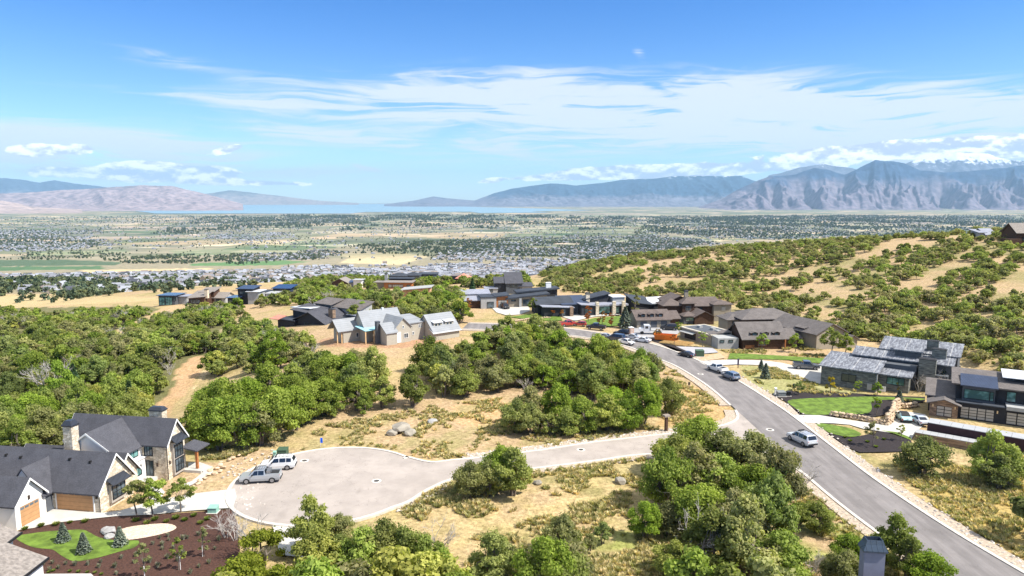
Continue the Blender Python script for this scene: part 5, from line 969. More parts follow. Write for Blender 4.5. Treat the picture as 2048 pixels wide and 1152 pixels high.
a.g(-.4, 10.2, 0, 8.8, 2.6, 5.7, 'x', m_brown, m_rooftp, oh=.6); a.g(9.6, 14.5, 1.2, 8.2, 2.3, 3.9, 'x', m_brown, m_rooftp, oh=.6); a.wall(-6.4, -1.2, .8, 6.0, -1, 2.5, m_lgrey); a.plate([(-6.8, 5.2, 2.7), (-1.1, 5.2, 3.2), (-1.1, 8.6, 3.2), (-6.8, 8.6, 2.7)], m_rooftp); a.done()
for x in (2.6, 5.4, 8.2): a.dormer(x, .5, 3.2, 2.95, 1.7, .8, m_brown, m_rooftp)
for x in (-5.4, -3.2): a.win('f', .8, x, 1.4, 1.1, .7)
a.win('f', 0, 4.4, .6, 2.2, 1.4, 3, 1, m_cedar); a.box('panel', .2, 2.4, -.08, -.01, .05, .9, m_cedar); a.box('post', 9.9, 10.15, -.6, -.35, 0, 2.2, m_cedar)
a = H('hipped_hall', 'weathered hip-roofed hall with a copper-coloured cedar wall panel', org=(61.2, 178.0), ang=R(6), z=0)
a.h(0, 15, 0, 9, 4.6, 6.7, m_brown, m_rooftp, oh=.9); a.h(-3, 2, 3, 9, 4.0, 5.2, m_stucco, m_rooftp); a.done(); a.box('panel', 9.2, 14.7, -.1, -.01, 2.6, 4.4, m_cedar); a.win('f', 3, -1, 2.6, 1.4, 1.0)
a = H('tan_gable_house', 'tan stucco wing with large weathered roof and broad front gable', A=(1632, 699), B=(1687, 693.6), z=0)
a.g(0, 8.6, 0, 15, 4.0, 6.0, 'y', m_stucco, m_rooftp, oh=.9, og=.7); a.g(8.4, 12.2, 4, 12, 3.4, 4.4, 'y', m_brown, m_rooftp, oh=.6); a.g(8.6, 12, -1, 4, 1.9, 2.9, 'y', m_stucco, m_rooftp, oh=.5); a.done(); a.dormer(-.2 + 1.2, 4, 7, 3.5, 2.2, 1.0, m_brown, m_rooftp); a.win('f', 0, 6.4, 2.4, 1.2, 1.2)
# --- modern houses in the middle distance
a = H('concrete_garage_house', 'modern house with pale concrete garage, orange door surround and dark sloping roofs', A=(962, 617), B=(1100, 613))
w_ = a.W; a.f(0, 5.2, 0, 7, 3.6, m_lgrey, m_flatd, oh=.2, t=.3); a.f(5.2, 9.2, .6, 7, 3.8, m_cedar, m_flatd, oh=.6, t=.35, tx=.3); a.f(9.2, 23, 1.2, 7, 3.0, m_stucco, m_flatd, oh=.8, tx=1.2, t=.5); a.f(-7.5, 0, 1.5, 9, 2.5, m_brown, m_metg, oh=.6, tf=.8); a.f(-5.5, 4, 8, 12, 3.8, m_dgrey, m_metg, oh=.5, tf=.8); a.f(14, 28, 7, 12, 4.2, m_dark, m_flatd, oh=.7, tx=1.0, t=.5); a.done()
a.gglass('f', .6, 7.4, 2.9, 2.4, 3); a.win('f', 0, 3.2, .05, 2.3, 2.1, 1, 1, m_black); a.win('f', 1.2, 11.3, 1.9, 1.6, .6); a.win('f', 1.2, 15.6, .3, 2.2, 2.2, 3); a.win('f', 1.2, 19.5, .3, 2.8, 2.6, 3, 1, m_black, m_pang); a.chim(24.5, 26.3, 9, 10, 4.5, 7.0, m_trim, m_trim, .2); a.box('pier', 13.1, 13.9, .3, 1.2, 0, 3, m_lgrey)
a = H('grey_gable_house', 'dark grey house with steep charcoal roof behind the concrete garage', A=(985, 588), B=(1060, 588), z=None)
w_ = a.W; k = w_ / 15; a.g(1 * k, 6 * k, 2, 9, 4.5, 6.6, 'x', m_dark, m_roofg, oh=.4); a.f(5.5 * k, 12 * k, 1, 8, 4.4, m_dgrey, m_roofg, oh=.5, tf=3.6); a.f(11 * k, 16 * k, 1, 7, 2.9, m_lgrey, m_roofg, oh=.6, tf=.8); a.f(-3 * k, 2 * k, 0, 7, 2.2, m_lgrey, m_metg, oh=.3); a.done(); a.win('f', 1, 8.5 * k, 2.6, 3, 1, 3); a.win('f', 1, 13.5 * k, 1, 2.4, 1); a.win('f', 0, -1, .8, 2.4, 1.2, 3)
a = H('butterfly_roof_house', 'low dark modern house with blue-black roofs and stone piers', A=(1088, 634), B=(1250, 628))
a.f(0, 9, 0, 6, 3.1, m_dark, m_metg, oh=.7, tx=-.5); a.g(-1, 10, 4, 12, 3.5, 5.0, 'x', m_dark, m_flatd, oh=.8); a.f(7, 15, 3, 10, 3.2, m_dgrey, m_metb, oh=.6, tf=1.5); a.f(12, 17, -.5, 5, 3.4, m_dark, m_metg, oh=.4, tx=-.4); a.f(17, 27, .5, 6, 3.0, m_dark, m_metg, oh=.7, t=.5); a.f(15, 23, 5.5, 11, 4.2, m_dark, m_flatd, oh=.6, tx=1.6); a.f(24, 28, 4, 9, 4.8, m_lgrey, m_mem, oh=.3); a.done()
for x in (8.2, 16.6, 22.2, 25.4): a.box('pier', x, x + 1.0, -.9, .1, -.3, 4.2 if x > 10 else 3.0, m_ledgeb if x < 9 else m_stone)
a.win('f', .5, 19.5, .4, 4.5, 2.2, 4, 1, m_black, m_pang); a.win('f', .5, 24, .4, 1.8, 2.0, 1, 3, m_black, m_pang); a.win('f', 0, 6.3, .1, 1.4, 2.2); a.win('f', -.5, 14.3, .2, 2.4, 2.0, 2); a.chim(15.3, 16.5, 5, 6, 3.5, 6.0, m_stone, m_black, .6)
a = H('dark_roof_house', 'house showing a dark sloping roof and a white angular roof behind the garage', A=(1272, 628), B=(1338, 624), z=0)
a.f(0, 6.5, 0, 7, 3.6, m_dark, m_flatd, oh=.5, tx=-1.0, tf=1.6); a.f(6.2, 12.5, .5, 6, 3.0, m_dark, m_mem, oh=.5, tf=.9); a.done(); a.win('f', .5, 10, .8, 2.4, 1.2, 3)
a = H('black_roof_house', 'large charcoal house with overlapping grey roofs and red clay awnings', A=(556, 654), B=(668, 650))
w_ = a.W; k = w_ / 16; a.f(0, 5 * k, 0, 6, 2.6, m_dark, m_flatd, oh=.4); a.g(4.5 * k, 13 * k, 1, 12, 3.0, 5.8, 'y', m_dark, m_roofg, oh=.8); a.f(1.5 * k, 7 * k, 4, 10, 5.2, m_dark, m_roofg, oh=.6, tf=.9, tx=-.5); a.f(0, 5 * k, 6, 13, 5.4, m_pang, m_mem, oh=.6, tx=.3); a.f(3 * k, 7.5 * k, 11, 16, 6.6, m_dgrey, m_rooftp, oh=.5, tf=1.0); a.f(8 * k, 15 * k, 12, 17, 6.0, m_lgrey, m_rooftp, oh=.6, tf=1.6); a.f(12 * k, 17 * k, 3, 10, 3.0, m_dark, m_flatd, oh=.6, tf=.6); a.f(13 * k, 18 * k, 10, 16, 4.4, m_dgrey, m_metg, oh=.5); a.done()
a.chim(11 * k, 12.2 * k, 5, 6.2, 4, 6.6, m_ledgeb, m_dark, .2); a.win('f', 11, 5 * k, 5.3, 1.2, .9); a.win('f', 12, 13 * k, 5.0, 1.4, 1.0); a.win('f', 1, 8.5 * k, .3, 5, 2.2, 5)
mb = MB(); mb.plate([(-2.6, -1.2, 2.7), (1.6, -1.2, 2.7), (2.4, 1.6, 3.6), (-1.8, 1.6, 3.6)], .15); mb.build('awning', m_pink, a.e); mb = MB(); mb.plate([(17 * k, 2, 3.4), (19.6 * k, 2, 3.4), (19.6 * k, 4.4, 4.3), (17 * k, 4.4, 4.3)], .15); mb.build('awning', m_pink, a.e); a.box('wall', 17.3 * k, 19.3 * k, 2.4, 4.2, -1, 3.5, m_dark)
# ridge houses (parts at their true size; they stand 300-400 m away)
def ridge(name, label, A, B, parts, wins=(), ch=None):
    p0 = P(*A); dp = p0[1] * math.cos(TH) + (HC - h1(*p0)) * math.sin(TH); a = H(name, label, org=p0, ang=R(-4 if B[1] < A[1] else 0)); a.W = k = (B[0] - A[0]) / F * dp
    for p in parts:
        if p[0] == 'f': a.f(p[1] * k, p[2] * k, p[3], p[4], p[5], p[6], p[7], oh=.8, tf=p[8] if len(p) > 8 else 0, tx=p[9] if len(p) > 9 else 0, z0=-3)
        elif p[0] == 'g': a.g(p[1] * k, p[2] * k, p[3], p[4], p[5], p[6], p[7], p[8], p[9], z0=-3, oh=.7)
        else: a.h(p[1] * k, p[2] * k, p[3], p[4], p[5], p[6], p[7], p[8], z0=-3)
    a.done()
    for w in wins: a.win('f', w[0], w[1] * k, w[2], w[3], w[4], w[5] if len(w) > 5 else 1, 1, m_black, w[6] if len(w) > 6 else m_pane, fr=.15)
    if ch: a.chim(ch[0] * k, ch[0] * k + 1.6, ch[1], ch[1] + 1.6, 3, ch[2], ch[3], m_dark, .2)
    return a
m_sol = m_solar
ridge('glass_house', 'boxy blue-glass house with solar roof, leftmost on the far ridge', (318, 612), (352, 611), [('f', 0, 1, 0, 9, 5.2, m_dgrey, m_sol), ('f', .7, 1.5, 3, 10, 4.4, m_lgrey, m_metg)], [(0, .2, .5, 3, 4, 2, m_pang), (0, .62, .5, 3.5, 4, 3, m_pang), (0, .95, 2.6, 2, 2)])
ridge('chimney_lodge', 'brown lodge with a long pitched roof and pale stone chimney on the far ridge', (378, 609), (412, 607), [('f', 0, .95, 0, 9, 3.2, m_brown, m_rooft, 2.0, .8), ('f', .3, 1.1, 7, 13, 5.2, m_brown, m_rooft, 1.2, .4)], [(0, .4, .5, 5, 2, 4)], (.9, 1, 7.2, m_stone))
ridge('tan_roof_house', 'low house with tan roof right of the pale stone chimney', (424, 606), (452, 602), [('g', 0, 1, 0, 9, 2.8, 4.8, 'x', m_lgrey, m_rooft)], [(0, .5, .6, 3, 1.6, 3)])
ridge('blue_roof_tower_house', 'stacked dark house with blue roofs and white wing on the far ridge', (456, 612), (512, 598), [('f', 0, .35, 0, 8, 3.8, m_dark, m_sol), ('f', .2, .75, 5, 13, 7.4, m_dark, m_metb, .5), ('f', .6, 1.0, 4, 11, 6.2, m_lgrey, m_mem)], [(0, .15, .6, 3, 2.4, 2), (5, .45, 4.8, 5, 1.6, 4)])
ridge('solar_roof_house', 'long low house with several blue solar roofs on the far ridge', (520, 596), (590, 590), [('f', 0, .4, 0, 8, 3.2, m_lgrey, m_flatd), ('f', .3, .8, 4, 13, 4.6, m_dgrey, m_sol, .8), ('f', .7, 1.1, 2, 10, 3.4, m_stucco, m_metb, .5), ('f', .9, 1.35, 8, 15, 4.6, m_dark, m_flatd)], [(0, .2, .5, 5, 2, 3), (2, .85, .6, 4, 2, 3)])
ridge('white_box_house', 'white boxy modern house at the edge of the oaks', (533, 606), (551, 604), [('f', 0, 1, 0, 7, 4.4, m_white, m_lgrey)], [(0, .7, .5, 1.4, 3)])
ridge('taupe_gable_house', 'taupe gabled house above the oaks beside a blue roof', (664, 576), (700, 574), [('g', 0, .9, 0, 11, 3.2, 5.6, 'y', m_brown, m_rooft), ('f', .9, 1.9, 2, 10, 3.2, m_lgrey, m_metb, .6), ('f', 1.25, 1.7, -1, 5, 5.0, m_white, m_lgrey)], [(0, .45, .5, 4, 2, 3)])
ridge('orange_wall_house', 'long low house with orange wood walls under a flat tan roof', (762, 578), (824, 574), [('f', .1, 1, 0, 8, 3.6, m_cedar, m_rooft, .2), ('f', -.25, .25, 3, 10, 3.2, m_stucco, m_rooft), ('f', .15, .9, 8, 13, 4.8, m_dark, m_flatd)], [(0, .3, .8, 2, 1.8, 1, m_panew), (0, .55, .8, 6, 1.8, 5, m_panew), (0, .9, .8, 2, 1.6)], (.02, 7, 7.5, m_lgrey))
ridge('dark_hip_house', 'dark hip-roofed house behind the long orange-walled one', (778, 562), (838, 560), [('h', 0, .6, 0, 12, 3.8, 6.2, m_dark, m_flatd), ('h', .5, 1.0, 3, 14, 4.2, 6.6, m_dgrey, m_flatd)], [(0, .3, 1, 6, 1.6, 4)])
ridge('twin_roof_house', 'dark house with two tiered flat roofs on the far ridge', (836, 563), (882, 562), [('f', 0, .8, 0, 10, 6.0, m_dark, m_flatd, .5), ('h', .5, 1.1, -4, 6, 3.6, 5.4, m_dgrey, m_flatd)], [(0, .3, 3.8, 5, 1.4, 4)])
ridge('clay_roof_house', 'small house with a salmon clay roof among bright trees', (912, 568), (938, 567), [('h', 0, 1, 0, 10, 3.4, 6.0, m_brown, m_pink), ('f', -.5, .3, 8, 15, 4.0, m_dgrey, m_rooftp)], [(0, .5, .8, 2.5, 1.6)])
ridge('wide_brown_house', 'wide dark-roofed house at the right end of the far ridge', (936, 556), (990, 556), [('g', 0, .5, 0, 12, 4.0, 7.0, 'x', m_dgrey, m_rooftp), ('g', .35, .8, -2, 10, 4.2, 7.2, 'y', m_dgrey, m_rooftp), ('g', .7, 1.1, 2, 12, 3.6, 5.8, 'x', m_dgrey, m_rooftp)], [(-2, .57, 1, 4, 2, 3)])
ridge('stone_front_house', 'half-buried house front of pale orange stone among the trees', (806, 598), (860, 594), [('f', 0, 1, 0, 5, 3.6, mat('stone_orange', (.55, .33, .21), .9, .2, 1., .3, kind='stone'), m_lgrey, .2, 1.0)], [(0, .3, .3, 3, 1.8)])
ridge('hilltop_house', 'dark brown house with grey roof on the hilltop, right edge', (2032, 486), (2075, 488), [('g', 0, 1, 0, 9, 4.5, 8.0, 'x', m_brown, m_rooft), ('f', -.5, .1, -2, 3, 1.8, m_brown, None)], [(0, .5, 1, 4, 1.4, 3)])
ridge('far_slope_house', 'house with grey pitched roofs half hidden behind the hilltop', (1958, 476), (1990, 476), [('g', .4, 1, 0, 9, 1.6, 4.0, 'x', m_lgrey, m_metg), ('f', 0, .3, 0, 6, 2.4, m_lgrey, m_metg, 1.0)])
# ================================================================== VEHICLES
PAINT = {}
def paint_mat(n, c, metal=.0):
    if n not in PAINT: PAINT[n] = setp(mat('paint_' + n, c, .28, .03, 1., metal=metal, spec=.5), Coat_Weight=.6, Coat_Roughness=.08)
    return PAINT[n]
m_tyre = mat('tyre_rubber', (.02, .02, .021), .9, .1); m_rim = mat('wheel_rim', (.33, .33, .34), .35, .1, metal=.7); m_cg = setp(mat('car_glass', (.015, .02, .028), .05, .1, 1.), Specular_IOR_Level=.8); m_tl = mat('tail_light', (.45, .02, .02), .3, .1); m_hl = mat('head_light', (.75, .76, .76), .15, .05); m_plast = mat('black_plastic', (.025, .025, .027), .7, .1); m_plate = mat('number_plate', (.7, .7, .7), .5)
ST = {  # x, z low, z belt, z roof, half width belt, half width roof
 'suv': (4.75, [(0, .45, .70, .70, .80, .80), (.12, .34, .92, .92, .90, .86), (1.1, .30, 1.06, 1.06, .95, .84), (1.85, .30, 1.10, 1.70, .96, .70), (2.3, .30, 1.11, 1.78, .96, .72), (3.9, .30, 1.12, 1.78, .96, .72), (4.35, .34, 1.12, 1.72, .95, .70), (4.68, .40, 1.08, 1.12, .92, .84), (4.75, .45, .80, .80, .88, .86)], .95, 3.75, .38, (1.1, 1.85), (4.35, 4.68), [(1.62, 2.62), (2.72, 3.55), (3.64, 4.3)]),
 'sedan': (4.7, [(0, .40, .60, .60, .78, .78), (.15, .28, .74, .74, .86, .84), (1.25, .24, .90, .90, .91, .80), (2.05, .24, .94, 1.40, .92, .62), (2.5, .24, .95, 1.44, .92, .64), (3.2, .24, .96, 1.40, .92, .62), (3.95, .26, .98, 1.0, .90, .78), (4.6, .32, .94, .94, .86, .80), (4.7, .40, .70, .70, .82, .80)], .9, 3.65, .33, (1.25, 2.05), (3.2, 3.95), [(1.75, 2.6), (2.68, 3.5)]),
 'pickup': (5.4, [(0, .50, .80, .80, .84, .84), (.12, .40, 1.02, 1.02, .94, .90), (1.3, .38, 1.16, 1.16, .97, .86), (1.95, .38, 1.18, 1.80, .97, .72), (2.4, .38, 1.18, 1.86, .97, .74), (3.35, .38, 1.18, 1.84, .97, .74), (3.55, .38, 1.18, 1.20, .97, .93), (5.3, .44, 1.18, 1.18, .96, .93), (5.4, .55, 1.0, 1.0, .94, .92)], 1.0, 4.35, .42, (1.3, 1.95), (3.35, 3.55), [(1.7, 2.5), (2.58, 3.3)]),
 'roadster': (4.1, [(0, .40, .58, .58, .72, .72), (.2, .26, .80, .80, .84, .78), (1.0, .24, .94, .94, .88, .76), (1.55, .24, .96, 1.30, .88, .60), (2.0, .24, .96, 1.42, .88, .60), (2.6, .24, .98, 1.40, .88, .58), (3.2, .26, .98, 1.02, .86, .72), (3.9, .30, .82, .82, .80, .70), (4.1, .40, .6, .6, .74, .70)], .8, 3.25, .33, (1.0, 1.55), (2.6, 3.2), [(1.35, 2.3)])}
CARCACHE = {}
def vehicle(typ, colr, label, px, py, ang, scale=.94, extras=(), cat=None, name=None, cab=None):
    L, S, xa, xb, wr, ws, rs, sw = ST[typ]; x, y = P(px, py); e = thing(name or {'suv': 'parked_suv', 'sedan': 'parked_car', 'pickup': 'pickup_truck', 'roadster': 'convertible_car'}[typ], label, cat or {'suv': 'suv', 'sedan': 'car', 'pickup': 'pickup truck', 'roadster': 'car'}[typ], (x, y, h1(x, y) + .045), R(ang)); e.scale = (scale,) * 3
    ox = L / 2; mb = MB(); v = []
    for (sx_, zl, zb, zr, wb, wt) in S:
        X_ = ox - sx_; zm = zl + (zb - zl) * .45
        v += [(X_, -wb * .93, zl), (X_, -wb, zm), (X_, -wb * .985, zb), (X_, -wt, zr), (X_, wt, zr), (X_, wb * .985, zb), (X_, wb, zm), (X_, wb * .93, zl)]
    n = len(S); f = [(i * 8 + j, i * 8 + (j + 1) % 8, (i + 1) * 8 + (j + 1) % 8, (i + 1) * 8 + j) for i in range(n - 1) for j in range(8)] + [tuple(range(7, -1, -1)), tuple(range((n - 1) * 8, n * 8))]
    mb.add(v, f); bd = mb.build('body', colr, e, smooth=False); mo = bd.modifiers.new('bevel', 'BEVEL'); mo.width = .05; mo.segments = 2; mo.limit_method = 'ANGLE'; mo.angle_limit = R(20)
    def sec(q_):
        for i in range(n - 1):
            a, b_ = S[i], S[i + 1]
            if a[0] <= q_ <= b_[0]: t = (q_ - a[0]) / (b_[0] - a[0]); return [a[k] + (b_[k] - a[k]) * t for k in range(6)]
    for sd in (-1, 1):
        for i, (a0, a1) in enumerate(sw):
            w = MB(); pts = []
            for q_, lo in ((a0, 1), (a1, 1), (a1, 0), (a0, 0)):
                s_ = sec(q_); zb, zr, wb, wt = s_[2], s_[3], s_[4] * .985, s_[5]; t = .1 if lo else .88
                if q_ == a0 and i == 0 and not lo: s_ = sec(q_ + .38); zb, zr, wb, wt = s_[2], s_[3], s_[4] * .985, s_[5]; q_ += .38
                pts.append((ox - q_, sd * (wb + (wt - wb) * t), zb + (zr - zb) * t))
            out = [(p[0], p[1] + sd * .025, p[2] + .012) for p in pts]; w.add(pts + out, [(0, 1, 2, 3), (7, 6, 5, 4), (0, 4, 5, 1), (1, 5, 6, 2), (2, 6, 7, 3), (3, 7, 4, 0)]); w.build('window', m_cg, e)
    for nm, (a0, a1), up_ in (('windshield', ws, 1), ('rear_window', rs, -1)):
        A_, B_ = sec(a0), sec(a1); w = MB(); lo, hi = (A_, B_) if up_ == 1 else (B_, A_); xl, xh = (a0, a1) if up_ == 1 else (a1, a0); pts = []
        for t, sg in ((.1, -1), (.1, 1), (.92, 1), (.92, -1)):
            X_ = ox - (xl + (xh - xl) * t); Z_ = lo[3] + (hi[3] - lo[3]) * t; Y_ = (lo[5] + (hi[5] - lo[5]) * t) * .9; pts.append((X_, sg * Y_, Z_))
        out = [(p[0] + up_ * .02, p[1], p[2] + .025) for p in pts]; w.add(pts + out, [(3, 2, 1, 0), (4, 5, 6, 7), (0, 1, 5, 4), (1, 2, 6, 5), (2, 3, 7, 6), (3, 0, 4, 7)]); w.build(nm, m_cg, e)
    wm_ = .96 if typ in ('pickup', 'suv') else .90
    for q_ in (xa, xb):
        for sd in (-1, 1):
            t_ = MB(); t_.tube([(ox - q_, sd * (wm_ - .22), wr), (ox - q_, sd * (wm_ + .03), wr)], wr, 18); ty = t_.build('wheel', m_tyre, e); t_ = MB(); t_.tube([(ox - q_, sd * (wm_), wr), (ox - q_, sd * (wm_ + .045), wr)], wr * .62, 12); t_.build('rim', m_rim, ty)
    s0 = S[1]; s9 = S[-2]
    for sd in (-1, 1):
        t_ = MB(); t_.box(ox - .22, ox - .05, sd * .62 - .17, sd * .62 + .17, s0[2] - .24, s0[2] - .08); t_.build('headlight', m_hl, e)
        t_ = MB(); t_.box(-ox + .03, -ox + .16, sd * .78 - .09, sd * .78 + .09, s9[2] - .38, s9[2] - .05); t_.build('taillight', m_tl, e)
        t_ = MB(); A_ = sec(sw[0][0] + .1); t_.box(ox - sw[0][0] - .16, ox - sw[0][0] - .02, sd * (A_[4] + .08) - .1, sd * (A_[4] + .08) + .1, A_[2] + .02, A_[2] + .2); t_.build('mirror', m_plast, e)
    t_ = MB(); t_.box(ox - .12, ox + .06, -.8, .8, s0[1] + .05, s0[1] + .25); t_.build('bumper', m_plast if typ != 'sedan' else colr, e); t_ = MB(); t_.box(-ox - .06, -ox + .1, -.8, .8, s9[1] + .03, s9[1] + .25); t_.build('bumper', m_plast, e)
    t_ = MB(); t_.box(-ox - .012, -ox + .02, -.2, .2, .72, .86); t_.build('number_plate', m_plate, e); t_ = MB(); t_.box(ox - .08, ox + .015, -.42, .42, s0[2] - .28, s0[2] - .06); t_.build('grille', m_plast, e)
    if typ == 'pickup':
        t_ = MB(); t_.box(ox - 5.22, ox - 3.68, -.78, .78, 1.13, 1.205); t_.build('cargo_bed', m_plast, e)
        t_ = MB()
        for (a0, a1, b0, b1) in ((ox - 5.34, ox - 3.6, -.92, -.80), (ox - 5.34, ox - 3.6, .80, .92), (ox - 5.36, ox - 5.24, -.80, .80)): t_.box(a0, a1, b0, b1, 1.12, 1.34)
        t_.build('bed_rail', colr, e)
    if 'rack' in extras:
        zt = max(s_[3] for s_ in S) + .02; x0, x1 = (ox - 3.3, ox - 2.0) if typ == 'pickup' else (ox - 4.2, ox - 2.1); t_ = MB()
        for yy in (-.6, .6): t_.tube([(x0, yy, zt + .09), (x1, yy, zt + .09)], .03, 5)
        for k in range(5): xx = x0 + (x1 - x0) * k / 4; t_.tube([(xx, -.6, zt + .09), (xx, .6, zt + .09)], .02, 4)
        t_.box(x1 - .12, x1 - .04, -.5, .5, zt + .0, zt + .2); t_.build('roof_rack', m_plast, e)
    if 'cage' in extras: t_ = MB(); t_.box(ox - 4.1, ox - 3.62, -.7, .7, 1.2, 1.66); t_.build('cargo_box', m_rim, e)
    if 'soft' in extras:
        t_ = MB(); t_.plate([(ox - 1.75, -.6, 1.5), (ox - 1.75, .6, 1.5), (ox - 2.75, .6, 1.47), (ox - 2.75, -.6, 1.47)], .1); t_.plate([(ox - 2.75, -.6, 1.47), (ox - 2.75, .6, 1.47), (ox - 3.3, .68, 1.1), (ox - 3.3, -.68, 1.1)], .08); t_.build('soft_top', m_plast, e)
    return e
cw = paint_mat('white', (.78, .78, .77)); cs_ = paint_mat('silver', (.42, .44, .46), .3); cb = paint_mat('black', (.02, .022, .028)); cbl = paint_mat('bluegrey', (.20, .24, .30), .3); cr_ = paint_mat('red', (.40, .035, .03)); csky = paint_mat('sky', (.40, .62, .66)); cpearl = paint_mat('pearl', (.62, .64, .66), .2); cdk = paint_mat('navy', (.05, .06, .085), .2); cgr = paint_mat('grey', (.16, .165, .175), .3)
vehicle('pickup', cs_, 'silver crew cab pickup with a roof rack at the left edge of the cul-de-sac', 522, 963, 188, .94, ('rack', 'cage'))
vehicle('suv', cw, 'boxy white SUV with roof rack behind the silver pickup', 557, 937, 187, .96, ('rack',))
vehicle('suv', cpearl, 'white SUV seen from behind on the main road by the junction', 1603, 886, 107, 1.0, ('rack',), name='driving_suv')
vehicle('suv', cbl, 'blue-grey SUV parked behind the white pickup at the kerb', 1461, 758, 107, .92)
vehicle('pickup', cw, 'white pickup parked at the kerb beside the long grassy verge', 1434, 743, 112, .92)
vehicle('pickup', cgr, 'grey pickup parked on the slate-roofed house driveway', 1612, 738, -15, .98)
vehicle('sedan', cb, 'black sedan alone at the kerb by the green utility box', 1373, 713, 125, .88)
vehicle('sedan', cw, 'white sedan at the kerb, nearest of the two beside the mulch bed', 1285, 684, 143, .92)
vehicle('sedan', cpearl, 'white sedan directly behind another white sedan at the kerb', 1264, 677.5, 147, .92)
vehicle('pickup', cw, 'small white pickup facing the camera at the left kerb', 1253, 689, -48, .8)
vehicle('suv', cdk, 'dark blue van-like SUV between the white pickup and silver sedan', 1231, 682, 145, 1.1)
vehicle('sedan', cs_, 'silver sedan at the left kerb behind the dark blue SUV', 1208, 676.5, 150, .9)
vehicle('suv', cb, 'black SUV parked beside the portable toilet', 1244, 671, 150, .95)
vehicle('pickup', cb, 'black pickup parked by the lawn with autumn trees', 1192, 659, 160, 1.0)
vehicle('pickup', cr_, 'bright red pickup parked beyond the oak woods', 1136, 652, 20, .95)
vehicle('suv', cr_, 'dark red jeep next to the bright red pickup', 1160, 652, 165, .8)
vehicle('suv', cb, 'black SUV in front of the three-door garage', 1338, 660, 170, 1.0)
vehicle('suv', cb, 'black SUV on the white driveway of the concrete garage house', 1010, 617, -70, 1.0)
vehicle('roadster', csky, 'pale blue convertible with a black soft top by the boulder wall', 1806, 840, 80, .95, ('soft',))
vehicle('sedan', cpearl, 'white sedan beside the pale blue convertible', 1838, 846, 86, .88)
# work truck
x, y = P(1300, 668); e = thing('flatbed_truck', 'white flatbed work truck beside the orange dumpster', 'truck', (x, y, .06), R(175))
mb = MB(); mb.add([(3, -1, .7), (3, 1, .7), (3, 1, 1.5), (3, -1, 1.5), (1.7, -1, .7), (1.7, 1, .7), (1.9, 1, 1.7), (1.9, -1, 1.7)], [(0, 1, 2, 3), (4, 7, 6, 5), (0, 3, 7, 4), (1, 5, 6, 2), (3, 2, 6, 7), (0, 4, 5, 1)]); mb.box(.2, 1.7, -1, 1, .7, 2.5); mb.build('cab', cw, e)
mb = MB(); mb.box(1.68, 1.74, -.85, .85, 1.75, 2.3); mb.build('windshield', m_cg, e)
for sd in (-1, 1): mb = MB(); mb.box(.6, 1.4, sd * 1.0 - .02, sd * 1.0 + .02, 1.6, 2.25); mb.build('window', m_cg, e)
mb = MB(); mb.box(-3.2, .1, -1.1, 1.1, .95, 1.15); mb.box(-.1, .08, -1.05, 1.05, 1.15, 2.2); mb.build('flatbed', m_lgrey, e)
for xx in (2.2, -1.9, -2.6):
    for sd in (-1, 1): t_ = MB(); t_.tube([(xx, sd * .75, .45), (xx, sd * 1.05, .45)], .45, 12); t_.build('wheel', m_tyre, e)
x, y = P(1331, 681); e = thing('dumpster', 'open orange roll-off dumpster by the timber formwork', 'dumpster', (x, y, .05), R(-22)); e.scale = (.85, .85, .85); mor = mat('paint_orange', (.72, .20, .03), .5, .1)
mb = MB(); b_ = [(-3, -1.1, .25), (3, -1.1, .25), (3, 1.1, .25), (-3, 1.1, .25)]; t4 = [(-3.4, -1.25, 1.9), (3.3, -1.25, 1.9), (3.3, 1.25, 1.9), (-3.4, 1.25, 1.9)]; i4 = [(-3.3, -1.15, 1.9), (3.2, -1.15, 1.9), (3.2, 1.15, 1.9), (-3.3, 1.15, 1.9)]; j4 = [(-2.9, -1., .4), (2.9, -1., .4), (2.9, 1., .4), (-2.9, 1., .4)]
mb.add(b_ + t4 + i4 + j4, [(0, 3, 2, 1), (12, 13, 14, 15)] + [(k * 4 + i, k * 4 + (i + 1) % 4, k * 4 + 4 + (i + 1) % 4, k * 4 + 4 + i) for k in range(3) for i in range(4)]); bd = mb.build('container', mor, e); mb = MB(); mb.box(-2.8, 2.8, -1.4, 1.4, 1.9, 2.0)
for k in range(6): t_ = MB(); xx = -2.6 + k * 1.04; t_.add([(xx, -1.12, .3), (xx + .12, -1.12, .3), (xx + .12, -1.34, 1.85), (xx, -1.34, 1.85), (xx, -1.0, .3), (xx + .12, -1.0, .3), (xx + .12, -1.2, 1.85), (xx, -1.2, 1.85)], [(0, 1, 2, 3), (7, 6, 5, 4), (0, 4, 5, 1), (1, 5, 6, 2), (2, 6, 7, 3), (3, 7, 4, 0)]); t_.build('rib', mor, bd)
x, y = P(1262, 672); e = thing('portable_toilet', 'tan portable toilet standing by the road', 'portable toilet', (x, y, .05), R(10)); mb = MB(); mb.box(-.6, .6, -.6, .6, 0, 2.2); mb.build('cabin', mat('toilet_tan', (.55, .36, .26), .6, .05), e); mb = MB(); mb.hip(-.6, .6, -.6, .6, 2.2, 2.45, .06, .05); mb.build('roof', m_trim, e); mb = MB(); mb.box(-.4, .4, -.65, -.59, .1, 2.0); mb.build('door', mat('toilet_door', (.62, .45, .36), .6), e)
x, y = P(1344, 690); e = thing('timber_formwork', 'yellow timber formwork laid out beside the orange dumpster', 'formwork', (x, y, .05), R(-38)); k_ = 0
for i in range(9): mb = MB(); mb.box(-3.6, 3.6, i * .62, i * .62 + .2, 0, .25); mb.build('beam', mat('timber_yellow', (.66, .42, .16), .8, .15), e)
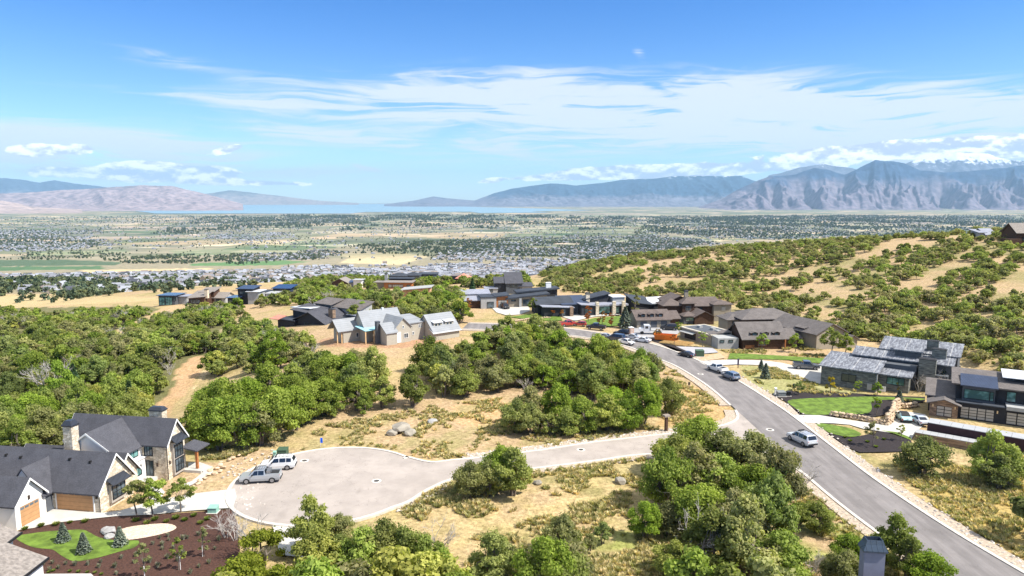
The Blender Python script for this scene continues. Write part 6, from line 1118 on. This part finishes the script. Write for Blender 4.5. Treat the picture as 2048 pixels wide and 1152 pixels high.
def ubox(px, py, w, d, h, m, lb, nm='utility_box', ang=0, sl=.12):
    x, y = P(px, py); e = thing(nm, lb, 'utility box', (x, y, h1(x, y)), R(ang)); mb = MB(); mb.add([(-w, -d, 0), (w, -d, 0), (w, d, 0), (-w, d, 0), (-w, -d, h), (w, -d, h), (w, d, h + sl), (-w, d, h + sl)], [(0, 3, 2, 1), (4, 5, 6, 7), (0, 1, 5, 4), (1, 2, 6, 5), (2, 3, 7, 6), (3, 0, 4, 7)]); mb.build('cabinet', m, e); mb = MB(); mb.plate([(-w - .05, -d - .05, h + .04), (w + .05, -d - .05, h + .04), (w + .05, d + .05, h + sl + .04), (-w - .05, d + .05, h + sl + .04)], .06); mb.build('lid', m, e); mb = MB(); mb.box(-w - .15, w + .15, -d - .15, d + .15, -.1, .05); mb.build('pad', m_conc, e)
m_ug = mat('utility_green', (.055, .10, .06), .6, .1); m_ul = mat('utility_pale_green', (.25, .45, .36), .6, .1)
ubox(566, 911, .65, .55, .95, m_ug, 'dark green utility cabinet behind the white SUV'); ubox(550, 915, .2, .15, .8, m_ul, 'slim pale green utility pedestal behind the white SUV'); ubox(1399, 712, .9, .7, 1.3, m_ug, 'large green utility cabinet beside the black sedan'); ubox(427, 1024, .5, .4, .6, m_ul, 'pale green utility box at the driveway mouth')
ubox(1562, 792, .7, .55, .8, mat('utility_grey', (.20, .21, .2), .7), 'grey utility box in the dark mulch beside the kerb'); ubox(1551, 788, .16, .16, 1.1, m_trim, 'slim white utility post in the dark mulch'); ubox(1577, 792, .3, .25, .8, m_black, 'small black utility box in the dark mulch')
x, y = P(641, 893); e = thing('marker_flag', 'bright blue marker flag at the north kerb of the cul-de-sac', 'flag', (x, y, 0)); mb = MB(); mb.tube([(0, 0, -.1), (0, 0, 1.3)], .03, 6); mb.build('pole', m_plate, e); mb = MB(); mb.box(-.04, .34, -.015, .015, .55, 1.32); mb.build('flag', mat('flag_blue', (.01, .12, .75), .6), e)
def post(px, py, lb, nm, cat, h=1.5, w=.1, head=None, hm=None, m=None):
    x, y = P(px, py); e = thing(nm, lb, cat, (x, y, h1(x, y)), R(20)); mb = MB(); mb.box(-w, w, -w, w, -.2, h); mb.build('post', m or m_brown, e)
    if head: mb = MB(); mb.box(-head[0], head[0], -head[1], head[1], h - head[2], h + .05); mb.build('head', hm or m_brown, e)
post(1332, 862, 'wooden post with a boxed cap beside the side road', 'wooden_post', 'post', 2.6, .2, (.5, .4, .25), mat('weathered_wood', (.28, .23, .19), .9, .2))
post(1378, 778, 'small dark sign post on the verge left of the road', 'sign_post', 'sign', 1.3, .05, (.22, .04, .5), m_black); post(1476, 735, 'dark blue lawn sign beside the curved driveway', 'yard_sign', 'sign', 1.9, .06, (.2, .05, 1.3), mat('sign_navy', (.03, .04, .12), .6)); post(1588, 778, 'short dark bollard in the grass by the kerb', 'bollard', 'bollard', 1.0, .2, None, None, m_black)

# ================================================================== GARDENS
spr = [conifer_mesh(700 + i, 3.2, 1.15, LM['spruce'], 1500, 10) for i in range(3)]; firs = [conifer_mesh(710 + i, 7.5, 2.0, LM['fir'], 1800, 14) for i in range(2)]
ytree = [tree_meshes(720 + i, 1.0, 3.6, 14, 900, .17, LM[['oak', 'sage', 'bright'][i]], .34, 1) for i in range(3)]; gtree = [tree_meshes(725 + i, 1.7, 4.6, 18, 2200, .22, LM[['oak', 'bright'][i]], .28, 1) for i in range(2)]
ftree = [tree_meshes(730 + i, 1.3, 3.9, 14, 1000, .20, LM['fall'], .22, 1) for i in range(2)]; yel = tree_meshes(740, .9, 2.6, 10, 500, .2, LM['yellow'], .2, 1); col_t = [tree_meshes(745 + i, .75, 4.2, 16, 900, .2, LM[['sage', 'gtuft'][i]], .16, 1) for i in range(2)]; limet = tree_meshes(750, 2.4, 3.0, 20, 5000, .22, LM['lime'], .1, 3)
def plant(nm, cat, lb, px, py, meshes, sc_=1., grp=None, pn=('crown', 'trunk'), zs=1., stake=False):
    x, y = P(px, py); e = thing(nm, lb, cat, (x, y, h1(x, y) + .03), random.uniform(0, 6.28), grp); e.scale = (sc_, sc_, sc_ * zs)
    for k, me in zip(pn, meshes if isinstance(meshes, (tuple, list)) else (meshes,)): c_ = bpy.data.objects.new(k, me); C.objects.link(c_); c_.parent = e
    if stake: mb = MB(); mb.tube([(.2, .05, -.1), (.2, .05, 1.5)], .035, 5); mb.build('stake', m_trim, e)
    return e
for px, py, s_, lb in ((127, 1083, 1.0, 'blue spruce nearest the driveway on the small lawn'), (168, 1106, 1.05, 'middle blue spruce at the front edge of the small lawn'), (241, 1091, 1.0, 'blue spruce at the right tip of the small lawn')): plant('blue_spruce', 'tree', lb, px, py, spr[int(s_ * 100) % 3], s_ * .66, 'blue spruces on the small lawn')
for px, py, s_, k, lb in ((275, 1030, 1.0, 0, 'leftmost of the three leafy trees in front of the stone house'), (307, 1034, 1.05, 1, 'middle leafy tree in front of the stone house'), (362, 1023, .95, 0, 'rightmost leafy tree beside the concrete drive')): plant('young_tree', 'tree', lb, px, py, gtree[k], s_, 'leafy trees in front of the stone house')
for px, py, s_, k, lb in ((409, 1113, 1.0, 0, 'staked young tree at the right of the brown mulch bed'), (357, 1141, 1.1, 1, 'staked narrow tree in the middle of the brown mulch bed'), (290, 1160, 1.2, 2, 'staked young tree in front of the gravel oval')): plant('young_tree', 'tree', lb, px, py, col_t[k % 2], s_ * .82, 'staked trees in the brown mulch bed', stake=True)
plant('bare_tree', 'bare tree', 'white bare tree at the right end of the brown mulch bed', 453, 1075, bare[3], .75, None, ('branches',)); plant('lime_tree', 'tree', 'yellow-green maple-like tree at the bottom left of the grove', 480, 1200, limet, 1.35); plant('lime_tree', 'tree', 'round yellow-green tree behind the stone house roof', 20, 905, limet, 1.2); plant('lime_tree', 'tree', 'low yellow-green tree at the bottom beside the mulch bed', 560, 1215, limet, 1.3); plant('lime_tree', 'tree', 'taller yellow-green tree in front of the white entrance slab', 525, 1130, limet, 1.15)
# clumps: each a thing of its own
gt = [tuft_mesh(760 + i, .5, .42, 220, LM['gtuft'], .03) for i in range(2)]; lv = [tuft_mesh(770 + i, .32, .55, 70, LM['lav'], .028, .7) for i in range(3)]
TL = {}
for i, (px, py) in enumerate([(82, 1054), (112, 1051), (140, 1047), (170, 1045), (50, 1060), (272, 1043), (310, 1041), (294, 1048), (333, 1045), (352, 1038), (370, 1042), (388, 1033), (401, 1048), (415, 1040)]):
    plant('grass_clump', 'plant', f'round green grass clump along the drive, {ordn(i)} counted along the mulch edge', px, py, gt[i % 2], random.uniform(.75, 1.1), 'green grass clumps in the mulch bed', ('leaves',))
random.seed(31)
lav = [(88, 1130), (105, 1128), (117, 1138), (132, 1130), (150, 1132), (176, 1131), (198, 1136), (202, 1126), (233, 1150), (243, 1118), (268, 1127), (272, 1113), (300, 1126), (316, 1135), (335, 1118), (325, 1100), (325, 1092), (347, 1098), (365, 1110), (367, 1080), (375, 1078), (397, 1072), (338, 1082), (336, 1074), (320, 1078), (306, 1090), (355, 1123), (398, 1136), (418, 1128), (430, 1100), (438, 1082), (381, 1148), (230, 1136), (100, 1142)]
for i, (px, py) in enumerate(sorted(lav)): plant('lavender_clump', 'plant', f'silvery spiky plant in the brown mulch bed, {ordn(i)} from the left', px, py, lv[i % 3], random.uniform(.75, 1.2), 'silvery plants in the mulch bed', ('leaves',))
for i, (px, py) in enumerate([(98, 1146), (107, 1143), (140, 1144), (157, 1145), (175, 1146), (190, 1147), (203, 1150)]): plant('edging_plant', 'plant', f'small yellow-green edging plant at the bottom kerb, {ordn(i)} from the left', px, py, gt[i % 2], .5, 'yellow-green edging plants', ('leaves',))
def stone(px, py, s_, m, lb, nm='boulder', grp=None, sd=1):
    x, y = P(px, py); o_ = bpy.data.objects.new(nm, rock_mesh(800 + sd, m, .65)); C.objects.link(o_); o_.location = (x, y, h1(x, y) + .12 * s_); o_.scale = (s_,) * 3; o_.rotation_euler = (0, 0, sd); tag(o_, lb, 'boulder', grp)
stone(222, 1066, 1.5, m_rgrey, 'largest grey boulder between lawn and gravel oval', sd=1); stone(213, 1063, 1.2, m_rgrey, 'long grey boulder left of the gravel oval', sd=2); stone(220, 1075, 1.1, m_rgrey, 'small grey boulder nearest the lawn edge', sd=3)
mp = mat('boulder_weathered', (.30, .27, .22), .9, .2, 2., .5, 4.)
stone(800, 862, 3.2, mp, 'big weathered outcrop in the dry grass beyond the cul-de-sac', 'rock_outcrop', sd=4); stone(820, 868, 2.0, mp, 'low weathered rock at the right foot of the outcrop', 'rock_outcrop', sd=5); stone(785, 868, 1.8, mp, 'low weathered rock at the left foot of the outcrop', 'rock_outcrop', sd=6); stone(865, 845, 1.6, m_rgrey, 'grey rock in the dry grass right of the outcrop', 'rock_outcrop', sd=7); stone(1240, 965, 1.6, mp, 'flat pale rock in the grass below the side road', 'rock_outcrop', sd=8); stone(1075, 966, 1.1, mp, 'small flat pale rock right of the round bush', 'rock_outcrop', sd=9)
bl = [(478, 911), (466, 917), (458, 920), (442, 925), (440, 931), (434, 938), (425, 938), (440, 943), (430, 948), (417, 950), (411, 957), (400, 962), (396, 968), (388, 975), (420, 943), (447, 935)]
for i, (px, py) in enumerate(bl): stone(px, py, .55 + .35 * ((i * 37) % 10) / 10, m_bould, f'pale boulder edging the walk right of the stone house, {ordn(i)} going down', 'boulder', 'boulders beside the stone house walk', 20 + i)
# dry-stacked boulder wall by the drive: one wall of fitted stones
def bwall(pl, rows_, lb, s_=.75):
    pts = crom(PP(pl), 12); e = thing('boulder_wall', lb, 'wall', (pts[0][0], pts[0][1], 0), 0, 'tan boulder walls'); g = np.random.default_rng(int(pl[0][0])); bm = bmesh.new(); src = [rock_mesh(900 + i, m_bould, .85) for i in range(5)]
    for r_ in range(rows_):
        acc = 0; nxt = g.uniform(0, .5)
        for k in range(len(pts) - 1):
            a = np.array(pts[k]); b_ = np.array(pts[k + 1]); ln = np.linalg.norm(b_ - a)
            while nxt < acc + ln:
                p = a + (b_ - a) * (nxt - acc) / ln; w = g.uniform(.7, 1.25) * s_; n0 = len(bm.verts); bm.from_mesh(src[int(g.integers(0, 5))]); bm.verts.ensure_lookup_table()
                M_ = Matrix.Translation((p[0] - pts[0][0], p[1] - pts[0][1] + r_ * .12, .2 + r_ * s_ * .55)) @ Matrix.Rotation(g.uniform(0, 6), 4, 'Z') @ Matrix.Diagonal((w, w * .9, s_ * .85, 1))
                for v_ in bm.verts[n0:]: v_.co = M_ @ v_.co
                nxt += w * .82
            acc += ln
    me = bpy.data.meshes.new('boulders'); bm.to_mesh(me); bm.free(); me.materials.append(m_bould); o_ = bpy.data.objects.new('boulders', me); C.objects.link(o_); o_.parent = e
bwall([(1658, 831), (1690, 835), (1735, 843), (1775, 851)], 2, 'long low tan boulder wall curving along the dark house driveway'); bwall([(1775, 851), (1786, 838), (1790, 822), (1800, 815)], 4, 'tall tan boulder wall behind the pale blue convertible', .8); bwall([(1792, 812), (1812, 816), (1835, 812)], 2, 'short upper tan boulder wall beside the stone garage gable', .75); bwall([(1030, 643), (1048, 640), (1075, 637), (1100, 636)], 1, 'pale boulder edging below the concrete garage house lawn', .9)
GL = [('young_tree', 'tree', 'thin brownish young tree nearest the boulder wall drive', 1745, 893, ytree[1], 1.1), ('young_tree', 'tree', 'small young tree at the end of the pale strip of lawn', 1802, 882, ytree[0], .75), ('young_tree', 'tree', 'young bright tree at the right end of the big lawn', 1752, 830, ytree[2], 1.0), ('young_tree', 'tree', 'leafy young tree at the edge of the slate house', 1754, 792, gtree[1], .6),
      ('young_tree', 'tree', 'thin tree before the slate house window', 1714, 787, ytree[2], .8), ('young_tree', 'tree', 'yellowing young tree at the left corner of the slate house', 1661, 785, yel, 1.3), ('young_tree', 'tree', 'small leafy tree beside the curved driveway', 1597, 790, gtree[0], .62), ('young_spruce', 'tree', 'little pale spruce on the grassy verge, left one', 1522, 740, spr[0], .7), ('young_spruce', 'tree', 'little pale spruce on the grassy verge, right one', 1531, 755, spr[1], .95),
      ('yellow_shrub', 'shrub', 'yellow shrub at the entry of the slate house', 1797, 783, yel, .8), ('young_spruce', 'tree', 'tall pale spruce by the right corner of the slate house', 1884, 780, spr[2], 1.6), ('young_spruce', 'tree', 'dark little spruce in the mulch right of the lawn', 1798, 803, spr[1], .7), ('bare_tree', 'bare tree', 'bare twiggy tree left of the slate house chimney', 1838, 782, bare[1], .9), ('bare_tree', 'bare tree', 'bare twiggy tree right of the slate house chimney', 1866, 784, bare[2], 1.0),
      ('leafy_tree', 'tree', 'bushy tree before the barn-like house, left one', 1524, 700, gtree[0], .95), ('leafy_tree', 'tree', 'bushy tree before the barn-like house, right one', 1590, 703, gtree[1], 1.0), ('leafy_tree', 'tree', 'large bushy tree before the tan gable wing', 1662, 712, gtree[0], 1.55), ('leafy_tree', 'tree', 'bushy tree right of the tan gable wing', 1690, 712, gtree[1], 1.2), ('leafy_tree', 'tree', 'slender tree in front of the flat annex', 1405, 693, ytree[2], 1.2), ('leafy_tree', 'tree', 'slender tree at the left corner of the flat annex', 1358, 672, ytree[2], 1.2),
      ('autumn_tree', 'tree', 'large orange-leaved tree on the lawn by the stone piers', 1176, 643, ftree[0], 1.35), ('autumn_tree', 'tree', 'narrow orange tree at the left end of the low modern house', 1103, 633, ftree[1], .9), ('autumn_tree', 'tree', 'small orange tree before the low modern house door', 1125, 634, ftree[1], .7), ('autumn_tree', 'tree', 'gold-leaved tree left of the black pickup lawn', 1204, 650, ftree[0], 1.15), ('autumn_tree', 'tree', 'gold-leaved tree in the middle of the far lawn', 1222, 653, ftree[0], 1.1), ('autumn_tree', 'tree', 'orange sapling left of the orange dumpster', 1315, 679, ftree[1], .85), ('autumn_tree', 'tree', 'sapling right of the orange dumpster', 1348, 690, ftree[1], .8),
      ('columnar_tree', 'tree', 'tall narrow green tree left of the dormer garage', 1271, 632, col_t[0], 2.0), ('blue_spruce', 'tree', 'blue spruce by the corner of the dormer garage', 1250, 655, spr[0], 1.9), ('leafy_tree', 'tree', 'round tree between the two low modern houses', 1068, 628, gtree[0], 1.2), ('leafy_tree', 'tree', 'golden-green tree left of the concrete garage', 938, 622, ftree[0], 1.2), ('yellow_tree', 'tree', 'bright yellow tree on the hilltop beside the brown house', 2016, 482, yel, 2.6), ('yellow_tree', 'tree', 'rounded yellow tree among the valley houses at the left edge', 17, 572, limet, 3.2),
      ('fir_tree', 'tree', 'dark fir standing left of the graded track', 262, 830, firs[0], 1.0), ('fir_tree', 'tree', 'dark fir in the forest left of the bare tree', 150, 790, firs[1], 1.0), ('fir_tree', 'tree', 'dark fir at the right end of the far ridge', 945, 592, firs[0], 1.0)]
for nm, ct, lb, px, py, ms, s_ in GL: plant(nm, ct, lb, px, py, ms, s_, None, ('branches',) if nm == 'bare_tree' else ('crown', 'trunk'))
bigbare = bare_mesh(460, 10, 7, .42, .14, 4); plant('bare_tree', 'bare tree', 'big spreading bare tree in the forest at the left', 102, 800, bigbare, 1.1, None, ('branches',))
for i, (px, py) in enumerate([(1600, 786), (1622, 786), (1630, 788), (1640, 787), (1682, 792), (1692, 793), (1700, 790), (1812, 803), (1822, 804), (1650, 790), (1660, 792)]): plant('grass_clump', 'plant', f'tan ornamental grass clump in the dark mulch, {ordn(i)} in the row', px, py, tufts[i % 3], 1.3, 'tan grass clumps in the dark mulch', ('leaves',))
for i, (px, py) in enumerate([(1700, 883), (1735, 885), (1768, 880), (1752, 895), (1690, 876)]): plant('low_shrub', 'plant', f'small pale shrub in the dark roadside mulch, {ordn(i)} one', px, py, gt[i % 2], .8, 'pale shrubs in the roadside mulch', ('leaves',))
# ================================================================== VALLEY: HOUSES AND TREES
g_ = np.random.default_rng(90)
def vhouse(seed, wc, rc):
    g = np.random.default_rng(seed); mb = MB(); L_, D_ = g.uniform(12, 16), g.uniform(9, 11); mb.gable(-L_ / 2, L_ / 2, -D_ / 2, D_ / 2, -2, 4.6, 8.4, 'x', 0); mb.groof(-L_ / 2, L_ / 2, -D_ / 2, D_ / 2, 4.6, 8.4, 'x', .7, .3, .3, 1)
    x = g.choice([-1, 1]) * L_ * .22; mb.gable(x - 3.2, x + 3.2, -D_ / 2 - 4, 0, -2, 3.6, 6.6, 'y', 0); mb.groof(x - 3.2, x + 3.2, -D_ / 2 - 4, 0, 3.6, 6.6, 'y', .5, .3, .3, 1)
    if seed % 2: mb.box(L_ / 2, L_ / 2 + 5.5, -3, 4, -2, 3.4, 0); mb.groof(L_ / 2, L_ / 2 + 5.5, -3, 4, 3.4, 5.4, 'x', .4, .3, .3, 1)
    for a in (-.3, .05, .32): mb.box(L_ * a - .7, L_ * a + .7, -D_ / 2 - .06, -D_ / 2 + .05, 1, 2.4, 2); mb.box(L_ * a - .6, L_ * a + .6, -D_ / 2 - .06, -D_ / 2 + .05, 3.2, 4.3, 2)
    mb.box(x - 2.2, x + 2.2, -D_ / 2 - 4.06, -D_ / 2 - 3.9, 0, 2.4, 3)
    me = bpy.data.meshes.new('house'); me.from_pydata(mb.v, [], mb.f)
    for m in (wc, rc, m_pane, m_lgrey): me.materials.append(m)
    me.polygons.foreach_set('material_index', mb.mi); me.update(); return me
W3 = [mat('valley_white', (.50, .50, .51), .9), mat('valley_grey', (.34, .35, .39), .9), mat('valley_tan', (.36, .31, .25), .9)]; R3 = [mat('valley_roof_grey', (.23, .235, .26), .9), mat('valley_roof_brown', (.24, .20, .17), .9), mat('valley_roof_dark', (.07, .075, .09), .9), mat('valley_roof_pale', (.33, .34, .37), .9)]
HT = [(W3[0], R3[0], 'white house with grey roof'), (W3[1], R3[0], 'grey house with grey roof'), (W3[2], R3[1], 'tan house with brown roof'), (W3[0], R3[2], 'white house with dark roof'), (W3[1], R3[3], 'grey house with pale roof'), (W3[2], R3[3], 'tan house with pale roof')]
VH = [vhouse(1000 + i, a, b_) for i, (a, b_, c_) in enumerate(HT)]
vt = []
for i in range(5):
    g = np.random.default_rng(1100 + i); n = 34; d = g.normal(0, 1, (n, 3)); d /= np.linalg.norm(d, axis=1)[:, None]; c = d * np.array([3.2, 3.2, 3.4]) * g.uniform(.5, 1, n)[:, None] + np.array([0, 0, 3.8]); V, Fq, tn = leaves(c, d, 3.0, g)
    vt.append(leafmesh('tree', V, Fq, tn, leafmat('leaf_valley_%d' % i, [[(.055, .08, .035)], [(.045, .075, .04)], [(.07, .095, .04)], [(.04, .065, .035)], [(.06, .09, .045)]][i], .4, .1)))
ZP = []  # built-up areas drawn on the valley floor: polygon, street pitch, lot pitch, tree share
def pxp(l): return [P(*p) for p in l]
HS = []; TS = []
def suburb(poly, rowp, lot, th, dens=1., ang=.0, seed=1, tree=1.0, wob=.0):
    wp = pxp(poly); g = np.random.default_rng(seed); xs = [p[0] for p in wp]; yy = [p[1] for p in wp]; ca, sa = math.cos(ang), math.sin(ang); cx, cy = (min(xs) + max(xs)) / 2, (min(yy) + max(yy)) / 2; ex = max(max(xs) - min(xs), max(yy) - min(yy)) * .75
    ax_ = np.arange(-ex, ex, lot); by = np.arange(-ex, ex, rowp); A_, B_ = np.meshgrid(ax_, by); B_ = B_ + (np.arange(len(by)) % 2)[:, None] * rowp * .22; A_ = A_ + g.normal(0, lot * .12, A_.shape); B_ = B_ + g.normal(0, rowp * .06, B_.shape) + wob * np.sin(A_ / 90.)
    X_ = (cx + A_ * ca - B_ * sa).ravel(); Y_ = (cy + A_ * sa + B_ * ca).ravel(); k = inpoly(X_, Y_, wp) & (g.uniform(0, 1, len(X_)) < dens) & (fbm(X_ / 160, Y_ / 160, 3, seed) > th); X_, Y_ = X_[k], Y_[k]; Z_ = height(X_, Y_)
    for x, y, z in zip(X_, Y_, Z_): HS.append([x, y, z - .2, g.uniform(.78, 1.12), ang + g.choice([0, math.pi / 2, 0]) + g.normal(0, .15), int(g.integers(0, 6))])
    nt = int(len(X_) * tree * 2.3)
    for _ in range(nt):
        i = int(g.integers(0, max(1, len(X_)))); x = X_[i] + g.normal(0, lot * .7); y = Y_[i] + g.normal(0, rowp * .5); TS.append([x, y, None, g.uniform(.6, 1.5), g.uniform(0, 6), int(g.integers(0, 5))])
def trees(poly, n, th=.45, sc_=60, seed=1, smin=.7, smax=1.6, asp=1.):
    wp = pxp(poly); g = np.random.default_rng(seed); xs = [p[0] for p in wp]; yy = [p[1] for p in wp]; x = g.uniform(min(xs), max(xs), n * 6); y = g.uniform(min(yy), max(yy), n * 6); k = inpoly(x, y, wp) & (fbm(x / sc_, y / (sc_ * asp), 4, seed) > th); n = int(n * .75); x, y = x[k][:n], y[k][:n]
    for a, b_ in zip(x, y): TS.append([a, b_, None, g.uniform(smin, smax), g.uniform(0, 6), int(g.integers(0, 5))])
suburb([(-60, 598), (-60, 572), (60, 570), (210, 574), (330, 572), (480, 566), (480, 580), (330, 590), (120, 592)], 46, 27, .30, .85, .1, 1, 1.0)
suburb([(-80, 562), (100, 556), (300, 556), (470, 552), (560, 548), (1040, 545), (1020, 556), (620, 563), (300, 570), (-80, 572)], 44, 24, .30, .95, -.05, 2, .55)
suburb([(-80, 556), (250, 548), (560, 542), (1120, 528), (1110, 545), (560, 549), (280, 556), (-80, 562)], 40, 22, .28, 1., .12, 3, .30, 12)
suburb([(560, 545), (570, 534), (800, 532), (1100, 522), (1180, 524), (1120, 542), (820, 545)], 40, 22, .32, 1., .3, 4, .25, 15)
suburb([(860, 520), (900, 502), (1000, 498), (1180, 495), (1330, 497), (1200, 520), (1080, 530)], 50, 26, .36, .9, .0, 5, .8)
suburb([(480, 510), (640, 500), (700, 505), (660, 518), (480, 524)], 50, 26, .35, .8, .2, 6, 1.1); suburb([(-80, 508), (-80, 470), (60, 468), (200, 476), (240, 490), (150, 500)], 55, 30, .40, .8, .0, 7, .6); suburb([(-80, 462), (200, 460), (210, 468), (-80, 470)], 60, 36, .35, .95, .1, 8, .8)
suburb([(900, 500), (950, 478), (1150, 470), (1400, 478), (1500, 490), (1330, 497), (1100, 500)], 62, 34, .42, .8, .1, 9, 1.6); suburb([(400, 480), (420, 470), (560, 465), (600, 474), (520, 482)], 50, 30, .38, 1., .05, 10, .2)
suburb([(1250, 475), (1300, 450), (1500, 445), (1700, 452), (1950, 455), (2100, 462), (1700, 478), (1500, 480)], 75, 42, .45, .7, .0, 11, 1.4); suburb([(350, 450), (420, 436), (700, 434), (740, 444), (500, 452)], 90, 60, .47, .6, .1, 12, 1.8); suburb([(1100, 450), (1200, 434), (1700, 430), (2100, 436), (2100, 450), (1400, 446)], 110, 60, .46, .55, .1, 13, 1.8)
suburb([(-80, 500), (-80, 436), (300, 432), (900, 430), (1300, 432), (2100, 430), (2100, 480), (1300, 490), (700, 498)], 130, 75, .47, .55, .0, 40, .9); suburb([(-80, 500), (-80, 436), (2100, 430), (2100, 480), (700, 498)], 260, 180, .2, .5, .3, 41, .9)
trees([(-60, 596), (-60, 564), (220, 562), (230, 592)], 420, .42, 50, 21, 1., 2.0); trees([(200, 590), (230, 566), (480, 560), (490, 582), (330, 592)], 260, .46, 50, 22, .9, 1.8); trees([(640, 505), (700, 492), (900, 480), (1200, 482), (1420, 485), (1330, 505), (1150, 522), (1000, 508), (860, 515), (780, 508)], 4200, .42, 120, 23, .9, 2.0)
trees([(-80, 520), (100, 500), (250, 506), (250, 520)], 300, .45, 100, 24); trees([(200, 520), (300, 512), (640, 505), (640, 520), (480, 530), (260, 528)], 900, .47, 110, 25, .9, 1.8); trees([(-80, 505), (-80, 470), (140, 472), (210, 490), (100, 500)], 900, .46, 140, 26, 1, 2); trees([(1250, 480), (1300, 440), (1560, 432), (2100, 440), (2100, 470), (1700, 480)], 6000, .47, 330, 27, 1.2, 2.6, 1.6)
trees([(300, 470), (420, 432), (900, 430), (1250, 434), (1250, 462), (900, 456)], 3600, .52, 330, 28, 1.3, 2.8, 1.6); trees([(560, 556), (600, 548), (800, 548), (820, 558), (700, 566)], 260, .4, 60, 29); trees([(-80, 560), (300, 552), (560, 546), (560, 552), (300, 562), (-80, 572)], 500, .42, 80, 30); trees([(640, 500), (250, 510), (0, 512), (300, 480), (700, 470)], 260, .50, 160, 31)
HS = np.array([r_ for r_ in HS if r_[1] > 575], float); HS[:, 3] *= np.interp(HS[:, 1], [560, 1000], [.58, 1.]); px, py, fw = proj(HS[:, 0], HS[:, 1], HS[:, 2] + 3); vis = (px > -10) & (px < 2058); HS = HS[(px > -150) & (px < 2200)]; px, py, fw = proj(HS[:, 0], HS[:, 1], HS[:, 2] + 3)
inview = np.where((px > 2) & (px < 2046) & (fw > 600))[0]; order = inview[np.argsort(fw[inview])][:296]; pick = set(order.tolist()); vh0 = {}
lst = sorted(order.tolist(), key=lambda i: (int(HS[i, 5]), px[i])); cnt = {}
for i in lst:
    k = int(HS[i, 5]); o_ = bpy.data.objects.new('house', VH[k]); C.objects.link(o_); o_.location = HS[i, :3]; o_.rotation_euler = (0, 0, HS[i, 4]); o_.scale = (HS[i, 3],) * 3; cnt[k] = cnt.get(k, -1) + 1
    tag(o_, f'small {HT[k][2]} below the ridge, {ordn(cnt[k])} such from the left', 'house', 'houses in the nearest valley suburb')
scatter('valley_suburbs', [list(HS[i]) for i in range(len(HS)) if i not in pick], VH)
TS = [t_ for t_ in TS]; tz = height([t_[0] for t_ in TS], [t_[1] for t_ in TS])
for t_, z in zip(TS, tz): t_[2] = z - .5
tp = np.array([[float(v) for v in t_] for t_ in TS]); fd = tp[:, 1]; tp[:, 3] *= np.interp(fd, [500, 900, 4000, 12000], [.6, .9, 1.05, 1.9]); scatter('valley_trees', tp, vt)
print('VALLEY', len(HS), len(TS))
